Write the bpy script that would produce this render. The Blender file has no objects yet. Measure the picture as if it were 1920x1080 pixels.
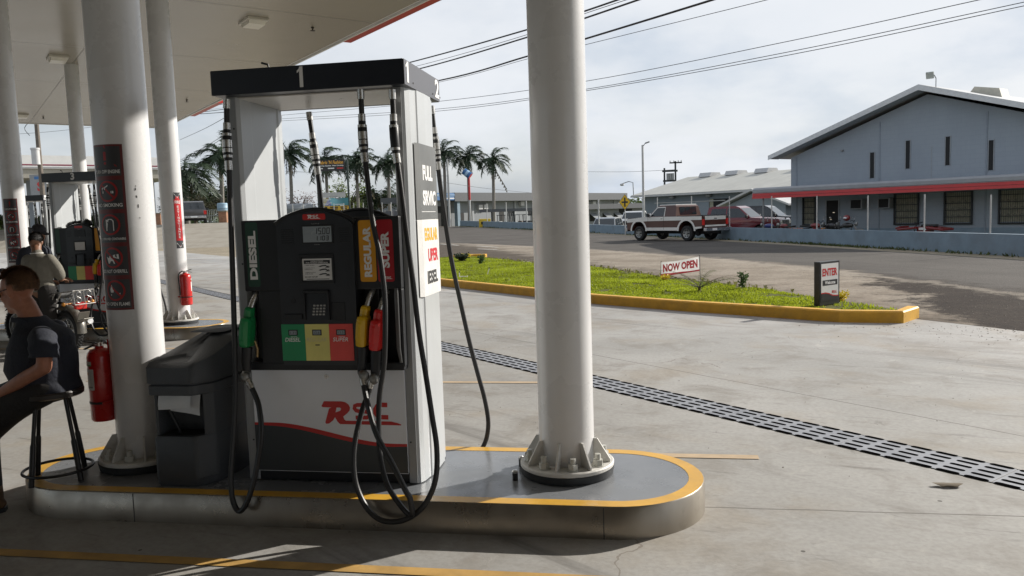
import bpy, bmesh, math, random
from mathutils import Vector, Matrix, Euler
from mathutils.geometry import tessellate_polygon
import numpy as np
R=math.radians
SC=bpy.context.scene; COL=SC.collection
# ------------------------------------------------------------------ camera
FPX=1485.0; PITCH=R(5.32); ROLL=R(-1.856); YAW=R(9.8); EYE=Vector((0,0,1.65))
_cp,_sp=math.cos(PITCH),math.sin(PITCH); _cr,_sr=math.cos(ROLL),math.sin(ROLL)
_f=Vector((0,_cp,-_sp)); _u0=Vector((0,_sp,_cp)); _r0=Vector((1,0,0))
_rz=Matrix.Rotation(YAW,3,'Z')
CR=_rz@(_cr*_r0+_sr*_u0); CU=_rz@(-_sr*_r0+_cr*_u0); CF=_rz@_f
cd=bpy.data.cameras.new('camera'); cam=bpy.data.objects.new('camera',cd); COL.objects.link(cam)
cam.matrix_world=Matrix((( CR.x,CU.x,-CF.x,EYE.x),(CR.y,CU.y,-CF.y,EYE.y),(CR.z,CU.z,-CF.z,EYE.z),(0,0,0,1)))
cd.sensor_width=36; cd.lens=FPX*36/1920; cd.clip_start=.05; cd.clip_end=3000
SC.camera=cam
# ------------------------------------------------------------------ sun, sky, exposure
SUN_AZ=R(39); SUN_EL=R(26)       # azimuth measured from +X towards +Y
SC.view_settings.view_transform='Standard'; SC.view_settings.look='None'
SC.view_settings.exposure=0.42; SC.view_settings.gamma=1
sl=bpy.data.lights.new('sun','SUN'); sl.energy=5.0; sl.angle=R(0.6); sl.color=(1,.945,.86)
so=bpy.data.objects.new('sun',sl); COL.objects.link(so)
_sd=Vector((math.cos(SUN_AZ)*math.cos(SUN_EL),math.sin(SUN_AZ)*math.cos(SUN_EL),math.sin(SUN_EL)))
so.rotation_euler=_sd.to_track_quat('Z','Y').to_euler(); so.location=(20,20,30)
W=bpy.data.worlds.new('World'); SC.world=W; W.use_nodes=True
nt=W.node_tree; N=nt.nodes; Lk=nt.links; N.clear()
sky=N.new('ShaderNodeTexSky'); sky.sky_type='NISHITA'; sky.sun_disc=False
sky.sun_elevation=SUN_EL; sky.sun_rotation=R(90)-SUN_AZ; sky.dust_density=2.0; sky.air_density=1.0; sky.ozone_density=1.2
tc=N.new('ShaderNodeTexCoord'); sep=N.new('ShaderNodeSeparateXYZ'); Lk.new(tc.outputs['Generated'],sep.inputs[0])
def wm(op,a,b=None,c=None):
    n=N.new('ShaderNodeMath'); n.operation=op
    for i,v in enumerate((a,b,c)):
        if v is None: continue
        if isinstance(v,(int,float)): n.inputs[i].default_value=v
        else: Lk.new(v,n.inputs[i])
    return n.outputs[0]
zz=wm('ADD',wm('MAXIMUM',sep.outputs[2],0.0),0.34)
cx=wm('DIVIDE',sep.outputs[0],zz); cy=wm('DIVIDE',sep.outputs[1],zz)
cmb=N.new('ShaderNodeCombineXYZ'); Lk.new(cx,cmb.inputs[0]); Lk.new(cy,cmb.inputs[1])
def wnoise(scale,det,rough,off):
    m=N.new('ShaderNodeMapping'); m.inputs['Location'].default_value=off; Lk.new(cmb.outputs[0],m.inputs[0])
    n=N.new('ShaderNodeTexNoise'); n.inputs['Scale'].default_value=scale; n.inputs['Detail'].default_value=det; n.inputs['Roughness'].default_value=rough
    Lk.new(m.outputs[0],n.inputs['Vector']); return n.outputs[0]
def wramp(v,a,b):
    n=N.new('ShaderNodeMapRange'); n.interpolation_type='SMOOTHSTEP'; Lk.new(v,n.inputs[0]); n.inputs[1].default_value=a; n.inputs[2].default_value=b; return n.outputs[0]
c1=wramp(wnoise(1.25,8,.52,(3.1,1.7,0)),.38,.70)
c2=wnoise(1.7,7,.55,(7.3,2.2,1.0))
# thin veil everywhere, thicker towards the sun's side of the sky
veil=wm('MULTIPLY_ADD',wramp(sep.outputs[0],-.7,.55),.42,.50)
mask=wm('MINIMUM',wm('ADD',veil,wm('MULTIPLY',c1,.34)),.97)
cr=N.new('ShaderNodeMixRGB'); cr.inputs[1].default_value=(5.8,6.55,7.6,1); cr.inputs[2].default_value=(8.2,8.5,8.95,1)
Lk.new(wramp(c2,.34,.62),cr.inputs[0])
mx=N.new('ShaderNodeMixRGB'); Lk.new(mask,mx.inputs[0]); Lk.new(sky.outputs[0],mx.inputs[1]); Lk.new(cr.outputs[0],mx.inputs[2])
bg=N.new('ShaderNodeBackground'); bg.inputs[1].default_value=0.078; Lk.new(mx.outputs[0],bg.inputs[0])
wo=N.new('ShaderNodeOutputWorld'); Lk.new(bg.outputs[0],wo.inputs[0])
# ------------------------------------------------------------------ measuring helpers
def ray(px,py): return CF+CR*((px-960)/FPX)-CU*((py-540)/FPX)
def gnd(px,py,z=0.0):
    d=ray(px,py); return EYE+d*((z-EYE.z)/d.z)
def at(px,py,dep): return EYE+ray(px,py)*dep
def atY(px,py,Y):
    d=ray(px,py); return EYE+d*(Y/d.y)
# ------------------------------------------------------------------ materials
MATS={}
def pm(name,col,rough=.5,metal=0.0,var=.10,scale=6.0,bump=0.0,bscale=80.0,spec=.5,coat=0.0,trans=0.0,stretch=None,dirt=0.0,emit=None,sub=0.0):
    if name in MATS: return MATS[name]
    m=bpy.data.materials.new(name); m.use_nodes=True; t=m.node_tree; n=t.nodes; l=t.links
    b=n['Principled BSDF']; b.inputs['Roughness'].default_value=rough; b.inputs['Metallic'].default_value=metal
    b.inputs['Specular IOR Level'].default_value=spec; b.inputs['Coat Weight'].default_value=coat
    tcn=n.new('ShaderNodeTexCoord'); mp=n.new('ShaderNodeMapping'); l.new(tcn.outputs['Object'],mp.inputs[0])
    if stretch: mp.inputs['Scale'].default_value=stretch
    no=n.new('ShaderNodeTexNoise'); no.inputs['Scale'].default_value=scale; no.inputs['Detail'].default_value=6; no.inputs['Roughness'].default_value=.6; l.new(mp.outputs[0],no.inputs['Vector'])
    rp=n.new('ShaderNodeMapRange'); rp.inputs[1].default_value=.3; rp.inputs[2].default_value=.7; l.new(no.outputs[0],rp.inputs[0])
    mi=n.new('ShaderNodeMixRGB'); l.new(rp.outputs[0],mi.inputs[0])
    mi.inputs[1].default_value=tuple(c*(1-var) for c in col)+(1,); mi.inputs[2].default_value=tuple(min(1,c*(1+var)) for c in col)+(1,)
    out=mi.outputs[0]
    if dirt>0:
        n2=n.new('ShaderNodeTexNoise'); n2.inputs['Scale'].default_value=scale*.35; n2.inputs['Detail'].default_value=10; n2.inputs['Roughness'].default_value=.7; l.new(tcn.outputs['Object'],n2.inputs['Vector'])
        r2=n.new('ShaderNodeMapRange'); r2.inputs[1].default_value=.5; r2.inputs[2].default_value=.75; r2.inputs[4].default_value=dirt; l.new(n2.outputs[0],r2.inputs[0])
        m2=n.new('ShaderNodeMixRGB'); l.new(r2.outputs[0],m2.inputs[0]); l.new(out,m2.inputs[1]); m2.inputs[2].default_value=(.12,.10,.08,1); out=m2.outputs[0]
    l.new(out,b.inputs['Base Color'])
    rr=n.new('ShaderNodeMapRange'); rr.inputs[3].default_value=max(.02,rough-.08); rr.inputs[4].default_value=min(1,rough+.08); l.new(no.outputs[0],rr.inputs[0]); l.new(rr.outputs[0],b.inputs['Roughness'])
    if bump>0:
        nb=n.new('ShaderNodeTexNoise'); nb.inputs['Scale'].default_value=bscale; nb.inputs['Detail'].default_value=4; l.new(mp.outputs[0],nb.inputs['Vector'])
        bp=n.new('ShaderNodeBump'); bp.inputs['Strength'].default_value=bump; bp.inputs['Distance'].default_value=.01; l.new(nb.outputs[0],bp.inputs['Height']); l.new(bp.outputs[0],b.inputs['Normal'])
    if trans>0: b.inputs['Transmission Weight'].default_value=trans
    if emit: b.inputs['Emission Color'].default_value=emit+(1,); b.inputs['Emission Strength'].default_value=1
    MATS[name]=m; return m
def leafm(name,col,var=.35,tr=.35,scale=3.0):
    if name in MATS: return MATS[name]
    m=pm(name,col,.55,0,var,scale,spec=.3); t=m.node_tree; n=t.nodes; l=t.links; b=n['Principled BSDF']
    o=n['Material Output']; ts=n.new('ShaderNodeBsdfTranslucent'); ms=n.new('ShaderNodeMixShader'); ms.inputs[0].default_value=tr
    src=b.inputs['Base Color'].links[0].from_socket
    hs=n.new('ShaderNodeHueSaturation'); hs.inputs['Value'].default_value=1.25; l.new(src,hs.inputs['Color']); l.new(hs.outputs[0],ts.inputs[0])
    l.new(b.outputs[0],ms.inputs[1]); l.new(ts.outputs[0],ms.inputs[2]); l.new(ms.outputs[0],o.inputs[0]); return m
# ------------------------------------------------------------------ mesh builder
_tc={}
def glyphs(s,bold):
    k=(s,bold)
    if k in _tc: return _tc[k]
    c=bpy.data.curves.new('t','FONT'); c.body=s; c.size=1; c.resolution_u=3; c.offset=bold
    o=bpy.data.objects.new('t',c); COL.objects.link(o); dg=bpy.context.evaluated_depsgraph_get(); dg.update()
    me=bpy.data.meshes.new_from_object(o.evaluated_get(dg))
    v=[tuple(p.co) for p in me.vertices]; f=[tuple(p.vertices) for p in me.polygons]
    bpy.data.objects.remove(o); bpy.data.curves.remove(c); bpy.data.meshes.remove(me)
    xs=[p[0] for p in v]; ys=[p[1] for p in v]
    x0,x1,y0,y1=min(xs),max(xs),min(ys),max(ys)
    v=[((p[0]-x0)/(x1-x0),(p[1]-y0)/(y1-y0)) for p in v]
    _tc[k]=(v,f,(x1-x0)/(y1-y0)); return _tc[k]
class M:
    def __init__(s): s.v=[]; s.f=[]; s.s=[]
    def add(s,vs,fs,smooth=False,mx=None):
        o=len(s.v)
        if mx is not None: vs=[mx@Vector(v) for v in vs]
        s.v+= [tuple(v) for v in vs]; s.f+=[tuple(i+o for i in f) for f in fs]; s.s+=[smooth]*len(fs); return s
    def box(s,c,d,rot=None,bev=0.0,mx=None):
        bm=bmesh.new(); bmesh.ops.create_cube(bm,size=1)
        for v in bm.verts: v.co=Vector((v.co.x*d[0],v.co.y*d[1],v.co.z*d[2]))
        if bev>0: bmesh.ops.bevel(bm,geom=bm.edges[:]+bm.verts[:],offset=min(bev,min(d)*.45),segments=2,profile=.6,affect='EDGES')
        T=Matrix.Translation(Vector(c))
        if rot is not None: T=T@Euler(rot).to_matrix().to_4x4()
        if mx is not None: T=mx@T
        bm.verts.index_update(); s.add([T@v.co for v in bm.verts],[[v.index for v in f.verts] for f in bm.faces],False); bm.free(); return s
    def bb(s,x0,x1,y0,y1,z0,z1,bev=0.0,mx=None): return s.box(((x0+x1)/2,(y0+y1)/2,(z0+z1)/2),(abs(x1-x0),abs(y1-y0),abs(z1-z0)),None,bev,mx)
    def tube(s,pts,r,n=10,caps=True,smooth=True,flat=None,mx=None):
        P=[Vector(p) for p in pts]; k=len(P); rs=r if isinstance(r,(list,tuple)) else [r]*k
        T=[]
        for i in range(k):
            a=P[max(0,i-1)]; b=P[min(k-1,i+1)]; t=(b-a); T.append(t.normalized() if t.length>1e-9 else Vector((0,0,1)))
        up=Vector((0,0,1)) if abs(T[0].z)<.9 else Vector((0,1,0))
        U=T[0].cross(up).normalized(); vs=[]; fs=[]
        for i in range(k):
            U=(U-T[i]*U.dot(T[i])); U=U.normalized() if U.length>1e-6 else T[i].orthogonal().normalized(); V=T[i].cross(U)
            for j in range(n):
                a=2*math.pi*j/n; vs.append(P[i]+U*(math.cos(a)*rs[i])+V*(math.sin(a)*rs[i]*(flat or 1)))
        for i in range(k-1):
            for j in range(n): fs.append((i*n+j,i*n+(j+1)%n,(i+1)*n+(j+1)%n,(i+1)*n+j))
        s.add(vs,fs,smooth,mx)
        if caps: s.add(vs[:n],[tuple(range(n))[::-1]],False,mx); s.add(vs[-n:],[tuple(range(n))],False,mx)
        return s
    def cyl(s,a,b,r0,r1=None,n=16,caps=True,smooth=True,mx=None): return s.tube([a,b],[r0,r0 if r1 is None else r1],n,caps,smooth,None,mx)
    def lathe(s,prof,o=(0,0,0),n=24,mx=None,smooth=True):
        vs=[];fs=[];k=len(prof)
        for r,z in prof:
            for j in range(n):
                a=2*math.pi*j/n; vs.append((o[0]+r*math.cos(a),o[1]+r*math.sin(a),o[2]+z))
        for i in range(k-1):
            for j in range(n): fs.append((i*n+j,i*n+(j+1)%n,(i+1)*n+(j+1)%n,(i+1)*n+j))
        s.add(vs,fs,smooth,mx); s.add(vs[:n],[tuple(range(n))[::-1]],False,mx); s.add(vs[-n:],[tuple(range(n))],False,mx); return s
    def ell(s,c,r,nu=16,nv=10,mx=None,jit=0,rnd=None):
        vs=[];fs=[]
        for i in range(nv+1):
            t=math.pi*i/nv
            for j in range(nu):
                p=2*math.pi*j/nu; q=1+(rnd.uniform(-jit,jit) if rnd and jit else 0)
                vs.append((c[0]+r[0]*q*math.sin(t)*math.cos(p),c[1]+r[1]*q*math.sin(t)*math.sin(p),c[2]+r[2]*q*math.cos(t)))
        for i in range(nv):
            for j in range(nu): fs.append((i*nu+j,(i+1)*nu+j,(i+1)*nu+(j+1)%nu,i*nu+(j+1)%nu))
        return s.add(vs,fs,True,mx)
    def prism(s,poly,d0,d1,axis='y',mx=None,smooth=False):
        f={'y':lambda a,b,d:(a,d,b),'x':lambda a,b,d:(d,a,b),'z':lambda a,b,d:(a,b,d)}[axis]; n=len(poly)
        vs=[f(a,b,d0) for a,b in poly]+[f(a,b,d1) for a,b in poly]
        s.add(vs,[(i,(i+1)%n,n+(i+1)%n,n+i) for i in range(n)],smooth,mx)
        tri=[tuple(t) for t in tessellate_polygon([[Vector((a,b,0)) for a,b in poly]])]
        s.add(vs,tri+[tuple(i+n for i in t)[::-1] for t in tri],False,mx); return s
    def flat(s,loops,fn):
        pts=[p for l in loops for p in l]
        tri=tessellate_polygon([[Vector((a,b,0)) for a,b in l] for l in loops])
        return s.add([fn(a,b) for a,b in pts],[tuple(t) for t in tri])
    def quad(s,*p): return s.add(p,[tuple(range(len(p)))])
    def text(s,t,fn,x,y,h,w=None,bold=.012,align='l',wid=1.0,ital=0.0,rot=False):
        """letters of cap height h; fn maps sheet coordinates to space"""
        v,f,asp=glyphs(t,bold); w=w or h*asp*wid
        x0=x-(w if align=='r' else w/2 if align=='c' else 0)
        if rot: pts=[fn(x-p[1]*h,y+p[0]*w) for p in v]
        else: pts=[fn(x0+p[0]*w+ital*p[1]*h,y+p[1]*h) for p in v]
        return s.add(pts,f)
    def ribbon(s,pts,w,fn,closed=False):
        n=len(pts); L=[];Rr=[]
        for i in range(n):
            a=pts[(i-1)%n] if closed or i>0 else pts[i]; b=pts[(i+1)%n] if closed or i<n-1 else pts[i]
            dx,dy=b[0]-a[0],b[1]-a[1]; q=math.hypot(dx,dy) or 1; nx,ny=-dy/q*w/2,dx/q*w/2
            L.append((pts[i][0]+nx,pts[i][1]+ny)); Rr.append((pts[i][0]-nx,pts[i][1]-ny))
        vs=[fn(*p) for p in L+Rr]
        return s.add(vs,[(i,(i+1)%n,n+(i+1)%n,n+i) for i in range(n if closed else n-1)])
    def build(s,name,mat,parent=None,ang=35,loc=None,norm=True,label=None):
        me=bpy.data.meshes.new(name); me.from_pydata(s.v,[],s.f); 
        if len(s.f): me.polygons.foreach_set('use_smooth',s.s)
        if norm and len(s.f)<60000:
            bm=bmesh.new(); bm.from_mesh(me); bmesh.ops.remove_doubles(bm,verts=bm.verts,dist=1e-5); bmesh.ops.recalc_face_normals(bm,faces=bm.faces); bm.to_mesh(me); bm.free()
        if any(s.s): me.set_sharp_from_angle(angle=R(ang))
        me.materials.append(mat); me.update()
        o=bpy.data.objects.new(name,me); COL.objects.link(o)
        if parent is not None: o.parent=parent
        if loc is not None: o.location=loc
        if label: o['label']=label
        return o
def tag(o,label,cat,group=None,kind=None):
    if label: o['label']=label
    if cat: o['category']=cat
    if group: o['group']=group
    if kind: o['kind']=kind
    return o
def struct(o): o['kind']='structure'; return o
def thing(name,label,cat,loc=(0,0,0),rz=0.0,group=None):
    o=bpy.data.objects.new(name,None); COL.objects.link(o); o.location=loc; o.rotation_euler=(0,0,rz); o.empty_display_size=.2
    return tag(o,label,cat,group)
def dup(root,loc,rz=None,label=None,skip=()):
    r=root.copy(); COL.objects.link(r); r.location=loc
    if rz is not None: r.rotation_euler=(0,0,rz)
    if label: r['label']=label
    for ch in list(root.children):
        if ch.name.split('.')[0] in skip: continue
        c=ch.copy(); COL.objects.link(c); c.parent=r
        for g in list(ch.children):
            d=g.copy(); COL.objects.link(d); d.parent=c
    return r
def smoothpath(pts,sub=5):
    P=[Vector(p) for p in pts]; out=[]
    for i in range(len(P)-1):
        p0=P[max(0,i-1)];p1=P[i];p2=P[i+1];p3=P[min(len(P)-1,i+2)]
        for k in range(sub):
            t=k/sub; out.append(.5*((2*p1)+(p2-p0)*t+(2*p0-5*p1+4*p2-p3)*t*t+(3*p1-p0-3*p2+p3)*t**3))
    return out+[P[-1]]
# ================================================================== GROUND
class NT:
    def __init__(s,name,rough=.8):
        s.m=bpy.data.materials.new(name); s.m.use_nodes=True; s.t=s.m.node_tree; s.n=s.t.nodes; s.l=s.t.links; s.b=s.n['Principled BSDF']
        s.b.inputs['Roughness'].default_value=rough; s.b.inputs['Specular IOR Level'].default_value=.5 if rough<.7 else .28 if rough<.8 else .08; s.tc=s.n.new('ShaderNodeTexCoord').outputs['Object']
    def set(s,sock,v):
        if hasattr(v,'is_linked') or hasattr(v,'links'): s.l.new(v,sock)
        else: sock.default_value=v
    def math(s,op,a,b=None,c=None):
        n=s.n.new('ShaderNodeMath'); n.operation=op
        for i,v in enumerate((a,b,c)):
            if v is not None: s.set(n.inputs[i],v)
        return n.outputs[0]
    def noise(s,scale,det=5,rough=.6,rot=0,st=(1,1,1),loc=(0,0,0),dist=0):
        mp=s.n.new('ShaderNodeMapping'); mp.inputs['Rotation'].default_value=(0,0,rot); mp.inputs['Location'].default_value=loc
        m2=s.n.new('ShaderNodeMapping'); m2.inputs['Scale'].default_value=st
        s.l.new(s.tc,mp.inputs[0]); s.l.new(mp.outputs[0],m2.inputs[0])
        n=s.n.new('ShaderNodeTexNoise'); n.inputs['Scale'].default_value=scale; n.inputs['Detail'].default_value=det; n.inputs['Roughness'].default_value=rough; n.inputs['Distortion'].default_value=dist
        s.l.new(m2.outputs[0],n.inputs['Vector']); return n.outputs[0]
    def ramp(s,v,a,b,lo=0.0,hi=1.0):
        n=s.n.new('ShaderNodeMapRange'); n.interpolation_type='SMOOTHSTEP'; s.l.new(v,n.inputs[0])
        for i,x in zip((1,2,3,4),(a,b,lo,hi)): n.inputs[i].default_value=x
        return n.outputs[0]
    def mix(s,f,a,b):
        n=s.n.new('ShaderNodeMixRGB'); s.set(n.inputs[0],f)
        for i,v in ((1,a),(2,b)):
            if isinstance(v,tuple): n.inputs[i].default_value=v+(1,)
            else: s.l.new(v,n.inputs[i])
        return n.outputs[0]
    def xyz(s):
        n=s.n.new('ShaderNodeSeparateXYZ'); s.l.new(s.tc,n.inputs[0]); return n.outputs
    def vor(s,scale,feat='F1',loc=(0,0,0)):
        mp=s.n.new('ShaderNodeMapping'); mp.inputs['Location'].default_value=loc; s.l.new(s.tc,mp.inputs[0])
        n=s.n.new('ShaderNodeTexVoronoi'); n.inputs['Scale'].default_value=scale; n.feature=feat; s.l.new(mp.outputs[0],n.inputs['Vector']); return n
    def bump(s,h,st=.4,d=.01):
        n=s.n.new('ShaderNodeBump'); n.inputs['Strength'].default_value=st; n.inputs['Distance'].default_value=d; s.l.new(h,n.inputs['Height']); s.l.new(n.outputs[0],s.b.inputs['Normal'])
    def col(s,c): s.l.new(c,s.b.inputs['Base Color']); return s.m
def concrete_mat():
    m=NT('concrete_forecourt',.72)
    big=m.noise(.22,7,.6); mid=m.noise(1.6,7,.65,dist=.6); fine=m.noise(30,4,.6)
    c=m.mix(m.ramp(big,.35,.65),(.31,.305,.292),(.415,.408,.395))
    c=m.mix(m.ramp(mid,.46,.72,0,.75),c,(.225,.205,.18))
    warm=m.noise(.8,5,.6,loc=(9,4,0)); c=m.mix(m.ramp(warm,.50,.70,0,.55),c,(.315,.27,.21)); c=m.mix(m.ramp(m.noise(.45,8,.7,loc=(14,3,0),dist=1.2),.53,.66,0,.5),c,(.25,.23,.205))
    c=m.mix(m.ramp(fine,.35,.7,0,.28),c,(.20,.19,.175))
    bl=m.noise(5.5,7,.72,dist=.8,loc=(3,7,0)); c=m.mix(m.ramp(bl,.55,.72,0,.55),c,(.44,.425,.40)); c=m.mix(m.ramp(m.noise(3.7,8,.75,loc=(8,2,0),dist=.5),.58,.74,0,.6),c,(.165,.155,.14))
    # tyre and brush marks running along the forecourt, and short scuffs
    st=m.noise(1.0,6,.62,rot=R(38),st=(.22,3.6,1),dist=.3); msk=m.ramp(m.noise(.16,3,.5,loc=(2,5,0)),.42,.6)
    c=m.mix(m.math('MULTIPLY',m.ramp(st,.50,.70,0,.8),msk),c,(.135,.128,.12))
    sc=m.noise(2.6,5,.7,rot=R(14),st=(.5,4,1),loc=(5,1,0)); c=m.mix(m.ramp(sc,.58,.72,0,.6),c,(.14,.13,.12))
    x,y,z=m.xyz(); wob=m.math('MULTIPLY_ADD',m.noise(3,3,.5),.02,-.01)
    dg=m.math('ADD',m.math('ADD',x,y),wob); pd=m.math('ADD',m.math('SUBTRACT',x,y),wob)
    def line(v,c0,period,w):
        q=m.math('PINGPONG',m.math('SUBTRACT',v,c0),period/2) if period else m.math('ABSOLUTE',m.math('SUBTRACT',v,c0))
        return m.math('LESS_THAN',q,w)
    j=m.math('MAXIMUM',line(dg,8.45,0,.010),line(dg,14.2,0,.008))
    xl=m.math('MULTIPLY',line(m.math('ADD',y,wob),4.37,0,.006),m.math('GREATER_THAN',x,.28)); j=m.math('MAXIMUM',j,xl)
    c=m.mix(m.math('MULTIPLY',j,.75),c,(.10,.09,.08))
    # hairline cracks and small black spots
    cr=m.vor(.55,'DISTANCE_TO_EDGE'); 
    dn=m.n.new('ShaderNodeVectorMath'); dn.operation='ADD'
    nn=m.n.new('ShaderNodeTexNoise'); nn.inputs['Scale'].default_value=2.2; nn.inputs['Detail'].default_value=5; m.l.new(m.tc,nn.inputs['Vector']); m.l.new(m.tc,dn.inputs[0]); 
    sc_=m.n.new('ShaderNodeVectorMath'); sc_.operation='SCALE'; sc_.inputs['Scale'].default_value=.55; m.l.new(nn.outputs['Color'],sc_.inputs[0]); m.l.new(sc_.outputs[0],dn.inputs[1]); m.l.new(dn.outputs[0],cr.inputs['Vector'])
    ck=m.math('MULTIPLY',m.math('LESS_THAN',cr.outputs['Distance'],.0035),m.ramp(m.noise(.5,2,.5,loc=(1,8,0)),.54,.6)); c=m.mix(m.math('MULTIPLY',ck,.5),c,(.14,.11,.09))
    sp=m.vor(7.0); rnd=m.math('GREATER_THAN',m.n.new('ShaderNodeSeparateColor').outputs[0],0)
    s2=m.n.new('ShaderNodeSeparateColor'); m.l.new(sp.outputs['Color'],s2.inputs[0])
    spot=m.math('MULTIPLY',m.math('LESS_THAN',sp.outputs['Distance'],m.math('MULTIPLY',s2.outputs[1],.10)),m.math('GREATER_THAN',s2.outputs[0],.90)); c=m.mix(m.math('MULTIPLY',spot,.8),c,(.06,.055,.05))
    m.bump(m.math('ADD',m.math('MULTIPLY',fine,.35),m.math('MULTIPLY',mid,.6)),.25,.012)
    return m.col(c)
def asphalt_mat():
    m=NT('asphalt',.85); f=m.noise(38,5,.7); b=m.noise(.35,5,.6); st=m.noise(.8,4,.6,rot=R(-21.5),st=(3.2,.12,1))
    c=m.mix(m.ramp(b,.35,.65),(.062,.058,.055),(.084,.078,.073)); c=m.mix(m.ramp(st,.45,.7,0,.5),c,(.055,.052,.05)); c=m.mix(m.ramp(f,.35,.7,0,.35),c,(.16,.15,.135)); m.bump(f,.5); return m.col(c)
def gravel_mat(name,a,b,dark,sc=16,patch=None):
    m=NT(name,.9); v=m.vor(sc); f=m.noise(sc*1.3,5,.7); big=m.noise(.5,6,.62); sc2=m.n.new('ShaderNodeSeparateColor'); m.l.new(v.outputs['Color'],sc2.inputs[0])
    c=m.mix(m.ramp(big,.38,.64),a,b); c=m.mix(m.math('MULTIPLY',sc2.outputs[0],.45),c,dark); c=m.mix(m.ramp(f,.55,.8,0,.5),c,dark)
    if patch: c=m.mix(m.ramp(m.noise(.9,8,.72,rot=R(-30),st=(1.6,.5,1),loc=(4,2,0)),.5,.62,0,.8),c,patch)
    m.bump(m.math('ADD',v.outputs['Distance'],f),.9,.02); return m.col(c)
def soil_mat():
    m=NT('grass_soil',.95); f=m.noise(14,6,.7); c=m.mix(m.ramp(f,.35,.65),(.075,.060,.035),(.12,.15,.03)); m.bump(f,.8,.03); return m.col(c)
def dirt_mat():
    m=NT('yard_dirt',.95); f=m.noise(.6,8,.7); g=m.noise(9,4,.6); c=m.mix(m.ramp(f,.35,.65),(.27,.24,.19),(.12,.16,.06)); c=m.mix(m.ramp(g,.4,.7,0,.3),c,(.16,.13,.10)); return m.col(c)
def roadside_mat():
    m=NT('roadside',.9); x,y,z=m.xyz(); f=m.noise(38,5,.7); f2=m.noise(16,5,.75); v=m.vor(15); sv=m.n.new('ShaderNodeSeparateColor'); m.l.new(v.outputs['Color'],sv.inputs[0]); big=m.noise(.6,7,.65); frac=m.noise(1.1,9,.72,loc=(4,2,0)); 
    b=m.noise(.35,5,.6); st=m.noise(.8,4,.6,rot=R(-21.5),st=(3.2,.12,1))
    a=m.mix(m.ramp(b,.35,.65),(.074,.067,.061),(.098,.089,.081)); a=m.mix(m.ramp(st,.45,.7,0,.45),a,(.062,.057,.053)); a=m.mix(m.ramp(f,.35,.7,0,.4),a,(.125,.118,.108))
    p=m.mix(m.ramp(big,.36,.64),(.31,.27,.22),(.22,.185,.145)); p=m.mix(m.math('MULTIPLY',sv.outputs[0],.4),p,(.13,.11,.09)); p=m.mix(m.ramp(f2,.5,.75,0,.65),p,(.125,.105,.085)); p=m.mix(m.ramp(frac,.56,.66,0,.5),p,(.15,.125,.10))
    d=m.mix(m.ramp(big,.36,.64),(.030,.022,.018),(.044,.034,.027)); d=m.mix(m.math('MULTIPLY',sv.outputs[0],.55),d,(.014,.011,.010)); d=m.mix(m.ramp(f2,.58,.78,0,.45),d,(.11,.09,.072))
    n1=m.math('MULTIPLY_ADD',frac,4.4,-2.2)
    q=m.math('ADD',m.math('SUBTRACT',m.math('SUBTRACT',x,4.15),m.math('MULTIPLY',m.math('SUBTRACT',y,13.0),.10)),n1); dk=m.ramp(q,-.25,.45)
    far=m.math('ADD',m.math('MULTIPLY',m.math('ADD',x,m.math('MULTIPLY',m.math('SUBTRACT',y,25.0),.45)),-1.0),n1); dk2=m.math('MULTIPLY',m.ramp(far,.8,2.6),.72); g=m.mix(m.math('MAXIMUM',dk,dk2),p,d)
    y7=m.math('SUBTRACT',y,7.0); xe=m.math('SUBTRACT',m.math('SUBTRACT',8.1,m.math('MULTIPLY',y7,.2424)),m.math('MULTIPLY',m.math('MULTIPLY',y7,m.math('SUBTRACT',y,20.2)),.00932))
    gd=m.math('ADD',m.math('SUBTRACT',x,xe),m.math('MULTIPLY_ADD',m.noise(1.6,8,.7,loc=(1,1,0)),2.2,-1.1)); rim=m.ramp(m.math('ABSOLUTE',m.math('ADD',gd,.35)),.05,.45,.55,0)
    c=m.mix(m.ramp(gd,-.35,.5),m.mix(rim,g,(.30,.265,.22)),a)
    m.bump(m.math('ADD',m.math('MULTIPLY',v.outputs['Distance'],.5),f2),.7,.015); return m.col(c)
RSD=roadside_mat()
CONC=concrete_mat(); ASPH=asphalt_mat()
GRAV=gravel_mat('pale_gravel',(.30,.265,.22),(.24,.205,.165),(.13,.11,.09),13)
DGRAV=gravel_mat('dark_gravel',(.043,.037,.032),(.056,.048,.041),(.022,.019,.017),11,(.12,.10,.085))
LGRAV=gravel_mat('grey_gravel',(.13,.12,.105),(.10,.09,.08),(.05,.045,.042),12,(.21,.185,.155))
VERGE=gravel_mat('sandy_verge',(.32,.275,.21),(.25,.215,.16),(.14,.125,.085),9)
def sheet(name,pts,mat,z):
    m=M(); m.flat([[(p[0],p[1]) for p in pts]],lambda a,b:(a,b,z)); o=struct(m.build(name,mat,norm=False)); 
    return o
def up(o):
    me=o.data
    for p in me.polygons:
        if p.normal.z<0: p.flip()
def jag(P,amp,step=.5,seed=1,fixed=0):
    r=random.Random(seed); out=[]; n=len(P)
    for i in range(n):
        a=Vector(P[i]);b=Vector(P[(i+1)%n]); L=(b-a).length; k=max(1,min(60,int(L/step))); nn=Vector((-(b-a).y,(b-a).x)).normalized(); w=0
        for j in range(k):
            w=w*.6+r.gauss(0,amp); q=a.lerp(b,j/k)+nn*(w if j and i>=fixed else 0); out.append((q.x,q.y))
    return out
WALL=[(17.5,4.5),(13.6,15.2),(10.41,24.64),(6.5,35.9),(-2.45,58.45),(-14,86.5),(-29.4,124)]
far=M(); far.flat([[(-1500,-1500),(1500,-1500),(1500,1500),(-1500,1500)]],lambda a,b:(a,b,-.62)); up(struct(far.build('ground',dirt_mat(),norm=False)))
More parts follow.
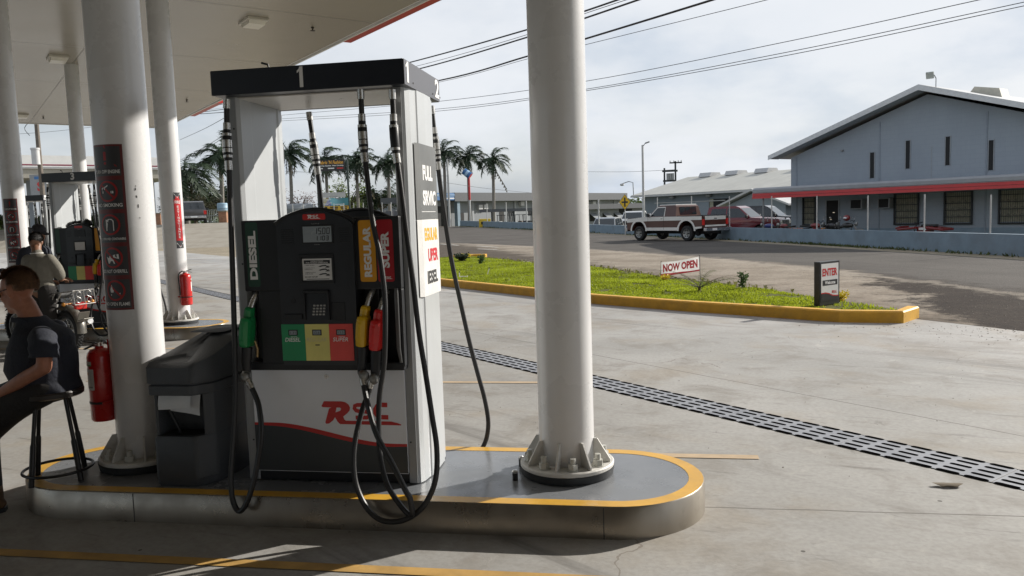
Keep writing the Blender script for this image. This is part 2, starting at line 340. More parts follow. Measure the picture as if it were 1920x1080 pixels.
# forecourt slab: everything left of the gravel, up to the planted bed
FC=[(-60,-14),(9.2,-14),(9.2,3.5),(4.55,10.7),(3.72,11.84),(2.66,11.6),(-1.0,14.2),(-2.2,15.5),(-4.8,18.15),(-8.2,21.9),(-20,36),(-31,47.2),(-60,63)]
up(sheet('concrete_forecourt',FC,CONC,0.0))
# land beyond the kerb, a solid bank up to the boundary wall
LAND=[(9.2,-14),(24,-14)]+WALL+[(-60,150),(-75,140),(-60,63),(-31,47.2),(-20,36),(-8.2,21.9),(-4.8,18.15),(-2.2,15.5),(-1,14.2),(2.66,11.6),(3.72,11.84),(4.55,10.7),(9.2,3.5)]
lm=M(); lm.flat([LAND],lambda a,b:(a,b,-.004)); up(struct(lm.build('verge',VERGE,norm=False)))
WN=[]
def off(i,d):
    a=Vector(WALL[max(0,i-1)]); b=Vector(WALL[min(len(WALL)-1,i+1)]); t=(b-a).normalized(); n=Vector((t.y,-t.x)); p=Vector(WALL[i])+n*d; return (p.x,p.y)
farE=[off(i,-1.0-.05*i) for i in range(len(WALL))]
nearE=[(8.1,7.0),(7.0,13.6),(6.2,16.4),(4.9,20.2),(2.9,25.4),(.3,30.2),(-3.2,36.0),(-9.5,44.5),(-17,56),(-33,84),(-55,120)]
up(sheet('asphalt_road',[(14.5,-10)]+farE+[(-38,128)]+nearE[::-1]+[(9.0,-10)],RSD,.0021))
up(sheet('gravel_shoulder',[(9.2,-10),(9.2,3.5),(4.55,10.7),(3.70,11.84),(3.58,12.1),(2.2,15.2),(.4,18),(-1.5,21.8),(-5.2,25.2),(-6.8,29.2),(-7.4,29.2),(-10,25.4),(-20,40),(-33,80)]+nearE[::-1][1:]+[(9.0,-10)],RSD,.0019))
# faded edge marks on the road
lm=M()
for (a,b,w) in (((-12.2,46.0),(-10.4,43.2),.10),((-9.0,41.5),(-7.4,39.2),.08),((-16,53),(-14.4,50.6),.12),((-8.2,38.0),(-6.9,36.4),.08)):
    d=(Vector(b)-Vector(a)).normalized(); n=Vector((-d.y,d.x))*w; a=Vector(a);b=Vector(b)
    lm.quad(*[(p.x,p.y,.016) for p in (a-n,b-n,b+n,a+n)])
up(struct(lm.build('road_marking',pm('worn_road_paint',(.5,.48,.44),.8,0,.3,3),norm=False)))
# painted guide lines on the slab
PAINT=pm('worn_yellow_paint',(.47,.285,.085),.7,0,.22,5,dirt=.45); PAINT2=pm('faded_tan_paint',(.50,.38,.25),.75,0,.16,4,dirt=.3)
for nm,x0,x1,y,w,mt in (('painted_line',-14,2.6,3.43,.078,PAINT),('painted_line',-.2,.70,5.29,.085,PAINT2),('painted_line',-6,-.62,7.56,.075,PAINT2),('painted_line',-9.9,-4.6,9.6,.08,PAINT2)):
    m=M(); m.quad((x0,y-w/2,.004),(x1,y-w/2,.004),(x1,y+w/2,.004),(x0,y+w/2,.004)); up(struct(m.build(nm,mt,norm=False)))
# ------------------------------------------------------------------ drain
def grate_mat():
    m=NT('galvanised_grate',.6); m.b.inputs['Metallic'].default_value=.1
    c=m.mix(m.ramp(m.noise(5,5,.6),.3,.7),(.235,.25,.285),(.31,.325,.36)); return m.col(c)
GR=thing('drain_grate','grey steel trench drain cover with rows of long slots across the forecourt','drain cover',(-.75,7.85,0),R(-45))
g=M(); hole=M(); gap=M(); Wd=.345/2
k=0; u=-32.0
while u<8.5:
    # one cover plate 1.0 m long
    g.bb(u+.003,u+.997,-Wd,Wd,-.02,.003,.002)
    for c in range(6):
        x=u+.085+c*.166
        for r in range(5):
            y=-Wd+r*(2*Wd/4); xx=x+(.0 if r%2==0 else .0)
            L=.050; h=.016
            if r in (0,4): h=.020; y=y+(.006 if r==0 else -.006)
            pts=[(xx-L+h*math.cos(t)-0, y+h*math.sin(t)) for t in [R(a) for a in (90,135,180,225,270)]]+[(xx+L+h*math.cos(t), y+h*math.sin(t)) for t in [R(a) for a in (-90,-45,0,45,90)]]
            o=len(hole.v); hole.v+=[(a,b,.0045) for a,b in pts]; hole.f.append(tuple(range(o,o+10))); hole.s.append(False)
    u+=1.0
gap.bb(-32,8.5,-Wd-.010,-Wd-.001,-.03,.0015); gap.bb(-32,8.5,Wd+.001,Wd+.010,-.03,.0015)
g.build('cover_plate',grate_mat(),GR); BLACKH=pm('drain_void',(.004,.004,.004),.9,0,.1,spec=0.0)
o=hole.build('slot',BLACKH,GR,norm=False); o['kind']='stuff'; gap.build('frame_gap',BLACKH,GR)
# ------------------------------------------------------------------ kerb and planted bed
YK=pm('yellow_kerb_paint',(.62,.34,.03),.6,0,.14,5,.25,40,dirt=.35)
KB=[(-9.6,25.6),(-8.15,21.95),(-4.8,18.18),(-2.2,15.5),(-1.0,14.2),(.6,12.95),(2.62,11.56),(3.42,11.43),(3.78,11.95)]
def strip(m,pts,w,z0,z1,bev=.02):
    n=len(pts); L=[];Q=[]
    for i in range(n):
        a=Vector(pts[max(0,i-1)]);b=Vector(pts[min(n-1,i+1)]); t=(b-a).normalized(); nn=Vector((-t.y,t.x)); p=Vector(pts[i])
        L.append([(p.x+nn.x*q,p.y+nn.y*q,z) for q,z in ((0,z0),(0,z1-bev),(bev,z1),(w-bev,z1),(w,z1-bev),(w,z0))])
    vs=[p for l in L for p in l]; fs=[]
    for i in range(n-1):
        for j in range(5): fs.append((i*6+j,i*6+j+1,(i+1)*6+j+1,(i+1)*6+j))
    fs+=[tuple(range(6)),tuple(range((n-1)*6,n*6))]; m.add(vs,fs)
km=M(); strip(km,KB,.17,-.05,.165); tag(km.build('kerb',YK),'low painted yellow concrete kerb around the grass bed','kerb')
km=M(); strip(km,[(-7.3,29.6),(-6.7,30.1),(-6.2,30.0)],.2,-.05,.15); tag(km.build('kerb',YK),'short far stub of yellow kerb at the back of the grass bed','kerb')
BED=[(-9.45,25.7),(-8.0,22.05),(-4.65,18.3),(-2.05,15.62),(-.88,14.33),(.7,13.1),(2.66,11.74),(3.36,11.62),(3.6,12.1),(2.2,15.3),(.42,18.1),(-1.5,22.3),(-3.55,24.6),(-6.2,29.0),(-7.6,29.3)]
up(sheet('grass_soil',BED,soil_mat(),.09))
sk=M(); n=len(BED)
for i in range(n): a,b=BED[i],BED[(i+1)%n]; sk.quad((a[0],a[1],-.03),(b[0],b[1],-.03),(b[0],b[1],.09),(a[0],a[1],.09))
struct(sk.build('soil_edge',MATS.get('x') or soil_mat(),norm=False))
def inside(x,y,P):
    c=False; j=len(P)-1
    for i in range(len(P)):
        if (P[i][1]>y)!=(P[j][1]>y) and x<(P[j][0]-P[i][0])*(y-P[i][1])/(P[j][1]-P[i][1])+P[i][0]: c=not c
        j=i
    return c
rnd=random.Random(4); gv=[];gf=[]
def hsh(x,y): return .5+.5*math.sin(x*1.7+math.sin(y*1.3)*1.5)*math.sin(y*1.1+x*.4)
cnt=0
while cnt<95000:
    x=rnd.uniform(-9.6,3.7); y=rnd.uniform(11.4,29.6)
    # more blades where the bed is close
    if rnd.random()>min(1,13.5/y): continue
    if not inside(x,y,BED): continue
    if x>2.5 and rnd.random()<.55+.3*(x-2.5): continue
    if hsh(x*2.3+5,y*1.9+2)+.35*hsh(x*7,y*6)>1.08: continue
    cnt+=1; h=rnd.uniform(.018,.045)*(.5+.9*hsh(x*1.6,y*1.6))*(.85+y*.008); w=rnd.uniform(.007,.014)*(1+y*.03); a=rnd.uniform(0,6.28); lx,ly=rnd.uniform(-.6,.6)*h,rnd.uniform(-.6,.6)*h
    o=len(gv); dx,dy=math.cos(a)*w,math.sin(a)*w
    gv+=[(x-dx,y-dy,.085),(x+dx,y+dy,.085),(x+dx*.5+lx*.5,y+dy*.5+ly*.5,.09+h*.65),(x+lx,y+ly,.09+h)]; gf+=[(o,o+1,o+2),(o,o+2,o+3)]
gm=M(); gm.v=gv; gm.f=gf; gm.s=[False]*len(gf)
GRASS=leafm('grass_blade',(.225,.27,.018),.38,.5,.9)
tag(gm.build('grass',GRASS,norm=False),'short bright green grass covering the planted bed','grass',None,'stuff')
# ================================================================== CANOPY, COLUMNS, ISLANDS
ISL=(-6.52,6.46)      # one island row to the next
CZ=5.55
WHITE=pm('column_white_paint',(.63,.63,.635),.28,0,.04,3,.04,30,coat=.25); PLATEW=pm('baseplate_white_paint',(.62,.61,.58),.5,0,.08,14,.2,60,dirt=.25)
GROUT=pm('dark_grout',(.03,.033,.036),.6,0,.3,12)
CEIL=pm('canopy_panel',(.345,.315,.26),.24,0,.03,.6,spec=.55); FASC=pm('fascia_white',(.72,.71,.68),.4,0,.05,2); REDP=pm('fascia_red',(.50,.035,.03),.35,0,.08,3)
CAN=thing('canopy','wide flat canopy with glossy cream ceiling and red striped edge over the pumps','canopy',(0,0,0))
e1=Vector((-.7071,.7071,0)); e2=Vector((.7071,.7071,0))   # along the drain / across it
def cu(u,v,z): p=e1*u+e2*v; return (p.x,p.y,z)
V1=7.27; V0=-20; U1=34.2; U0=-24  # unseen reach behind the camera lengthened to cut sky light beneath
c=M(); nU=12
for i in range(nU):
    for j in range(6):
        a=U0+(U1-U0)*i/nU+.006; b=U0+(U1-U0)*(i+1)/nU-.006; p=V0+(V1-V0)*j/6+.006; q=V0+(V1-V0)*(j+1)/6-.006
        c.quad(cu(a,p,CZ),cu(b,p,CZ),cu(b,q,CZ),cu(a,q,CZ))
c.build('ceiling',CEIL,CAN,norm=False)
c=M(); c.prism([(cu(U0-.05,V0-.05,0)[:2]),(cu(U1+.05,V0-.05,0)[:2]),(cu(U1+.05,V1+.05,0)[:2]),(cu(U0-.05,V1+.05,0)[:2])],CZ+.012,CZ+.9,'z'); c.build('roof_deck',FASC,CAN)
def fasc(m,u0,v0,u1,v1,z0,z1): m.prism([cu(u0,v0,0)[:2],cu(u1,v0,0)[:2],cu(u1,v1,0)[:2],cu(u0,v1,0)[:2]],z0,z1,'z')
m=M()
fasc(m,U0,V1+.06,U1,V1+.10,CZ-.03,CZ+.95); fasc(m,U0,V0-.10,U1,V0-.06,CZ-.03,CZ+.95); fasc(m,U1+.06,V0,U1+.10,V1,CZ-.03,CZ+.95); fasc(m,U0-.10,V0,U0-.06,V1,CZ-.03,CZ+.95)
m.build('fascia',FASC,CAN)
m=M()
for u0,u1 in ((-24,16.6),(26.6,30.2)): fasc(m,u0,V1+.105,u1,V1+.30,CZ-.02,CZ+.62)
m.build('red_stripe',REDP,CAN)
LTB=pm('fixture_metal',(.62,.59,.52),.4,0,.05,4); LTG=pm('fixture_lens',(.72,.69,.60),.3,0,.04,4)
def fixture(px,py):
    p=gnd(px,py,CZ); T=Matrix.Translation((p.x,p.y,CZ))@Matrix.Rotation(R(135),4,'Z')
    m=M(); m.box((0,0,-.025),(.62,.40,.05),None,.008,T); o=m.build('ceiling_light',LTB,CAN)
    m=M(); m.prism([(-.27,-.052),(.27,-.052),(.21,-.115),(-.21,-.115)],-.16,.16,'y',T); m.build('diffuser',LTG,o)
for px,py in ((475,38),(108,107),(40,215),(560,-160),(820,-330),(205,168)): fixture(px,py)
for px,py in ((586,51),(350,187),(81,219),(200,-40)):
    p=gnd(px,py,CZ); m=M(); m.lathe([(.0,-.075),(.05,-.075),(.05,-.066),(.012,-.06),(.012,-.03),(.03,-.02),(.03,0)],(p.x,p.y,CZ),10); m.build('sprinkler_head',pm('dark_sprinkler',(.05,.04,.035),.5,.3),CAN)
CR_=.157
NUTM=pm('anchor_nut',(.50,.50,.46),.45,.1,.12,20,dirt=.3)
def column(loc,label,turn=0.0):
    t=thing('canopy_column',label,'column',loc,turn,'white round canopy columns')
    m=M(); m.lathe([(CR_,.05),(CR_,CZ-loc[2]-.002)],n=40); m.build('shaft',WHITE,t)
    m=M(); m.lathe([(.24,.0),(.262,.004),(.27,.045)],n=40); m.build('grout_pad',GROUT,t)
    m=M(); m.lathe([(.265,.046),(.268,.05),(.268,.066),(.262,.072),(CR_-.01,.072)],n=40); m.build('base_plate',PLATEW,t)
    for k in range(8):
        a=R(22.5+45*k); T=Matrix.Rotation(a,4,'Z')
        m=M(); m.prism([(CR_-.004,.073),(.252,.073),(.252,.088),(CR_+.022,.205),(CR_-.004,.205)],-.005,.005,'y',T); m.build('gusset',PLATEW,t)
        T=Matrix.Rotation(a+R(22.5),4,'Z'); m=M(); m.cyl((.213,0,.073),(.213,0,.077),.036,n=14,mx=T); m.cyl((.213,0,.077),(.213,0,.108),.029,n=6,smooth=False,mx=T); m.cyl((.213,0,.108),(.213,0,.140),.0165,n=12,mx=T); m.build('anchor_bolt',NUTM,t)
    return t
C1R=(-.475,4.42,.17); C1L=(-3.13,4.40,.17)
def sh(p,k): return (p[0]+ISL[0]*k,p[1]+ISL[1]*k,p[2])
colR=column(C1R,'white column standing alone at the right end of the front pump island',.25)
colL=column(C1L,'white column with large safety pictogram strip beside the grey bin',.2)
col3=column(sh(C1R,1),'white column carrying a small red extinguisher and its arrow sign',.1)
col3L=column(sh(C1L,1),'white column at the left picture edge with a maroon pictogram strip',.3)
col5=column(sh(C1R,2),'farthest white column behind the pump marked 3',0)
# safety strips wrapped on the two left columns
def wrap(rad,th0):
    def mk(e): return lambda u,v:((rad+e)*math.cos(th0+u/rad),(rad+e)*math.sin(th0+u/rad),v)
    return mk
MAR=pm('sticker_maroon',(.13,.018,.02),.4,0,.1,6); SDK=pm('sticker_charcoal',(.045,.045,.05),.4,0,.1,6); SRED=pm('sticker_red',(.33,.02,.02),.4,0,.08,6); SWH=pm('sticker_white',(.72,.72,.72),.45,0,.05,8)
def grid(m,u0,u1,v0,v1,fn,n=10):
    for i in range(n):
        a=u0+(u1-u0)*i/n; b=u0+(u1-u0)*(i+1)/n; m.quad(fn(a,v0),fn(b,v0),fn(b,v1),fn(a,v1))
def circ(cx,cy,r,n=28): return [(cx+r*math.cos(2*math.pi*i/n),cy+r*math.sin(2*math.pi*i/n)) for i in range(n)]
def safety(t,th0,z0,z1,W,dim=False):
    f=wrap(CR_,th0); H=(z1-z0); pw=H/5
    bk=M(); grid(bk,0,W,z0,z1,f(.0012),16); pan=bk.build('pictogram_strip',MAR,t,norm=False)
    d=M(); rd=M(); wh=M(); F1=f(.0020); F2=f(.0028); F3=f(.0036); F4=f(.0044)
    txt=['TURN OFF ENGINE','NO SMOKING','NO APPROVED CONTAINERS','DO NOT OVERFILL','NO OPEN FLAME']
    for k in range(5):
        b=z1-(k+1)*pw; grid(d,.014,W-.014,b+.012,b+pw-.012,F1,14)
        cx=W*.5; cy=b+pw*.60; r=pw*.29
        wh.text(txt[k],F4,cx,b+pw*.135,.021 if k!=2 else .014,W*.80 if k!=2 else W*.84,.02,'c')
        if k==0:
            rd.ribbon([(cx-.062,cy-.05),(cx,cy+.07),(cx+.062,cy-.05)],.014,F2,True); rd.ribbon([(cx,cy+.035),(cx,cy-.015)],.016,F2); rd.flat([circ(cx,cy-.032,.008,10)],F2); continue
        if k==1:
            wh.flat([[(cx-.034,cy-.012),(cx+.026,cy-.012),(cx+.026,cy+.002),(cx-.034,cy+.002)]],F2); wh.flat([[(cx+.029,cy-.012),(cx+.037,cy-.012),(cx+.037,cy+.002),(cx+.029,cy+.002)]],F2)
            wh.ribbon([(cx-.034,cy+.008),(cx-.036,cy+.018),(cx-.024,cy+.022)],.006,F2); wh.ribbon([(cx-.018,cy+.010),(cx-.016,cy+.024),(cx-.002,cy+.03),(cx+.004,cy+.036)],.006,F2)
        if k==2:
            wh.flat([[(cx-.027,cy-.036),(cx+.025,cy-.036),(cx+.025,cy+.022),(cx+.012,cy+.034),(cx-.010,cy+.034),(cx-.016,cy+.028),(cx-.027,cy+.032)]],F2)
        if k==3:
            wh.flat([[(cx+.004,cy+.016),(cx+.038,cy+.022),(cx+.040,cy-.008),(cx+.020,cy-.002),(cx+.006,cy+.002)]],F2); wh.flat([[(cx-.040,cy+.006),(cx-.026,cy-.002),(cx-.018,cy+.012),(cx-.008,cy-.002),(cx+.006,cy-.012),(cx+.014,cy-.036),(cx-.030,cy-.034)]],F2)
        if k==4:
            wh.flat([[(cx-.030,cy-.012),(cx-.034,cy+.006),(cx-.022,cy+.036),(cx-.016,cy+.016),(cx-.008,cy+.004),(cx-.012,cy-.012)]],F2); wh.flat([[(cx-.030,cy-.03),(cx+.032,cy-.022),(cx+.032,cy-.014),(cx-.030,cy-.022)]],F2)
        rd.ribbon(circ(cx,cy,r),.011,F3,True)
        if k!=2:
            q=r*.70; rd.ribbon([(cx-q,cy+q),(cx,cy),(cx+q,cy-q)],.011,F3)
        else:
            kk=M(); kk.ribbon([(cx-.018,cy+.016),(cx+.016,cy-.022)],.004,F3); kk.ribbon([(cx+.016,cy+.016),(cx-.018,cy-.022)],.004,F3); kk.build('cross_mark',SDK,pan,norm=False)
    d.build('panel_field',SDK,pan,norm=False); rd.build('red_symbols',SRED,pan,norm=False); wh.build('white_lettering',SWH,pan,norm=False)
# angle of the line of sight at each column, in the column's own frame
def face(C,rz): return math.atan2(-C[1],-C[0])-rz
safety(colL,face(C1L,.2)-R(75),.985,1.965,.205)
c3=sh(C1L,1); safety(col3L,face(c3,.3)-R(58),.985,1.965,.205)
# extinguisher arrow sign on the third column (faces right)
c3=sh(C1R,1); f=wrap(CR_,face(c3,.1)+R(10)); W=.115
b=M(); grid(b,0,W,1.135,1.96,f(.0012),10); pn=b.build('arrow_sign',SDK,col3,norm=False)
rd=M(); grid(rd,.004,W-.004,1.25,1.86,f(.0022),8); rd.flat([[(.004,1.25),(W-.004,1.25),(W/2,1.165)]],f(.0022)); grid(rd,W*.25,W*.75,1.86,1.90,f(.0022),4); rd.build('red_arrow',pm('sign_red',(.55,.02,.025),.4),pn,norm=False)
wh=M(); F=f(.003); wh.text('FIRE',F,W*.5,1.795,.045,.085,.02,'c')
for i,chh in enumerate('EXTINGUISHER'): wh.text(chh,F,W*.5,1.735-i*.041,.031,.030 if chh!='I' else .008,.02,'c')
wh.ribbon([(.006,1.215),(W/2,1.150),(W-.006,1.215)],.010,F); wh.ribbon([(.006,1.945),(W/2,1.885),(W-.006,1.945)],.010,F); wh.build('white_lettering',SWH,pn,norm=False)
# paint chips on the front column
m=M(); f=wrap(CR_,face(C1L,.2)); rr=random.Random(5)
for u,v,r in ((.055,1.70,.006),(.06,1.655,.005),(.064,1.60,.007),(.058,1.72,.004),(.068,1.53,.004),(.057,1.66,.004)): m.flat([[(u+r*.6*rr.uniform(.6,1.2)*math.cos(a),v+r*1.6*rr.uniform(.6,1.2)*math.sin(a)) for a in [i*.9 for i in range(7)]]],f(.001))
m.build('paint_chip',GROUT,colL,norm=False)
# ------------------------------------------------------------------ islands
def steel_mat():
    m=NT('island_stainless',.36); m.b.inputs['Metallic'].default_value=.8
    c=m.mix(m.ramp(m.noise(2.0,5,.6,st=(1,1,.3)),.3,.7),(.27,.24,.20),(.35,.315,.265)); c=m.mix(m.ramp(m.noise(3.5,6,.7,loc=(2,2,0)),.58,.75,0,.4),c,(.18,.155,.13)); m.l.new(m.ramp(m.noise(4,4,.6),.3,.7,.24,.42),m.b.inputs['Roughness']); m.bump(m.noise(1.6,3,.5,st=(1,1,.4)),.25,.02); return m.col(c)
STEEL=steel_mat()
def top_mat():
    m=NT('grey_epoxy',.25); c=m.mix(m.ramp(m.noise(1.2,7,.6),.35,.68),(.155,.165,.18),(.21,.22,.235)); c=m.mix(m.ramp(m.noise(4,8,.75,st=(.6,1.6,1)),.58,.76,0,.55),c,(.09,.085,.08)); c=m.mix(m.ramp(m.noise(22,4,.7),.62,.75,0,.5),c,(.30,.29,.27))
    m.l.new(m.ramp(m.noise(3,5,.6),.3,.7,.13,.38),m.b.inputs['Roughness']); m.bump(m.noise(2.2,3,.5),.06,.02); return m.col(c)
RIM=pm('rim_yellow_paint',(.66,.37,.045),.38,0,.12,5,.05,30,dirt=.4)
def stad(x0,x1,y0,y1,ins,n=22):
    r=(y1-y0)/2; cy=(y0+y1)/2; P=[]
    for i in range(n+1): a=R(-90+180*i/n); P.append((x1-r+(r-ins)*math.cos(a),cy+(r-ins)*math.sin(a)))
    for i in range(n+1): a=R(90+180*i/n); P.append((x0+r+(r-ins)*math.cos(a),cy+(r-ins)*math.sin(a)))
    return P
def island(loc,label,g='raised pump islands'):
    t=thing('pump_island',label,'pump island',loc,0,g); x0,x1,y0,y1=-3.81,.29,3.88,4.86
    A=stad(x0,x1,y0,y1,0); B=stad(x0,x1,y0,y1,.006); Cc=stad(x0,x1,y0,y1,.085); n=len(A)
    m=M(); vs=[(a,b,-.03) for a,b in A]+[(a,b,.163) for a,b in A]+[(a,b,.170) for a,b in B]
    m.add(vs,[(k*n+i,k*n+(i+1)%n,(k+1)*n+(i+1)%n,(k+1)*n+i) for k in (0,1) for i in range(n)],True); 
    m.build('steel_skirt',STEEL,t,60)
    m=M(); vs=[(a,b,.170) for a,b in B]+[(a,b,.1705) for a,b in Cc]; m.add(vs,[(i,(i+1)%n,n+(i+1)%n,n+i) for i in range(n)]); m.build('yellow_rim',RIM,t,norm=False)
    m=M(); m.flat([stad(x0,x1,y0,y1,.08)],lambda a,b:(a,b,.169)); m.build('island_top',TOPM,t,norm=False)
    m=M()
    for x in (-2.86,-.24,): m.bb(x-.002,x+.002,y0-.0015,y0+.01,.0,.164)
    m.build('skirt_seam',GROUT,t); return t
TOPM=top_mat()
isl=island((0,0,0),'nearest pump island with yellow rim and polished steel side')
i3=dup(isl,(ISL[0],ISL[1],0),None,'second pump island under the pump marked 3')
i5=dup(isl,(2*ISL[0],2*ISL[1],0),None,'farthest pump island under the pump marked 5')
# two small capped posts beside the right base plate
POST=pm('black_cap_post',(.025,.025,.027),.4); CAPM=pm('cap_metal',(.6,.6,.6),.3,.6)
for x,y,l in ((-.75,4.245,'short black capped bolt in front of the right column foot'),(-.755,4.50,'short black capped bolt left of the right column foot')):
    t=thing('capped_bolt',l,'bolt',(x,y,.17),0,'capped bolts on the front island'); m=M(); m.cyl((0,0,0),(0,0,.042),.016,n=12); m.build('stud',POST,t); m=M(); m.lathe([(.017,.042),(.018,.05),(.012,.058),(0.001,.06)],n=12); m.build('cap',CAPM,t)

# ------------------------------------------------------------------ made-up shop behind the camera, added to block sky light
sp=thing('sky_block_shop','added unseen low tan shop with dark glass front, blocking sky light from behind','shop',(-14,-15,0),0)
m=M(); m.bb(0,26,-8,0,0,4.2); m.build('wall',pm('sky_block_wall',(.30,.26,.20),.85,0,.08,1),sp)
m=M(); m.bb(-.4,26.4,-8.4,.5,4.2,4.6,.02); m.build('roof_edge',pm('sky_block_roof_edge',(.16,.03,.03),.5),sp)
for x in (2,6,10,14,18,22): m=M(); m.bb(x,x+2.8,-.02,.04,.9,3.0); m.build('window',pm('sky_block_glass',(.02,.022,.024),.15,0,.1,2),sp)
m=M(); m.bb(12.9,13.9,-.02,.05,0,2.2); m.build('door',pm('sky_block_door',(.05,.05,.055),.3),sp)
# ================================================================== FUEL PUMP
PBLK=pm('pump_black_plastic',(.010,.0115,.0145),.45,0,.15,8,.06,160); PBL2=pm('pump_black_panel',(.020,.023,.029),.36,0,.1,6); HDR=pm('header_black',(.010,.013,.021),.33,0,.1,4)
ENDG=pm('header_end_grey',(.10,.10,.112),.35,.2,.05,5); SIDE=pm('pump_side_silver',(.47,.49,.505),.33,.15,.03,3); STRP=pm('pump_edge_grey',(.30,.31,.32),.4,.2,.05,6)
DOORW=pm('pump_door_white',(.76,.78,.83),.35,0,.03,4,dirt=.08); DOORG=pm('pump_door_charcoal',(.035,.042,.048),.4,0,.08,5); LRED=pm('livery_red',(.50,.022,.02),.38,0,.05,5)
LTR=pm('lettering_white',(.74,.74,.74),.45,0,.03,6); RUB=pm('hose_rubber',(.012,.012,.013),.42,0,.2,20,.1,200); CHR=pm('fitting_metal',(.55,.54,.52),.28,.85,.12,30); SWV=pm('swivel_cast',(.24,.24,.23),.45,.6,.2,30,.2,90)
GRN=pm('diesel_green',(.012,.055,.035),.4); ORG=pm('regular_orange',(.66,.30,.012),.38); SUPR=pm('super_red',(.36,.012,.02),.38)
PG=pm('price_green',(.016,.25,.10),.42); PY=pm('price_yellow',(.70,.64,.20),.42); PR=pm('price_red',(.70,.075,.065),.42)
LCD=pm('lcd_glass',(.27,.31,.34),.25,0,.05,10); SEG=pm('lcd_segment',(.03,.035,.04),.5); NOTE=pm('paper_note',(.66,.66,.66),.6,0,.03,9); INK=pm('note_ink',(.03,.03,.035),.6); KEY=pm('key_grey',(.36,.36,.35),.5)
NG=pm('nozzle_green',(.012,.21,.065),.3,coat=.3); NY=pm('nozzle_yellow',(.62,.38,.012),.3,coat=.3); NR=pm('nozzle_red',(.62,.02,.02),.3,coat=.3)
DKG=pm('decal_grey',(.12,.125,.125),.45); DWH=pm('decal_white',(.62,.62,.61),.5); DTR=pm('decal_red',(.55,.02,.03),.5); DTY=pm('decal_orange',(.68,.38,.02),.5); DTB=pm('decal_black',(.03,.03,.03),.5)
_RL=[[(235,192),(520,192),(580,205),(630,240),(652,290),(642,335),(600,380),(535,428),(548,470),(575,492),(1300,497),(1400,520),(1455,542),(1448,555),(480,547),(440,512),(402,440),(370,490),(300,540),(255,545),(240,522),(312,305),(350,290),(210,285),(192,268)],[(435,290),(490,290),(508,310),(490,340),(415,365)]]
def rsc(m,fn,x,y,w):
    """the station's mark: R with a long tail, then S and C"""
    k=w/1263.; g=lambda a,b:(x+(a-192)*k,y-(b-555)*k)
    m.flat([[g(*p) for p in l] for l in _RL],fn)
    S=[(935,246),(770,246),(728,262),(722,300),(745,332),(800,345),(905,350),(950,372),(950,415),(915,440),(735,442)]; C=[(1246,242),(1150,240),(1085,262),(1052,310),(1052,370),(1085,418),(1150,432),(1254,432)]
    m.ribbon([g(*p) for p in S],62*k,fn); m.ribbon([g(*p) for p in C],70*k,fn)
def front(e): return lambda a,b:(a,e,b)
def rear(e): return lambda a,b:(-a,e,b)
def rrect(x0,x1,z0,z1,r):
    P=[]
    for cx,cz,a0 in ((x1-r,z0+r,-90),(x1-r,z1-r,0),(x0+r,z1-r,90),(x0+r,z0+r,180)):
        for k in range(5): a=R(a0+22.5*k); P.append((cx+r*math.cos(a),cz+r*math.sin(a)))
    return P
HA=[(0.468,-0.33,2.152),(0.469,-0.33,2.05),(0.473,-0.34,1.882),(0.495,-0.35,1.672),(0.517,-0.36,1.447),(0.547,-0.38,1.193),(0.58,-0.41,0.884),(0.616,-0.44,0.661),(0.656,-0.49,0.446),(0.685,-0.53,0.287),(0.684,-0.57,0.139),(0.637,-0.59,0.023),(0.565,-0.6,-0.049),(0.477,-0.6,-0.086),(0.383,-0.6,-0.078),(0.307,-0.59,-0.015),(0.252,-0.57,0.091),(0.232,-0.54,0.21),(0.239,-0.51,0.331),(0.27,-0.47,0.474),(0.293,-0.44,0.545),(0.31,-0.425,0.62)]
HB=[(0.295,-0.33,2.162),(0.295,-0.33,2.059),(0.299,-0.34,1.891),(0.318,-0.36,1.706),(0.346,-0.39,1.48),(0.385,-0.41,1.283),(0.408,-0.43,1.086),(0.412,-0.455,0.915),(0.398,-0.46,0.716),(0.368,-0.47,0.548),(0.362,-0.49,0.385),(0.377,-0.53,0.233),(0.424,-0.57,0.095),(0.494,-0.595,0.004),(0.546,-0.615,-0.038),(0.569,-0.63,-0.026),(0.561,-0.63,0.053),(0.54,-0.63,0.091),(0.465,-0.60,0.221),(0.374,-0.56,0.362),(0.317,-0.51,0.499),(0.289,-0.47,0.564),(0.263,-0.43,0.637)]
HC=[(-0.472,-0.33,2.155),(-0.478,-0.33,2.072),(-0.48,-0.34,1.927),(-0.475,-0.35,1.738),(-0.475,-0.37,1.388),(-0.47,-0.40,1.065),(-0.465,-0.43,0.772),(-0.456,-0.47,0.544),(-0.46,-0.51,0.32),(-0.467,-0.55,0.124),(-0.45,-0.58,0.001),(-0.415,-0.59,-0.062),(-0.373,-0.59,-0.031),(-0.333,-0.57,0.075),(-0.308,-0.54,0.213),(-0.296,-0.51,0.352),(-0.321,-0.47,0.474),(-0.357,-0.44,0.54),(-0.402,-0.425,0.617)]
HD=[(0.500,0.33,2.15),(0.505,0.335,2.06),(0.515,0.36,1.826),(0.53,0.39,1.565),(0.558,0.43,1.231),(0.598,0.46,0.957),(0.643,0.49,0.678),(0.69,0.51,0.449),(0.721,0.52,0.307),(0.739,0.53,0.163),(0.732,0.53,0.067),(0.702,0.54,-0.018),(0.635,0.55,-0.115),(0.562,0.55,-0.145),(0.476,0.54,-0.10),(0.41,0.53,-0.0),(.36,.5,.2),(.37,.46,.5),(.40,.43,.63)]
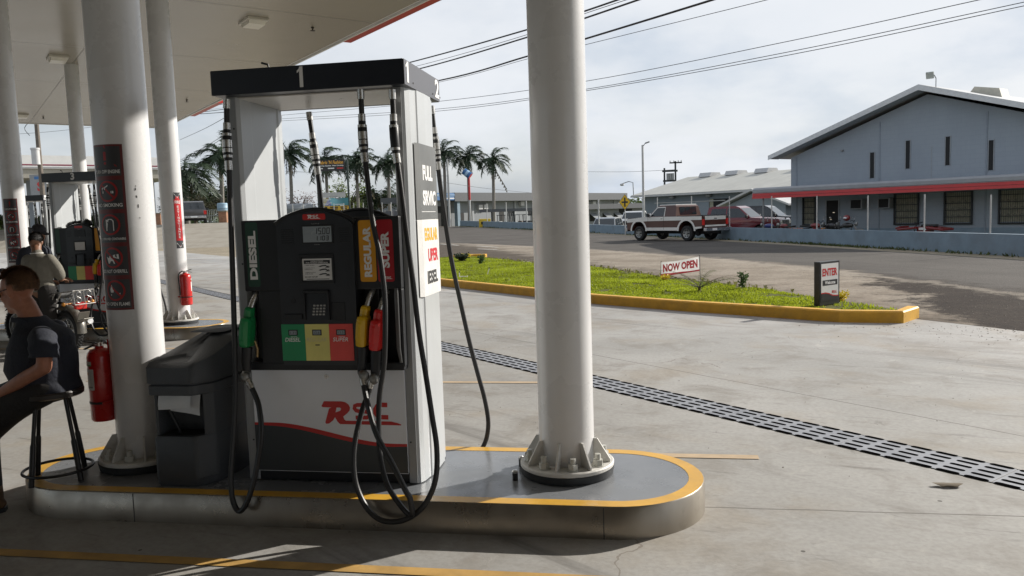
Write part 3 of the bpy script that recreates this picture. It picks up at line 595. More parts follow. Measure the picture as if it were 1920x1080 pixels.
HE=[(-0.276,0.30,2.15),(-0.268,0.30,2.06),(-0.252,0.31,1.855),(-0.242,0.33,1.624),(-0.240,0.36,1.356),(-0.255,0.41,1.0),(-.27,.46,.6),(-.33,.53,.1),(-.36,.55,-.04),(-.31,.55,-.09),(-.26,.53,0.05),(-.25,.48,.4),(-.26,.43,.63)]
HF=[(-.50,.35,2.15),(-.51,.36,2.0),(-.53,.40,1.4),(-.51,.45,.9),(-.44,.53,.2),(-.38,.55,-.02),(-.30,.55,-.04),(-.26,.54,.06),(-.28,.5,.3),(-.33,.43,.63)]
def hose(t,P,tip,big,label=None):
    S=smoothpath(P,5); up3=S[:]
    h=M(); h.tube(S,.0148,10); ho=h.build('hose',RUB,t)
    # fittings strung along the top of the hose
    L=[0]
    for i in range(1,len(S)): L.append(L[-1]+(S[i]-S[i-1]).length)
    def pt(d):
        for i in range(1,len(S)):
            if L[i]>=d: q=(d-L[i-1])/max(1e-6,L[i]-L[i-1]); return S[i-1].lerp(S[i],q)
        return S[-1]
    for a,b,r in ((-.0,.05,.019),(.128,.165,.0195),(.185,.205,.025),(.295,.318,.0245),(.335,.385,.0205))+(((.222,.262,.0262),(.268,.29,.0262)) if big else ()): m=M(); m.tube([pt(a),pt((a+b)/2),pt(b)],r,12); m.build('hose_coupling',CHR,ho)
    m=M(); m.tube([pt(.165),pt(.19),pt(.20),pt(.25),pt(.30),pt(.335)],[.020,.020,.0252,.0252,.0252,.019],12); m.build('breakaway_sleeve',PBLK,ho)
    # swivel at the nozzle end
    e=S[-1]; q=S[-4]; m=M(); d=(tip-e); m.tube([q,(q+e)/2,e],[.017,.0195,.0195],12); m.build('hose_end',CHR,ho)
    m=M(); mid=e+Vector((d.x*.15+(-.012 if e.x<0 else .012),0,d.z*.45)); m.tube([e,e+(mid-e)*.7],.0225,12); m.ell(mid,(.028,.028,.03),12,8); m.tube([mid,tip],[.025,.023],12); m.build('swivel',SWV,ho)
def nozzle(t,x,y,z,mat,sg=1,lean=.0):
    """hung nose-up in its boot; y is the front plane, sg=-1 on the far side"""
    T=Matrix.Translation((x,y,z))@(Matrix.Identity(4) if sg>0 else Matrix.Rotation(math.pi,4,'Z'))
    b=M(); b.box((0,-.035,.105),(.058,.10,.17),(0,R(6),0),.022,T); b.box((.010,-.02,.205),(.046,.062,.075),(0,R(12),0),.018,T); b.box((-.004,-.062,.11),(.052,.05,.12),(0,R(6),0),.02,T)
    o=b.build('nozzle',mat,t,40)
    m=M(); m.tube([(.013,-.012,.225),(.026,.005,.275),(.036,.05,.325),(.04,.075,.345)],[.0155,.0145,.013,.0125],12,mx=T)
    for k in range(4): 
        q=Vector((.022,0,.262)).lerp(Vector((.036,.05,.325)),k/3.2); m.tube([q,q+Vector((.003,.01,.012))],.0165,12,mx=T)
    m.build('spout',CHR,o)
    m=M(); m.tube([(-.004,-.045,.02),(-.010,-.05,-.06),(-.014,-.05,-.125)],[.031,.028,.024],14,flat=.85,mx=T); m.build('grip',PBLK,o)
    m=M(); m.tube([(.022,.0,.05),(.030,.012,.0),(.026,.012,-.045)],.007,8,mx=T); m.build('lever',pm('lever_brass',(.35,.25,.12),.35,.7),o)
    return Vector(T@Vector((-.014,-.05,-.12)))
ONE=[(.42,0),(.42,.80),(.36,.74),(.22,.69),(.22,.80),(.40,.90),(.47,1.0),(.72,1.0),(.72,0)]
def numeral(m,t,fn,x,z,h,w):
    if t=='1': m.flat([[(x+(a-.5)*h*.62,z+b*h) for a,b in ONE]],fn)
    else: m.text(t,fn,x,z,h,w,.03,'c')
def pump(loc,label,d1,d2):
    t=thing('fuel_pump',label,'fuel pump',loc,0,'tall white and black fuel pumps')
    # side towers
    out=[(.452,-.275),(.495,-.275),(.513,-.264),(.528,-.225),(.535,-.165),(.538,-.155),(.538,-.148),(.545,-.140),(.548,0),(.545,.14),(.538,.148),(.535,.165),(.528,.225),(.513,.264),(.495,.275),(.452,.275),(.442,.262),(.440,.215),(.446,.20),(.447,-.115),(.440,-.13),(.440,-.25)]
    for s in (1,-1):
        P=[(s*a,b) for a,b in out]; m=M(); m.prism(P,.006,2.172,'z'); tw=m.build('side_tower',SIDE,t)
        for sy in (-1,1): m=M(); m.bb(s*.4535,s*.4985,sy*.2755,sy*.279,.008,2.165,.002); m.build('front_strip',STRP,tw)
        m=M()
        for sy in (-1,1):
            for z in (.24,1.25,2.0): m.cyl((s*.468,sy*.2785,z),(s*.468,sy*.2815,z),.005,n=10)
        m.build('screw',GROUT,tw)
    # header
    m=M(); m.bb(-.542,.542,-.358,.358,2.172,2.305,.004); hd=m.build('header',HDR,t)
    m=M()
    for s in (1,-1): m=M(); m.bb(s*.5425,s*.546,-.354,.354,2.174,2.303); m.build('end_panel',ENDG,hd)
    m=M(); m.bb(-.44,.44,-.26,.26,2.165,2.1715); m.build('header_soffit',pm('soffit_white',(.58,.56,.53),.3),hd)
    for dd_,fn_,x_,w_ in ((d1,front(-.3595),-.026,.062),(d2,rear(.3595),.0,.064),(d1,lambda a,b:(.5475,a*1.5+.14,b),-.295,.075),(d2,lambda a,b:(.5475,a,b),.295,.09),(d1,lambda a,b:(-.5475,-a,b),-.29,.075)): m=M(); numeral(m,dd_,fn_,x_,2.189,.108,w_); m.build('pump_number',LTR,hd,norm=False)
    m=M(); m.tube([(-.23,-.30,2.306),(-.235,-.30,2.33),(-.28,-.28,2.345)],.006,8); m.build('lifting_lug',GROUT,hd)
    m=M()
    for x in (.2,.36,-.2): m.cyl((.5465,x,2.2),(.549,x,2.2),.005,n=8)
    m.build('rivet',GROUT,hd)
    # lower doors and plinth, front and rear alike
    for sg,F in ((-1,front),(1,rear)):
        yf=sg*.29
        m=M(); m.bb(-.450,.450,yf,sg*.23,.062,.672,.003); dr=m.build('lower_door',DOORW,t)
        wv=[]
        for i in range(25):
            x=-.45+.9*i/24; q=(x+.45)/.9; s_=q*q*(3-2*q); s_=max(0,min(1,(q-.12)/.8)); s_=s_*s_*(3-2*s_); wv.append((x,.345-.112*s_))
        lo=[(x,z-.014-.012*math.sin(math.pi*min(1,(x+.45)/.9))) for x,z in wv]
        m=M(); m.flat([wv+lo[::-1]],F(yf+sg*.0012)); m.build('red_wave',LRED,dr,norm=False)
        m=M(); m.flat([lo+[(.45,.066),(-.45,.066)]],F(yf+sg*.0010)); m.build('charcoal_field',DOORG,dr,norm=False)
        m=M(); rsc(m,F(yf+sg*.0014),-.040,.338,.462); m.build('logo',LRED,dr,norm=False)
        m=M(); m.cyl((0*sg-.002,yf,.611),(-.002,yf+sg*.003,.611),.012,n=16); lk=m.build('lock',CHR,dr)
        m=M(); m.bb(-.0035,-.0005,yf+sg*.0032,yf+sg*.0036,.604,.618); m.build('keyhole',GROUT,lk)
        m=M(); m.bb(-.45,.45,sg*.265,sg*.2,.004,.058,.002); m.build('plinth',PBLK,t)
    # black head: core, then slabs that leave the nozzle boots open
    m=M(); m.bb(-.438,.438,-.225,.225,.675,1.485,.01); m.build('head_core',PBLK,t)
    for sg,F in ((-1,front),(1,rear)):
        k=1 if sg<0 else -1
        def bx(m,x0,x1,y0,y1,z0,z1,bev=.008): m.bb(k*x0,k*x1,sg*y0,sg*y1,z0,z1,bev)
        hs=M()
        bx(hs,-.432,.474,.226,.338,1.10,1.492); bx(hs,-.355,.222,.2262,.337,.672,1.105); bx(hs,.452,.474,.2264,.337,.674,1.102); bx(hs,-.432,.47,.2266,.339,.655,.70)
        bx(hs,.322,.332,.227,.30,.70,1.10,.003)
        hd_=hs.build('head',PBLK,t)
        m=M(); m.tube([(k*.445,sg*.345,1.105),(k*.447,sg*.352,1.07),(k*.447,sg*.352,.78),(k*.455,sg*.345,.70)],[.010,.012,.012,.008],8,flat=.7); m.build('boot_guard',pm('guard_grey',(.10,.10,.10),.3),hd_)
        # raised centre console with its arched top
        arch=[(-.212,.690)]+[(.222,.690),(.225,1.46)]+[(.225-.437*i/12,1.462+.07*math.sin(math.pi*i/12)**.8) for i in range(1,12)]+[(-.212,1.46)]
        m=M(); m.prism([(k*a,b) for a,b in arch],sg*.338,sg*.366,'y'); cn=m.build('console',PBL2,t)
        m=M(); m.tube([(k*(.235-.457*i/14),sg*.352,1.468+.072*math.sin(math.pi*i/14)**.8) for i in range(15)],.012,8); m.build('console_hood',PBLK,cn)
        yf=sg*.3665
        m=M(); m.flat([rrect(-.055,.075,1.484,1.516,.008)],F(yf+sg*.001)); bd=m.build('logo_badge',LRED,cn,norm=False)
        m=M(); rsc(m,F(yf+sg*.002),-.028,1.490,.075); m.build('badge_lettering',LTR,bd,norm=False)
        # money and litre display
        m=M(); bx(m,-.066,.115,.366,.371,1.355,1.458,.003); fr=m.build('display_bezel',PBLK,cn)
        m=M(); m.flat([[(-.056,1.364),(.106,1.364),(.106,1.449),(-.056,1.449)]],F(sg*.3716)); ds=m.build('display',LCD,fr,norm=False)
        m=M(); SG={'1':'bc','5':'afgcd','0':'abcdef','3':'abgcd'}
        def dig(ch,x,z,h,w):
            q=h/2; s=.0045; E={'a':((0,h),(w,h)),'b':((w,h),(w,q)),'c':((w,q),(w,0)),'d':((0,0),(w,0)),'e':((0,q),(0,0)),'f':((0,h),(0,q)),'g':((0,q),(w,q))}
            for c_ in SG[ch]: (a,b),(c2,d2_)=E[c_]; m.ribbon([(x+a+b*.1,z+b),(x+c2+d2_*.1,z+d2_)],s,F(sg*.3722))
        for i,ch in enumerate('1500'): dig(ch,.008+i*.024,1.408,.031,.014)
        for i,ch in enumerate('1103'): dig(ch,.012+i*.021,1.374,.022,.012)
        m.ribbon([(.052,1.406),(.052,1.409)],.003,F(sg*.3722)); m.ribbon([(.028,1.372),(.028,1.375)],.003,F(sg*.3722)); m.build('digits',SEG,ds,norm=False)
        m=M(); m.text('Total Sale $',F(sg*.3674),.015,1.460,.006,.045,.0,'c'); m.text('Litres',F(sg*.3674),.02,1.349,.006,.03,.0,'c'); m.build('small_lettering',KEY,cn,norm=False)
        # speaker louvres
        m=M()
        for i in range(7): bx(m,-.185,-.115,.366,.3685,1.36+i*.012,1.365+i*.012,.001)
        for i in range(7): bx(m,.15,.205,.366,.3685,1.36+i*.012,1.365+i*.012,.001)
        m.build('louvre',PBLK,cn)
        # instruction card in its frame
        m=M(); 
        for a,b,c_,d_ in ((-.088,.109,1.139,1.155),(-.088,.109,1.284,1.300),(-.088,-.072,1.155,1.284),(.099,.109,1.155,1.284)): bx(m,a,b,.366,.374,c_,d_,.002)
        m.build('card_frame',PBLK,cn)
        m=M(); m.flat([[(-.071,1.158),(.098,1.158),(.098,1.275),(-.071,1.275)]],F(sg*.3672)); cd_=m.build('instruction_card',NOTE,cn,norm=False)
        m=M(); m.flat([[(-.062,1.247),(.088,1.247),(.088,1.267),(-.062,1.267)]],F(sg*.3678)); FN=F(sg*.3682)
        for z,tx in ((1.236,'1. INSERT NOZZLE'),(1.222,'2. SQUEEZE LEVER TO'),(1.214,'DISPENSE FUEL'),(1.198,'3. REMOVE NOZZLE'),(1.190,'AFTER FILLING')): m.text(tx,FN,-.058,z,.005,None,.01)
        m.text('DO NOT TOP OFF',FN,-.058,1.172,.008,.072,.02); m.ribbon([(-.05,1.164),(.08,1.164)],.003,FN)
        for z in (1.234,1.214,1.190): m.ribbon([(.028,z-.002),(.045,z+.002),(.062,z+.003),(.07,z-.003),(.08,z-.002)],.007,FN); m.ribbon([(.022,z-.003),(.035,z+.001)],.003,FN); m.ribbon([(.06,z-.008),(.082,z-.008),(.083,z-.001)],.003,FN)
        m.build('card_print',INK,cd_,norm=False)
        m=M(); m.text('INSTRUCTIONS',F(sg*.3684),.013,1.2585,.006,.07,.02,'c'); m.text('FOR NOZZLE OPERATION',F(sg*.3684),.013,1.2495,.0065,.125,.02,'c'); m.build('card_heading',LTR,cd_,norm=False)
        # panel seams
        m=M()
        for a,b,c_,d_ in ((-.205,.218,1.334,1.336),(-.20,.19,1.112,1.114),(.188,.190,1.114,1.31)): bx(m,a,b,.366,.3671,c_,d_,0)
        m.build('panel_seam',INK,cn)
        # keypad in its recess
        m=M()
        for a,b,c_,d_ in ((-.074,-.062,.94,1.10),(.066,.076,.94,1.10),(-.074,.076,1.088,1.104)): bx(m,a,b,.366,.385,c_,d_,.003)
        m.build('keypad_frame',PBLK,cn)
        m=M(); m.prism([(.366*sg,1.085),(.366*sg,.945),(.378*sg,.945),(.3675*sg,1.085)],k*-.061,k*.065,'x'); kp=m.build('keypad_panel',PBL2,cn)
        m=M()
        for r in range(4):
            for c_ in range(4): x=-.012+c_*.0195+r*-.002; z=1.020-r*.016; y=.368+.0085*(1.06-z)/.1; bx(m,x-.0062,x+.0062,y,y+.004,z-.0045,z+.0045,.001)
        m.build('key',KEY,kp)
        m=M(); m.cyl((k*-.135,sg*.366,1.045),(k*-.135,sg*.369,1.045),.014,n=16); m.build('call_button',PBLK,cn)
        m=M(); bx(m,-.19,-.085,.366,.376,.945,.975,.004); m.build('receipt_slot',PBLK,cn); m=M(); bx(m,.085,.16,.366,.370,.935,1.035,.003); m.build('card_reader',PBLK,cn)
        # price panels
        for nm,mt,x0,x1,tx,pr in (('diesel_price',PG,-.214,-.078,'DIESEL','1.31'),('regular_price',PY,-.077,.062,'REGULAR','12.6'),('super_price',PR,.063,.199,'SUPER','13.5')):
            m=M(); bx(m,x0,x1,.3665,.3705,.716,.918,.001); p=m.build(nm,mt,cn); cxx=(x0+x1)/2
            m=M(); bx(m,cxx-.027,cxx+.027,.3706,.372,.856,.888,.001); m.build('price_bezel',PBLK,p)
            m=M(); m.flat([[(cxx-.021,.861),(cxx+.021,.861),(cxx+.021,.883),(cxx-.021,.883)]],F(sg*.3726)); m.build('price_lcd',LCD,p,norm=False)
            m=M(); m.text(pr,F(sg*.3732),cxx,.865,.013,.03,.0,'c'); m.build('price_digits',SEG,p,norm=False)
            m=M(); m.text(tx,F(sg*.3712),cxx-.005,.822,.022,.088 if tx!='REGULAR' else .115,.012,'c',ital=.2); m.ribbon([(cxx-.015,.849),(cxx+.022,.849)],.002,F(sg*.3712)); m.build('price_lettering',LTR if tx!='REGULAR' else pm('faint_lettering',(.60,.54,.30),.5),p,norm=False)
            if tx=='REGULAR': m=M(); m.flat([rrect(cxx-.013,cxx+.013,.800,.806,.0025)],F(sg*.3712)); m.build('price_mark',INK,p,norm=False)
        # grade signs
        for nm,mt,x0,x1,z0,z1,tx,tx0,tx1 in (('diesel_sign',GRN,-.408,-.335,1.125,1.482,'DIESEL',1.165,1.435),('regular_sign',ORG,.246,.338,1.142,1.474,'REGULAR',1.168,1.440),('super_sign',SUPR,.346,.438,1.140,1.474,'SUPER',1.215,1.410)):
            m=M(); m.flat([rrect(x0,x1,z0,z1,.014)],F(sg*.3392)); p=m.build(nm,mt,hd_,norm=False)
            m=M(); hh=.046 if nm!='regular_sign' else .044; xc=(x0+x1)/2+hh/2
            m.text(tx,F(sg*.3400),xc,tx0,hh,tx1-tx0,.05,rot=True)
            if tx=='SUPER': rsc(m,F(sg*.3400),x0+.028,1.155,.052)
            m.build('sign_lettering',LTR,p,norm=False)
    for x,y,z,mt,P,sg in ((-.410,-.345,.775,NG,HC,1),(.262,-.345,.775,NY,HB,1),(.338,-.35,.755,NR,HA,1),(.40,.345,.775,NG,HD,-1),(-.26,.345,.775,NY,HE,-1),(-.34,.345,.775,NR,HF,-1)):
        tip=nozzle(t,x,y,z,mt,sg); hose(t,P,tip,mt is not NR)
    return t
PLOC=(-1.778,4.41,.17)
p1=pump(PLOC,'nearest fuel pump marked 1 and 2 with coloured nozzles and long black hoses','1','2')
# paper price decals on the sunlit side of the nearest pump
m=M(); sx=lambda e:(lambda a,b:(.5485+e-.000*abs(a),a,b))
grid(m,-.150,.205,1.468,1.885,lambda a,b:(.5488 if a<.138 else .5488-.0035*((a-.138)/.067),a,b),14); m.quad((.5365,-.205,1.468),(.5488,-.150,1.468),(.5488,-.150,1.885),(.5365,-.205,1.885)); dk=m.build('full_service_decal',DKG,p1,norm=False)
m=M(); m.text('FULL',sx(.0012),.0,1.685,.085,.20,.045,'c'); m.build('decal_lettering',LTR,dk,norm=False); m=M(); m.text('SRVIC',sx(.0012),.02,1.545,.085,.27,.045,'c'); m.ribbon([(-.15,1.51),(.14,1.51)],.003,sx(.0012)); m.build('decal_lettering',LTR,dk,norm=False)
m=M(); grid(m,-.150,.205,1.035,1.466,lambda a,b:(.5492 if a<.138 else .5492-.0035*((a-.138)/.067),a,b),14); m.quad((.5368,-.205,1.04),(.5492,-.150,1.035),(.5492,-.150,1.466),(.5368,-.205,1.466)); dw=m.build('fuel_list_decal',DWH,p1,norm=False)
for tx,z,mt,w in (('EGULAR',1.345,DTY,.27),('UPER',1.225,DTR,.21),('IESEL',1.10,DTB,.22)): m=M(); m.text(tx,sx(.0018),.025 if tx!='UPER' else .05,z,.075,w,.04,'c'); m.build('decal_lettering',mt,dw,norm=False)
def pdup(k,label,d1,d2):
    r=dup(p1,sh(PLOC,k),None,label,skip=('full_service_decal','fuel_list_decal'))
    for ch in r.children:
        if ch.name.startswith('header'):
            for g_ in list(ch.children):
                if g_.name.startswith('pump_number'): bpy.data.objects.remove(g_)
            for dd_,fn_,x_,w_ in ((d1,front(-.3595),-.026,.062),(d2,rear(.3595),.0,.064),(d1,lambda a,b:(.5475,a,b),-.26,.15),(d2,lambda a,b:(.5475,a,b),.27,.12)): m=M(); m.text(dd_,fn_,x_,2.192,.104,w_,.03,'c'); m.build('pump_number',LTR,ch,norm=False)
    return r
p3=pdup(1,'fuel pump marked 3 behind the two men, with gloves lying on its top','3','4'); p5=pdup(2,'farthest fuel pump marked 5 at the left behind pump 3','5','6')
# ================================================================== PROPS ON AND AROUND THE ISLANDS
def loft(m,rings,smooth=False,cap0=True,cap1=True):
    n=len(rings[0]); vs=[p for r in rings for p in r]; fs=[]
    for k in range(len(rings)-1):
        for i in range(n): fs.append((k*n+i,k*n+(i+1)%n,(k+1)*n+(i+1)%n,(k+1)*n+i))
    m.add(vs,fs,smooth)
    if cap0: m.add(rings[0],[tuple(range(n))[::-1]])
    if cap1: m.add(rings[-1],[tuple(range(n))])
    return m
BINM=pm('bin_dark_plastic',(.058,.065,.074),.5,0,.12,6,.25,140,dirt=.12); BIN2=pm('bin_inside',(.012,.013,.014),.7)
def rpoly(P,r,n=4):
    out=[]; k=len(P)
    for i in range(k):
        a,b,c=[Vector(P[j%k]) for j in (i-1,i,i+1)]; u=(a-b).normalized(); v=(c-b).normalized(); q=min(r,(a-b).length*.45,(c-b).length*.45); s=b+u*q; e=b+v*q
        for j in range(n+1): t=j/n; p=(1-t)**2*s+2*t*(1-t)*b+t*t*e; out.append((p.x,p.y))
    return out
t=thing('waste_bin','dark grey plastic service bin with paper towels between the pump and left column','waste bin',(-2.60,3.985,.17))
FB=rpoly([(-.185,0),(.075,0),(.155,.10),(.175,.30),(.175,.68),(-.185,.68)],.03)
def ins(P,d,z,zf=None):
    cx,cy=-.005,.34; return [(cx+(x-cx)*(1-d/.18),cy+(y-cy)*(1-d/.34),(z if zf is None else zf(y))) for x,y in P]
m=M(); loft(m,[ins(FB,.012,0),ins(FB,.004,.012),ins(FB,.004,.045),ins(FB,0,.05),ins(FB,.002,.275),ins(FB,.010,.290)],True); body=m.build('base',BINM,t,40)
m=M(); TB=[(-.150,.022),(.060,.022),(.105,.085),(.105,.165),(-.150,.165)]; m.flat([[p for p in TB]],lambda a,b:(a,b,.2925)); m.build('trough',BIN2,body,norm=False)
m=M(); m.ribbon(TB,.012,lambda a,b:(a,b,.294),True); m.build('trough_lip',BINM,body,norm=False)
m=M(); BK=rpoly([(-.18,.03),(-.160,.03),(-.152,.17),(.07,.17),(.10,.06),(.150,.105),(.172,.30),(.172,.67),(-.18,.67)],.012); loft(m,[[(x,y,.288) for x,y in BK],[(x,y,.54) for x,y in BK]],True); m.build('back_column',BINM,t,40)
FL=rpoly([(-.197,-.016),(.085,-.016),(.17,.09),(.19,.30),(.19,.69),(-.197,.69)],.035)
zt=lambda y:.70+.115*max(0,min(1,(y+.016)/.34))**.8
m=M(); loft(m,[ins(FL,.010,.528),ins(FL,.004,.533),ins(FL,.004,.582),ins(FL,.014,.588),ins(FL,.014,.592),ins(FL,0,.598),ins(FL,0,.688),ins(FL,.008,0,lambda y:zt(y)-.008),ins(FL,.03,0,lambda y:zt(y)+.004),ins(FL,.11,0,lambda y:zt(y)+.020),ins(FL,.15,0,lambda y:zt(y)+.022)],True); lid=m.build('lid',BINM,t,40)
m=M(); m.flat([[(-.12+.23*a,.30+.34*b) for a,b in ((0,.12),(.12,0),(.88,0),(1,.12),(1,.88),(.88,1),(.12,1),(0,.88))]],lambda a,b:(a,b,.8405)); m.build('lid_opening',BIN2,lid,norm=False)

TOW=pm('paper_towel',(.62,.64,.66),.8,0,.04,9,.15,60)
t=thing('paper_towel','white folded paper towel hanging out of the dark bin','paper towel',(-2.60,3.985,.17))
m=M()
def towel(x0,x1,y,z0,z1,sl):
    n=8; vs=[];fs=[]
    for j in range(4):
        for i in range(n+1): q=i/n; vs.append((x0+(x1-x0)*q,y-.018*math.sin(j/3*2.2)+.004*math.sin(q*7+j),z1+(z0-z1)*j/3-sl*q*(j/3)))
    for j in range(3):
        for i in range(n): a=j*(n+1)+i; fs.append((a,a+1,a+n+2,a+n+1))
    m.add(vs,fs,True)
towel(-.150,.050,.035,.440,.530,-.012); towel(-.13,.085,.07,.435,.52,.035); m.build('sheet',TOW,t)
t=thing('squeegee','black handled squeegee standing in the front trough of the bin','squeegee',(-2.60,3.985,.17))
m=M(); m.tube([(-.055,.105,.235),(-.075,.085,.32),(-.125,.04,.505)],[.013,.011,.0125],10); m.build('handle',PBLK,t); m=M(); m.box((-.055,.10,.25),(.06,.025,.04),(0,R(-12),0),.006); m.build('squeegee_head',PBLK,t)
# ------------------------------------------------------------------ stool
STM=pm('stool_dark_wood',(.022,.018,.016),.42,0,.3,14,.1,60); STI=pm('stool_iron',(.020,.019,.019),.38,.3,.2,14)
t=thing('bar_stool','dark round stool with foot ring under the seated man','stool',(-3.485,4.08,.17),R(33))
m=M(); m.lathe([(.02,.500),(.158,.500),(.170,.508),(.172,.530),(.166,.540),(.10,.536),(.02,.534)],n=36); m.build('seat',STM,t)
for k in range(4):
    a=R(45+90*k); c_,s_=math.cos(a),math.sin(a); m=M(); m.tube([(c_*.105,s_*.105,.502),(c_*.147,s_*.147,.24)],.0115,12); m.tube([(c_*.145,s_*.145,.25),(c_*.147,s_*.147,.235),(c_*.180,s_*.180,.0)],[.0115,.0155,.0155],12); m.build('leg',STI,t)
m=M(); m.tube([(.186*math.cos(2*math.pi*i/40),.186*math.sin(2*math.pi*i/40),.062) for i in range(41)],.0085,10,False); m.build('foot_ring',STI,t)
# ------------------------------------------------------------------ extinguishers
EXR=pm('extinguisher_red',(.50,.016,.014),.28,0,.06,4,coat=.4); EXK=pm('extinguisher_black',(.015,.015,.015),.5); LAB=pm('label_white',(.66,.66,.64),.5,0,.05,20); LBG=pm('label_green',(.08,.3,.07),.5); LBO=pm('label_orange',(.7,.25,.03),.5)
def extinguisher(loc,label,r,h,rz):
    t=thing('fire_extinguisher',label,'extinguisher',loc,rz,'red fire extinguishers')
    m=M(); m.lathe([(r*.9,0),(r,.012),(r,h*.80),(r*.93,h*.85),(r*.70,h*.89),(r*.36,h*.905),(r*.33,h*.93)],n=32); b=m.build('cylinder',EXR,t)
    m=M(); m.lathe([(r+.002,h*.22),(r+.003,h*.235),(r+.002,h*.25)],n=32); m.build('strap',EXK,b)
    m=M(); m.cyl((0,0,h*.92),(0,0,h*.975),.022,n=14); m.cyl((-.0,0,h*.955),(.045,0,h*.955),.012,n=10); m.build('valve',CHR,t)
    m=M(); m.box((.05,0,h*.985),(.12,.022,.008),(0,R(-14),0),.003); m.box((.055,0,h*.948),(.11,.02,.008),(0,R(14),0),.003); m.build('lever_handle',EXK,t)
    m=M(); m.tube(smoothpath([(-.01,0,h*.955),(-.05,-.01,h*.97),(-r-.018,-.01,h*.86),(-r-.016,-.01,h*.5),(-r-.012,-.012,h*.3)],5),.010,10); m.build('hose',EXK,t)
    f=wrap(r,R(-58)); m=M(); grid(m,0,r*1.25,h*.40,h*.66,f(.0012),10); l=m.build('instruction_label',LAB,t,norm=False)
    m=M(); m.flat([circ(r*.55,h*.60,r*.13,12)],f(.002)); m.flat([[(r*.15,h*.43),(r*.4,h*.43),(r*.4,h*.455),(r*.15,h*.455)]],f(.002)); m.build('flame_mark',LBO,l,norm=False)
    m=M()
    for i in range(4): m.ribbon([(r*.3,h*(.47+.022*i)),(r*1.0,h*(.47+.022*i))],.004,f(.002))
    for i in range(3): m.flat([circ(r*(.62+.2*i),h*.437,r*.07,8)],f(.002))
    m.build('label_print',INK,l,norm=False)
    m=M(); grid(m,r*.1,r*1.1,h*.70,h*.755,f(.0012),8); l=m.build('upper_label',LAB,t,norm=False); m=M(); grid(m,r*.1,r*1.1,h*.70,h*.715,f(.002),8); m.build('green_band',LBG,l,norm=False)
    m=M(); m.box((0,r+.012,h*.93),(.03,.012,.09),None,.002); m.build('hook',EXR,t); m=M(); m.box((0,r+.006,h*.24),(.16,.01,.02),None,.002); m.build('bracket',EXR,t); return t
extinguisher((-3.365,4.32,.455),'large dusty red extinguisher hanging left of the front column','',0,0) if 0 else None
e1_=extinguisher((-3.365,4.36,.455),'darker red extinguisher hanging left of the front column beside the stool',.075,.50,R(-100))
c3=sh(C1R,1); e2_=extinguisher((c3[0]+.205,c3[1]-.115,.46),'small bright red extinguisher on the column behind the bin',.085,.52,R(60))
# ------------------------------------------------------------------ ENTER sign
SGB=pm('sign_black_frame',(.018,.019,.021),.4,0,.1,6); SGW=pm('sign_face_white',(.70,.70,.69),.4,0,.03,4)
t=thing('entrance_sign','small black framed sign reading ENTER standing in the grass bed','sign',(2.575,12.62,.0),R(45))
m=M(); m.bb(0,.52,0,.10,.10,.775,.006); m.build('frame',SGB,t)
F=front(-.002); m=M(); m.flat([[(.035,.165),(.485,.165),(.485,.742),(.035,.742)]],F); fc=m.build('sign_face',SGW,t,norm=False)
m=M(); m.flat([[(.035,.165),(.485,.165),(.485,.225),(.42,.225),(.33,.235),(.24,.268),(.14,.285),(.035,.282)]],front(-.003)); m.flat([[(.07,.405),(.46,.405),(.46,.488),(.07,.488)]],front(-.003)); m.build('black_field',SGB,fc,norm=False)
m=M(); m.ribbon([(.035,.29),(.14,.293),(.24,.276),(.33,.243),(.42,.233),(.485,.232)],.016,front(-.0036)); m.build('red_wave',LRED,fc,norm=False); m=M(); m.text('ENTER',front(-.0036),.26,.55,.118,.39,.038,'c'); m.build('enter_lettering',LRED,fc,norm=False); m=M(); rsc(m,front(-.0036),.31,.275,.15); m.build('logo',LRED,fc,norm=False)
m=M(); m.text('Welcome',front(-.0042),.265,.422,.052,.27,.035,'c'); m.build('white_lettering',LTR,fc,norm=False)
m=M(); m.bb(.09,.32,.03,.07,-.05,.11,.004); m.build('post',SGB,t)
# ------------------------------------------------------------------ NOW OPEN banner
t=thing('banner','white fabric banner reading NOW OPEN between two thin stakes','banner',(0,0,0))
def bn(a,b): # a 0..1 along, b 0..1 up
    s_=.015*math.sin(a*7+b*2)+.03*math.sin(a*2.4); x=.30+.885*a; zl=.100+.095*a+.02*math.sin(a*3.1); zh=.43+.10*a-.02*math.sin(a*3.14)
    return (x,18.6+.25*a+s_,zl+(zh-zl)*b)
m=M(); n=24
for i in range(n):
    for j in range(6): m.quad(bn(i/n,j/6),bn((i+1)/n,j/6),bn((i+1)/n,(j+1)/6),bn(i/n,(j+1)/6))
sh_=m.build('cloth',leafm('banner_white',(.78,.77,.75),.05,.45,3),t,norm=False)
def bf(a,b): p=bn(a,b); return (p[0],p[1]-.006,p[2])
m=M(); m.text('NOW OPEN',bf,.5,.25,.60,.90,.045,'c'); m.flat([[(i/12,0) for i in range(13)]+[(1,.10),(.75,.06),(.5,.09),(.25,.11),(.12,.17),(0,.18)]],bf); m.build('banner_print',pm('banner_red',(.60,.05,.06),.6),sh_,norm=False)
for x,a in ((.285,0),(1.20,1)): m=M(); p=bn(a,1); m.tube([(x,p[1]+.01,.0),(x+(.02 if a==0 else -.01),p[1]+.01,p[2]+.03)],.007,6); m.build('stake',EXK,t)
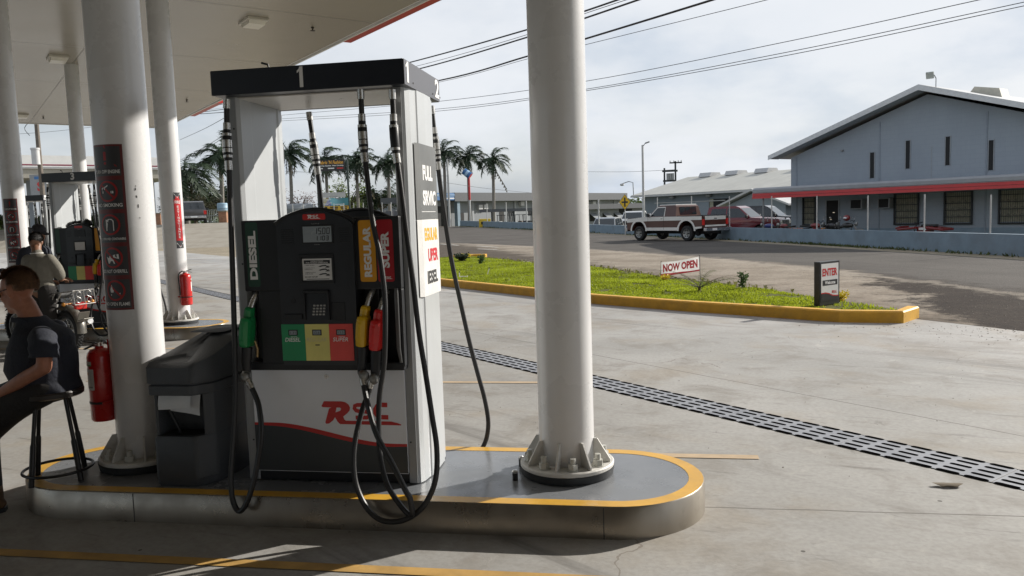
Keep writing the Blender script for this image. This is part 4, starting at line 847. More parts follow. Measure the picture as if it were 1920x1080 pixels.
# ------------------------------------------------------------------ small things in the bed
PVC=pm('pvc_white',(.70,.70,.66),.4)
p=(-4.70,19.45); t=thing('sprinkler_pipe','white plastic pipe elbow standing up behind the yellow kerb','pipe',(p[0],p[1],.09)); m=M(); m.tube([(0,0,0),(0,0,.14)],.013,8); m.tube([(.0,0,.022),(.1,0.02,.03),(.2,.03,.022)],.016,8); m.tube([(.2,.03,.0),(.2,.03,.05)],.014,8); m.build('pipe',PVC,t); m=M(); m.cyl((0,0,.14),(.02,0,.16),.016,n=8); m.build('nozzle_cap',EXK,t)
t=thing('leaning_stake','thin white stake leaning in the grass left of the column','stake',(-4.10,20.0,.08)); m=M(); m.tube([(0,0,0),(.065,0,.2)],.012,8); m.build('rod',PVC,t); m=M(); m.cyl((.064,0,.195),(.070,0,.225),.014,n=8); m.build('tip',EXK,t)
LF1=leafm('bed_leaf',(.06,.11,.03),.3,.35,9); LF2=leafm('bed_leaf_dark',(.03,.045,.02),.3,.2,9); YF=leafm('yellow_flower',(.62,.50,.02),.2,.3,9); STK=pm('thin_stem',(.12,.09,.05),.8)
def sprig(loc,label,h,n,spread,mat,seed,lsz=.04,trunk=.012):
    r=random.Random(seed); t=thing('garden_plant',label,'plant',loc,0,'small plants in the grass bed'); st=M(); lf=M()
    for k in range(n):
        a=r.uniform(0,6.28); q=r.uniform(.35,1)*spread; hh=h*r.uniform(.6,1); P=[(0,0,0),(math.cos(a)*q*.35,math.sin(a)*q*.35,hh*.6),(math.cos(a)*q,math.sin(a)*q,hh)]; S=smoothpath(P,4); st.tube(S,[.006*(1-i/len(S)*.6) for i in range(len(S))],4)
        for i in range(2,len(S)):
            for _ in range(5):
                p=S[i]+Vector((r.uniform(-.03,.03),r.uniform(-.03,.03),r.uniform(-.03,.03))); d=Vector((r.uniform(-1,1),r.uniform(-1,1),r.uniform(-.3,1))).normalized()*lsz*r.uniform(.6,1.4); w=d.orthogonal().normalized()*lsz*.28
                lf.quad(p,p+d*.5+w,p+d,p+d*.5-w)
    st.tube([(0,0,-.02),(0,0,h*.25)],trunk,6); st.build('stem',STK,t); lf.build('leaves',mat,t,norm=False); return t
def feather(loc,label,seed):
    r=random.Random(seed); t=thing('palm_sapling',label,'plant',loc); lf=M(); st=M(); st.tube([(0,0,-.02),(.01,0,.12)],[.035,.022],8)
    for k in range(15):
        a=2.4*k+r.uniform(-.3,.3); L=r.uniform(.5,.85); el=r.uniform(.25,1.1); P=[]
        for i in range(9): q=i/8; P.append(Vector((.01+math.cos(a)*L*q*math.cos(el*(1-.5*q)),math.sin(a)*L*q*math.cos(el*(1-.5*q)),.10+L*q*math.sin(el)*(1-.45*q*q))))
        st.tube(P,[.005*(1-.8*i/8) for i in range(9)],4)
        for i in range(1,9):
            for s_ in (-1,1):
                for w_ in (0,.5):
                    p=P[i-1].lerp(P[i],w_); tdir=(P[i]-P[i-1]).normalized(); sd=tdir.cross(Vector((0,0,1))).normalized()*s_; d=(sd*.8+tdir*.6+Vector((0,0,r.uniform(-.5,.1)))).normalized()*.13*(1-.5*i/9); w=tdir*.005; lf.quad(p-w,p+d*.6-w,p+d,p+w)
    st.build('stem',STK,t); lf.build('fronds',leafm('sapling_frond',(.11,.14,.055),.3,.4,9),t,norm=False)
feather((.93,15.0,.09),'feathery young palm growing in the grass in front of the banner',3)
sprig((1.76,15.5,.08),'small upright leafy plant right of the young palm',.34,5,.10,LF1,5,.06)
sprig((-5.3,24.9,.06),'dark leafy seedling at the back edge of the grass left of the column',.30,5,.14,LF1,6,.07)
sprig((-6.3,26.6,.06),'low dark bush at the far left of the grass bed',.26,22,.32,LF2,7,.09)
sprig((-6.6,28.4,.07),'yellow flowering clump by the far kerb stub',.16,14,.22,YF,8,.06)
sprig((3.02,13.35,.06),'yellow flowering clump just right of the ENTER sign',.16,16,.13,YF,9,.045)
sprig((.36,17.6,.08),'yellow flowering tuft below the left end of the banner',.12,10,.14,YF,10,.04)
# weeds along the back edge of the bed
wm_=M(); rw=random.Random(21)
for k in range(1500):
    i=rw.randrange(9,14); a=Vector(BED[i]); b=Vector(BED[(i+1)%len(BED)]); p=a.lerp(b,rw.random())+Vector((rw.gauss(.1,.22),rw.gauss(.15,.25))); h=rw.uniform(.03,.12); q=rw.uniform(0,6.28); w=.012
    wm_.quad((p.x-w*math.cos(q),p.y-w*math.sin(q),.0),(p.x+w*math.cos(q),p.y+w*math.sin(q),.0),(p.x+rw.uniform(-.05,.05),p.y+rw.uniform(-.05,.05),h),(p.x+rw.uniform(-.05,.05),p.y+rw.uniform(-.05,.05),h*.9))
tag(wm_.build('weeds',leafm('dry_weed',(.17,.17,.055),.35,.3,4),norm=False),'straggly dry weeds along the back edge of the grass bed','weeds',None,'stuff')
# loose stones dragged onto the slab from the driveway
rs=random.Random(31); st=M()
def stone(x,y,s,z=0):
    b=len(st.v); P=[(rs.uniform(.7,1.2)*s*dx,rs.uniform(.7,1.2)*s*dy,rs.uniform(.5,.9)*s*dz) for dx,dy,dz in ((1,0,0),(0,1,0),(-1,0,0),(0,-1,0),(0,0,1),(0,0,-.3))]
    st.add([(x+a,y+c,z+d) for a,c,d in P],[(0,1,4),(1,2,4),(2,3,4),(3,0,4),(1,0,5),(2,1,5),(3,2,5),(0,3,5)])
for k in range(330):
    q=rs.random(); x=4.6-rs.random()**1.6*3.2; y=10.75+(4.55-x)*.9-abs(rs.gauss(0,.9)); stone(x,y,rs.uniform(.004,.010)*(1+.4*q))
for k in range(120): stone(rs.uniform(-2,4),rs.uniform(4.6,10.5),rs.uniform(.003,.007))
for k in range(2600):
    x=rs.uniform(2.9,8.0); y=rs.uniform(3,19)
    if inside(x,y,[(3.6,12.0),(4.3,14),(4.9,17.6),(6.2,16.4),(8.3,7),(9,3),(4.55,10.6)]): stone(x,y,rs.uniform(.004,.013),.002)
for k in range(3000):
    x=rs.uniform(-6,5); y=rs.uniform(12,32)
    if inside(x,y,[(3.72,12.2),(4.5,14.3),(4.42,17.4),(5.0,19.8),(2.6,25),(-3,34),(-6.5,32),(-5,25.6),(-1.5,22.3),(.42,18.3),(2.25,15.4)]): stone(x,y,rs.uniform(.004,.013),.0)
tag(st.build('loose_gravel',pm('loose_stone',(.16,.145,.12),.9,0,.5,3),norm=False),'loose small stones scattered over the driveway and slab','gravel',None,'stuff')
# dead leaf on the slab
t=gnd(1778,913); m=M(); m.flat([[(t.x+.075*math.cos(a)*(1+.25*math.sin(3*a)),t.y+.035*math.sin(a)*(1+.3*math.cos(2*a))) for a in [i*.35 for i in range(18)]]],lambda a,b:(a,b,.006+.012*abs(math.sin(a*40)))); tag(m.build('dry_leaf',pm('dry_leaf_brown',(.14,.11,.07),.8,0,.3,30),norm=False),'brown dried leaf lying on the concrete in front of the drain','leaf')
# ================================================================== PEOPLE AND THE MOTORCYCLE
def fuse(m,name,mat,parent,vox=.012,sm=5,label=None):
    o=m.build(name,mat,parent,norm=False); md=o.modifiers.new('r','REMESH'); md.mode='VOXEL'; md.voxel_size=vox
    ms=o.modifiers.new('s','SMOOTH'); ms.iterations=sm; ms.factor=.5
    dg=bpy.context.evaluated_depsgraph_get(); dg.update(); me=bpy.data.meshes.new_from_object(o.evaluated_get(dg)); me.name=name
    o.modifiers.clear(); old=o.data; o.data=me; bpy.data.meshes.remove(old); me.name=name
    for p in me.polygons: p.use_smooth=True
    if not me.materials: me.materials.append(mat)
    if label: o['label']=label
    return o
def limb(m,P,r,n=14,flat=None):
    m.tube(smoothpath(P,4),[a for i in range(len(r)-1) for a in [r[i]+(r[i+1]-r[i])*k/4 for k in range(4)]]+[r[-1]],n,flat=flat)
    m.ell(P[0],(r[0]*.98,)*3,12,8); m.ell(P[-1],(r[-1]*.98,)*3,12,8)
def hand(m,w,d,n,curl=.6,s=1.0):
    """w wrist, d finger direction, n back-of-hand normal: palm, four bent fingers and a thumb from the palm's side"""
    d=Vector(d).normalized(); n=Vector(n); n=(n-d*n.dot(d)).normalized(); b=d.cross(n); w=Vector(w)
    pc=w+d*.045*s; T=Matrix(((d.x,b.x,n.x,pc.x),(d.y,b.y,n.y,pc.y),(d.z,b.z,n.z,pc.z),(0,0,0,1))); m.ell((0,0,0),(.052*s,.042*s,.017*s),14,10,T)
    for k,(o,L) in enumerate(((-.030,.066),(-.010,.076),(.010,.072),(.029,.058))):
        p0=pc+d*.038*s+b*o*s; L*=s; c1=d*math.cos(curl*.5)-n*math.sin(curl*.5); c2=d*math.cos(curl*1.2)-n*math.sin(curl*1.2); c3=d*math.cos(curl*1.8)-n*math.sin(curl*1.8)
        p1=p0+c1*L*.45; p2=p1+c2*L*.32; p3=p2+c3*L*.23; m.tube([p0-d*.015*s,p0,p1,p2,p3],[.0095*s,.0092*s,.0088*s,.0078*s,.006*s],10); m.ell(p3,(.006*s,)*3,8,6)
    q=pc-d*.02*s-b*.036*s; q1=q+(d*.6-b*.7-n*.2).normalized()*.036*s; q2=q1+(d*.9-b*.25-n*.3).normalized()*.03*s; m.tube([q+b*.012*s,q,q1,q2],[.012*s,.0115*s,.0105*s,.008*s],10); m.ell(q2,(.008*s,)*3,8,6)
def headshape(m,T,s=1.0):
    """x forward, z up, origin mid-head"""
    e=lambda c,r: m.ell(tuple(v*s for v in c),tuple(v*s for v in r),18,12,T)
    e((-.015,0,.035),(.098,.076,.088)); e((.025,0,-.035),(.068,.058,.085)); e((.058,0,-.092),(.030,.032,.026)); e((.072,0,.028),(.022,.050,.016)); e((.088,0,-.062),(.014,.025,.012))
    m.tube([T@Vector((.085*s,0,.022*s)),T@Vector((.110*s,0,-.018*s)),T@Vector((.088*s,0,-.030*s))],[.011*s,.017*s,.012*s],10)
    for sy in (-1,1): e((-.012,sy*.076,-.005),(.022,.010,.033)); e((.062,sy*.034,-.022),(.026,.020,.022)); e((-.0,sy*.048,-.06),(.045,.016,.045))
    for sy in (-1,1): e((.076,sy*.030,.008),(.010,.014,.008))
SKIN=pm('skin_tanned',(.36,.155,.095),.5,0,.14,26,.12,120,spec=.35,sub=.1); SKIN2=pm('skin_brown',(.20,.10,.06),.5,0,.12,26,.1,120); HAIRB=pm('hair_auburn',(.17,.088,.045),.6,0,.4,60,.4,180); HAIRK=pm('hair_black',(.012,.010,.009),.5,0,.3,60,.4,180)
NAVY=pm('shirt_navy',(.016,.019,.030),.85,0,.16,14,.35,60); TROU=pm('trousers_dark',(.016,.014,.013),.85,0,.2,12,.35,60); BOOT=pm('boot_brown',(.115,.062,.030),.75,0,.3,16,.4,60); GREYS=pm('shirt_grey',(.155,.145,.120),.85,0,.15,12,.35,50); CAPN=pm('cap_dark',(.02,.02,.026),.8,0,.2,20); LENS=pm('dark_lens',(.015,.015,.02),.12,0,.1,9)
def hairshell(m,T,keep,s,rnd,n=900,L=.022,c=(-.018,0,.04),r=(.104,.082,.094)):
    for k in range(n*4):
        z=rnd.uniform(-.75,1); a=rnd.uniform(0,6.283); q=math.sqrt(max(0,1-z*z)); d=Vector((q*math.cos(a),q*math.sin(a),z))
        if not keep(d): continue
        p=Vector((c[0]+r[0]*d.x,c[1]+r[1]*d.y,c[2]+r[2]*d.z))*s; t=(Vector((-.9,rnd.uniform(-.4,.4),-.35+rnd.uniform(-.3,.3)))); t=(t-d*t.dot(d)).normalized(); w=t.cross(d).normalized()*.0035*s; e=p+(t*.85+d*.38)*L*s*rnd.uniform(.6,1.4)
        m.add([T@(p-w-d*.004),T@(p+w-d*.004),T@e],[(0,1,2)])
# --- the seated man
MX,MY=-3.46,4.09; DL={-1:0.03,1:-.27}; DX={-1:0.0,1:-.24}
t=thing('person','man in a navy work shirt and sunglasses sitting bent forward on the bar stool','person',(MX,MY,0))
def P_(x,y,z): return (x-MX,y,z)
HT=Matrix.Translation(P_(-3.655,-.01,1.292))@Matrix.Rotation(math.pi,4,'Z')@Matrix.Rotation(R(16),4,'Y')@Matrix.Rotation(R(4),4,'X')
b=M(); headshape(b,HT,1.02)
limb(b,[P_(-3.625,0,1.215),P_(-3.585,.0,1.13),P_(-3.54,.0,1.03)],[.060,.062,.07])
b.ell(P_(-3.54,0,.90),(.13,.13,.14)); b.ell(P_(-3.50,0,.78),(.10,.11,.12))
for s in (-1,1):
    limb(b,[P_(-3.42+DX[s],s*.13,1.03),P_(-3.35+DX[s],s*.195,.985),P_(-3.345+DX[s],s*.215,.880)],[.035,.043,.040]); limb(b,[P_(-3.345+DX[s],s*.215,.880),P_(-3.52+DX[s]*.9,s*.19,.80),P_(-3.72+DX[s]*.7,s*.145,.705)],[.041,.039,.026])
    limb(b,[P_(-3.47,s*.095,.735),P_(-3.68+DL[s]*.5,s*.12,.62),P_(-3.88+DL[s],s*.135,.46)],[.07,.065,.050]); limb(b,[P_(-3.88+DL[s],s*.135,.46),P_(-3.885+DL[s],s*.135,.30),P_(-3.875+DL[s],s*.135,.12)],[.05,.045,.034])
    hand(b,P_(-3.735+DX[s]*.7,s*.14,.70),(-.85,s*-.15,-.35),(-.3,0,.95),.7)
fuse(b,'body',SKIN,t,.0085,3)
b=M(); n_=24; rg=[]
for z,cx,rx,ry in ((.690,-3.485,.155,.165),(.72,-3.50,.160,.170),(.77,-3.53,.172,.172),(.84,-3.545,.195,.175),(.91,-3.535,.185,.175),(.97,-3.535,.162,.178),(1.015,-3.520,.148,.178),(1.055,-3.528,.122,.162),(1.085,-3.558,.094,.125),(1.11,-3.572,.082,.095),(1.145,-3.592,.075,.078)):
    rg.append([P_(cx+rx*math.copysign(abs(math.cos(a))**.85,math.cos(a)),ry*math.copysign(abs(math.sin(a))**.85,math.sin(a)),z) for a in [2*math.pi*i/n_ for i in range(n_)]])
vs_=[p for r_ in rg for p in r_]; b.add(vs_,[(k*n_+i,k*n_+(i+1)%n_,(k+1)*n_+(i+1)%n_,(k+1)*n_+i) for k in range(len(rg)-1) for i in range(n_)]); b.add(rg[0],[tuple(range(n_))[::-1]]); b.add(rg[-1],[tuple(range(n_))])
sh1=fuse(b,'shirt',NAVY,t,.010,6)
rs_=random.Random(12)
for s in (-1,1):
    b=M(); S=smoothpath([P_(-3.45+DX[s]*.4,s*.10,1.035),P_(-3.385+DX[s]*.8,s*.160,1.030),P_(-3.350+DX[s],s*.198,.995),P_(-3.345+DX[s],s*.212,.935)],6); rr_=[.045,.056,.064,.068,.070,.071,.072,.073,.073,.074,.074,.073,.074,.075,.074,.076,.075,.077,.076]
    b.tube(S,rr_[:len(S)],22,True); b.ell(S[0],(.05,.05,.05),12,8); b.v=[(x+.004*math.sin(z*95+y*30),y+.004*math.sin(z*70+x*60),z) for x,y,z in b.v]; b.build('sleeve',NAVY,sh1)
m=M(); m.ribbon([(.0,0),(.07,-.012),(.10,-.03)],.03,lambda a,c:P_(-3.655+a*1.1,-.078-a*.1,1.135+c)); m.build('collar',NAVY,sh1,norm=False)
b=M()
for s in (-1,1):
    limb(b,[P_(-3.47,s*.085,.725),P_(-3.68+DL[s]*.5,s*.12,.62),P_(-3.88+DL[s],s*.135,.46)],[.095,.092,.076]); limb(b,[P_(-3.88+DL[s],s*.135,.46),P_(-3.885+DL[s],s*.135,.30),P_(-3.88+DL[s],s*.135,.14)],[.078,.076,.070])
b.ell(P_(-3.50,0,.745),(.12,.15,.06)); fuse(b,'trousers',TROU,t,.012,4)
for s in (-1,1):
    b=M(); limb(b,[P_(-3.885+DL[s],s*.135,.24),P_(-3.875+DL[s],s*.135,.13),P_(-3.865+DL[s],s*.135,.07)],[.070,.066,.060]); b.ell(P_(-3.91+DL[s],s*.14,.05),(.14,.055,.048)); b.ell(P_(-3.99+DL[s],s*.145,.045),(.07,.056,.043)); bo=fuse(b,'boot',BOOT,t,.010,3)
    m=M(); m.prism([(x-MX+DL[s],y) for x,y in ((-4.055,s*.145-.045),(-4.055,s*.145+.045),(-3.95,s*.14+.058),(-3.81,s*.135+.046),(-3.785,s*.135),(-3.81,s*.135-.046),(-3.95,s*.14-.058))],0,.024,'z'); m.build('sole',PBLK,bo)
rh=random.Random(3); m=M(); hs=lambda d:(d.x<.55 if d.z>.45 else d.x<.10) and d.z>-.52 and not(abs(d.y)>.75 and d.x>-.25 and d.z<-.05)
mm=M(); T2=HT; nU,nV=28,18; vs=[];fs=[]
for i in range(nV+1):
    for j in range(nU): th=math.pi*i/nV; ph=2*math.pi*j/nU; vs.append(Vector((math.sin(th)*math.cos(ph),math.sin(th)*math.sin(ph),math.cos(th))))
for i in range(nV):
    for j in range(nU):
        f=(i*nU+j,(i+1)*nU+j,(i+1)*nU+(j+1)%nU,i*nU+(j+1)%nU); c=sum((vs[k] for k in f),Vector())/4
        if hs(c): fs.append(f)
mm.add([HT@Vector(((-.018+.104*v.x)*1.02,.081*v.y*1.02,(.04+.093*v.z)*1.02)) for v in vs],fs,True); hairshell(mm,HT,hs,1.02,rh,2600,.030); mm.build('hair',HAIRB,t,norm=False)
m=M()
for sy in (-1,1): m.ell((.098,sy*.034,.012),(.010,.030,.022),12,8,HT); m.tube([HT@Vector(p) for p in ((.092,sy*.060,.016),(.05,sy*.082,.014),(-.012,sy*.086,.012))],.0035,6)
m.tube([HT@Vector((.106,-.012,.018)),HT@Vector((.106,.012,.018))],.003,6); m.build('sunglasses',LENS,t)
m=M(); m.box(P_(-3.70,-.10,.735),(.09,.05,.07),(0,R(-20),0),.012); m.build('belt_pouch',PBLK,t)
# --- man in grey, back turned
MX,MY=-8.05,9.35
t=thing('person','man in a grey-brown shirt seen from behind, bending over the motorcycle','person',(MX,MY,0))
Q=lambda x,y,z:(x,y,z)
HT=Matrix.Translation((-.06,.10,1.475))@Matrix.Rotation(R(118),4,'Z')@Matrix.Rotation(R(28),4,'Y')
b=M(); headshape(b,HT,1.0); limb(b,[(-.03,.06,1.39),(.0,.02,1.30)],[.06,.07]); b.ell((.03,0,1.08),(.17,.11,.25)); b.ell((.04,-.02,.86),(.15,.11,.14))
for s,P in ((1,[(.20,.02,1.24),(.275,.05,1.10),(.27,.10,.98)]),(-1,[(-.16,.04,1.24),(-.25,.12,1.08),(-.24,.24,.98)])):
    limb(b,P,[.052,.045,.038]); e=Vector(P[-1]); w=e+(Vector((-.17,.20,-.02)) if s>0 else Vector((.06,.22,-.05))); limb(b,[e,(e+w)/2,w],[.04,.036,.026]); hand(b,w,(0,1,-.2),(0,.2,1),.7)
for s in (-1,1): limb(b,[(.04+s*.09,-.02,.84),(.04+s*.10,.0,.46),(.04+s*.11,.02,.08)],[.085,.06,.04])
fuse(b,'body',SKIN2,t,.011,3)
b=M(); b.ell((.03,.0,1.10),(.215,.135,.24)); b.ell((.02,.01,1.24),(.21,.11,.09)); b.ell((.04,-.01,.90),(.195,.135,.15)); limb(b,[(.0,.03,1.30),(-.01,.04,1.33)],[.085,.075])
for s,P in ((1,[(.19,.02,1.25),(.265,.04,1.13),(.275,.08,1.03)]),(-1,[(-.15,.03,1.25),(-.235,.10,1.12),(-.24,.17,1.04)])): limb(b,P,[.075,.075,.07])
fuse(b,'shirt',GREYS,t,.012,4)
m=M(); m.tube([(.075*math.cos(a)-.005,.03+.07*math.sin(a),1.335) for a in [i*.35 for i in range(19)]],.008,6); m.build('undershirt_collar',SWH,t)
b=M()
for s in (-1,1): limb(b,[(.04+s*.085,-.015,.86),(.04+s*.10,.0,.46),(.04+s*.11,.02,.07)],[.12,.085,.07])
b.ell((.04,-.01,.87),(.18,.125,.09)); fuse(b,'trousers',TROU,t,.013,4)
for s in (-1,1): m=M(); m.ell((.04+s*.11,.08,.045),(.05,.13,.045)); m.build('shoe',BOOT,t)
mm=M(); rh=random.Random(8); kp=lambda d:(d.x<.6 if d.z>.2 else d.x<.15) and d.z>-.55
mm.add([HT@Vector((-.018+.106*v.x,.083*v.y,.04+.096*v.z)) for v in vs],[f for f in [(i*nU+j,(i+1)*nU+j,(i+1)*nU+(j+1)%nU,i*nU+(j+1)%nU) for i in range(nV) for j in range(nU)] if kp(sum((vs[k] for k in f),Vector())/4)],True); hairshell(mm,HT,kp,1.0,rh,900,.026); mm.build('hair',HAIRK,t,norm=False)
# --- man with a dark cap
MX,MY=-8.48,9.85
t=thing('person','man in a dark cap and navy shirt standing behind the grey-shirted man','person',(MX,MY,0))
HT=Matrix.Translation((.10,-.02,1.585))@Matrix.Rotation(R(-15),4,'Z')@Matrix.Rotation(R(22),4,'Y')
b=M(); headshape(b,HT,1.0); limb(b,[(.06,0,1.50),(.03,0,1.40)],[.06,.07]); b.ell((0,0,1.17),(.13,.17,.25)); b.ell((-.02,0,.92),(.13,.16,.15))
for s in (-1,1):
    limb(b,[(.0,s*.20,1.33),(-.01,s*.25,1.15),(.02,s*.26,1.02)],[.052,.046,.04]); w=Vector((.25,s*.2,.95)); e=Vector((.02,s*.26,1.02)); limb(b,[e,(e+w)/2,w],[.04,.036,.027]); hand(b,w,(1,0,-.2),(.2,0,1),.6)
    limb(b,[(-.02,s*.09,.88),(0,s*.10,.47),(.0,s*.11,.08)],[.085,.06,.04])
fuse(b,'body',SKIN2,t,.011,3)
b=M(); b.ell((0,0,1.18),(.15,.21,.25)); b.ell((.0,0,1.35),(.11,.20,.09)); b.ell((-.01,0,.96),(.155,.19,.16)); limb(b,[(.03,0,1.40),(.035,0,1.43)],[.085,.075])
for s in (-1,1): limb(b,[(.0,s*.19,1.34),(-.01,s*.245,1.20),(.01,s*.255,1.08)],[.078,.076,.072])
fuse(b,'shirt',NAVY,t,.012,4)
b=M()
for s in (-1,1): limb(b,[(-.02,s*.085,.90),(0,s*.10,.47),(.0,s*.11,.07)],[.115,.085,.07])
b.ell((-.02,0,.92),(.13,.17,.09)); fuse(b,'trousers',TROU,t,.013,4)
for s in (-1,1): m=M(); m.ell((.05,s*.11,.045),(.13,.05,.045)); m.build('shoe',BOOT,t)
m=M(); m.ell((-.015,0,.062),(.106,.085,.082),18,10,HT); m.ell((.11,0,.055),(.07,.065,.008),16,6,HT); m.build('cap',CAPN,t)
# --- gloves left on top of pump 3
t=thing('work_glove','pair of crumpled black gloves lying on top of the pump marked 3','gloves',(PLOC[0]+ISL[0]-.17,PLOC[1]+ISL[1]-.12,PLOC[2]+1.49))
b=M(); rr=random.Random(2)
for x,y,z,r in ((0,0,.05,.075),(.12,.02,.06,.07),(.24,.0,.065,.075),(.05,-.03,.07,.05),(.19,.04,.09,.06),(.29,-.02,.05,.045),(-.07,0,.03,.05)): b.ell((x-.1,y,z),(r*1.2,r*.8,r*.75),12,8,None,.12,rr)
fuse(b,'glove_leather',pm('black_leather',(.012,.012,.013),.38,0,.3,20,.4,60),t,.014,2)
# --- motorcycle: x forward, right along the lane
TYR=pm('tyre_rubber',(.014,.014,.014),.75,0,.2,30,.5,80); FRM=pm('bike_black',(.014,.014,.016),.3,0,.1,8); SEATM=pm('bike_seat',(.016,.016,.016),.5,0,.1,20); ALU=pm('engine_alloy',(.30,.30,.29),.4,.8,.25,24,.2,60); TLR=pm('tail_red',(.55,.02,.015),.2,0,.05,20,coat=.5); BLU=pm('bike_blue',(.10,.17,.26),.3,0,.1,8); SILF=pm('fender_silver',(.20,.19,.17),.4,.75,.1,12)
def wheel(m,c,r,w,n=36,prof=None):
    prof=prof or [(-.5,-.36),(-.42,-.10),(-.25,-.01),(0,0),(.25,-.01),(.42,-.10),(.5,-.36)]
    vs=[];fs=[];k=len(prof)
    for j in range(n):
        a=2*math.pi*j/n
        for o,d in prof: q=r+d*w*1.6; vs.append((c[0]+q*math.cos(a),c[1]+o*w,c[2]+q*math.sin(a)))
    for j in range(n):
        for i in range(k): fs.append((j*k+i,j*k+(i+1)%k,((j+1)%n)*k+(i+1)%k,((j+1)%n)*k+i))
    m.add(vs,fs,True)
def motorbike(loc,rz,label,tank,group,full=True):
    t=thing('motorcycle',label,'motorcycle',loc,rz,group)
    for x,r,w in ((-.62,.305,.11),(.66,.315,.085)):
        m=M(); wheel(m,(x,0,r),r,w)
        if full:
            for j in range(40):
                a=2*math.pi*j/40
                for s in (-1,0,1): m.box((x+(r+.004)*math.cos(a+s*.05),s*w*.26,r+(r+.004)*math.sin(a+s*.05)),(.014,w*.2,.022),(0,-a,0))
        o=m.build('wheel',TYR,t)
        m=M(); wheel(m,(x,0,r),r*.70,w*.55,28,[(-.5,-.05),(0,0),(.5,-.05),(.5,-.25),(-.5,-.25)]); m.cyl((x,-.07,r),(x,.07,r),.045,n=16)
        for j in range(14): a=2*math.pi*j/14; s=(-1)**j; m.tube([(x,s*.045,r),(x+r*.66*math.cos(a),0,r+r*.66*math.sin(a))],.0032,5)
        m.build('rim',ALU,o)
    m=M(); m.tube(smoothpath([(-.55,0,.72),(-.20,0,.74),(.1,0,.80),(.36,0,.84)],3),.022,8); m.tube([(.36,0,.82),(.18,0,.30),(-.15,0,.28),(-.22,0,.72)],.020,8); m.tube([(-.15,.10,.33),(-.62,.11,.305)],.020,8); m.tube([(-.15,-.10,.33),(-.62,-.11,.305)],.020,8); m.build('frame',FRM,t)
    for s in (-1,1): m=M(); m.tube([(.66,s*.085,.315),(.42,s*.085,.90)],.019,10); m.build('fork',ALU,t); m=M(); m.tube([(-.56,s*.12,.36),(-.42,s*.12,.68)],.026,10); m.build('shock_absorber',ALU,t)
    m=M(); m.ell((.14,0,.86),(.27,.13,.12),18,12); m.build('fuel_tank',tank,t)
    m=M(); m.box((-.32,0,.825),(.62,.23,.085),(0,R(4),0),.035); m.build('seat',SEATM,t)
    m=M(); m.box((.08,0,.40),(.30,.22,.22),None,.04); m.cyl((.12,0,.45),(.20,0,.68),.085,n=14); 
    for k in range(6): m.cyl((.135+.012*k,0,.52+.026*k),(.139+.012*k,0,.53+.026*k),.105,n=14)
    m.build('engine',ALU,t)
    m=M(); m.tube(smoothpath([(.24,-.05,.58),(.30,-.10,.42),(.12,-.16,.26),(-.25,-.17,.29)],4),.02,8); m.tube([(-.25,-.17,.29),(-.40,-.17,.33),(-.86,-.18,.44)],[.03,.048,.05],14); o=m.build('exhaust',FRM,t); m=M(); m.tube([(-.84,-.18,.435),(-.90,-.18,.45)],[.052,.047],16); m.build('exhaust_tip',CHR,o)
    def fender(x,r,a0,a1,w,mt):
        m=M(); n=16; vs=[];fs=[]
        for i in range(n+1):
            a=R(a0+(a1-a0)*i/n)
            for o,d in ((-.5,-.02),(-.3,.012),(0,.022),(.3,.012),(.5,-.02)): vs.append((x+(r+d)*math.cos(a),o*w,r*.9+(r+d)*math.sin(a)))
        for i in range(n):
            for j in range(4): fs.append((i*5+j,i*5+j+1,(i+1)*5+j+1,(i+1)*5+j))
        m.add(vs,fs,True); m.build('fender',mt,t,norm=False)
    fender(-.62,.36,50,186,.15,SILF); fender(.66,.36,40,150,.12,SILF)
    m=M(); m.tube(smoothpath([(.34,-.36,1.06),(.40,-.22,1.10),(.42,0,1.0),(.40,.22,1.10),(.34,.36,1.06)],4),.012,8); m.build('handlebar',FRM,t)
    for s in (-1,1): m=M(); m.tube([(.37,s*.25,1.08),(.40,s*.30,1.20)],.005,6); m.ell((.40,s*.31,1.23),(.012,.06,.04),12,8); m.build('mirror',CHR if not full else FRM,t)
    m=M(); m.lathe([(.02,-.06),(.085,-.02),(.095,.05),(.05,.058),(.01,.06)],n=18,mx=Matrix.Translation((.52,0,.92))@Matrix.Rotation(R(90),4,'Y')); m.build('headlight',ALU,t)
    m=M(); m.box((-.97,0,.70),(.07,.17,.10),(0,R(-12),0),.018); m.build('tail_light',TLR,t)
    m=M(); m.box((-1.02,0,.54),(.012,.17,.16),(0,R(-25),0),.004); m.box((-1.06,0,.50),(.17,.15,.012),(0,R(12),0),.004); m.build('plate_holder',SILF,t)
    if full:
        for s in (-1,1):
            m=M(); y=s*.15; m.tube(smoothpath([(-.30,y,.80),(-.42,y,.87),(-.70,y,.90),(-1.06,y,.93)],4),.009,8); m.tube([(-.30,y,.80),(-.40,y,.74),(-.60,y,.74)],.009,8); m.tube([(-.42,y,.87),(-.5,y,.75)],.007,6); m.tube([(-.62,y,.89),(-.5,y,.75)],.007,6); m.tube([(-.62,y,.74),(-.78,y,.905)],.009,8); m.tube([(-.5+.05*math.cos(a),y,.82+.05*math.sin(a)) for a in [i*.45 for i in range(15)]],.006,6); m.build('rack_side',CHR,t)
        m=M(); 
        for a,b_ in (((-1.06,-.16,.93),(-1.06,.16,.93)),((-1.06,-.16,.93),(-1.09,-.16,.73)),((-1.06,.16,.93),(-1.09,.16,.73)),((-1.09,-.16,.73),(-1.09,.16,.73)),((-1.06,0,.93),(-1.09,0,.73))): m.tube([a,b_],.008,6)
        for cy in (-.08,.08):
            for cz in (.79,.875): m.tube([(-1.075,cy+.038*math.cos(a),cz+.038*math.sin(a)) for a in [i*.5 for i in range(14)]],.005,6)
        m.build('rack_back',CHR,t)
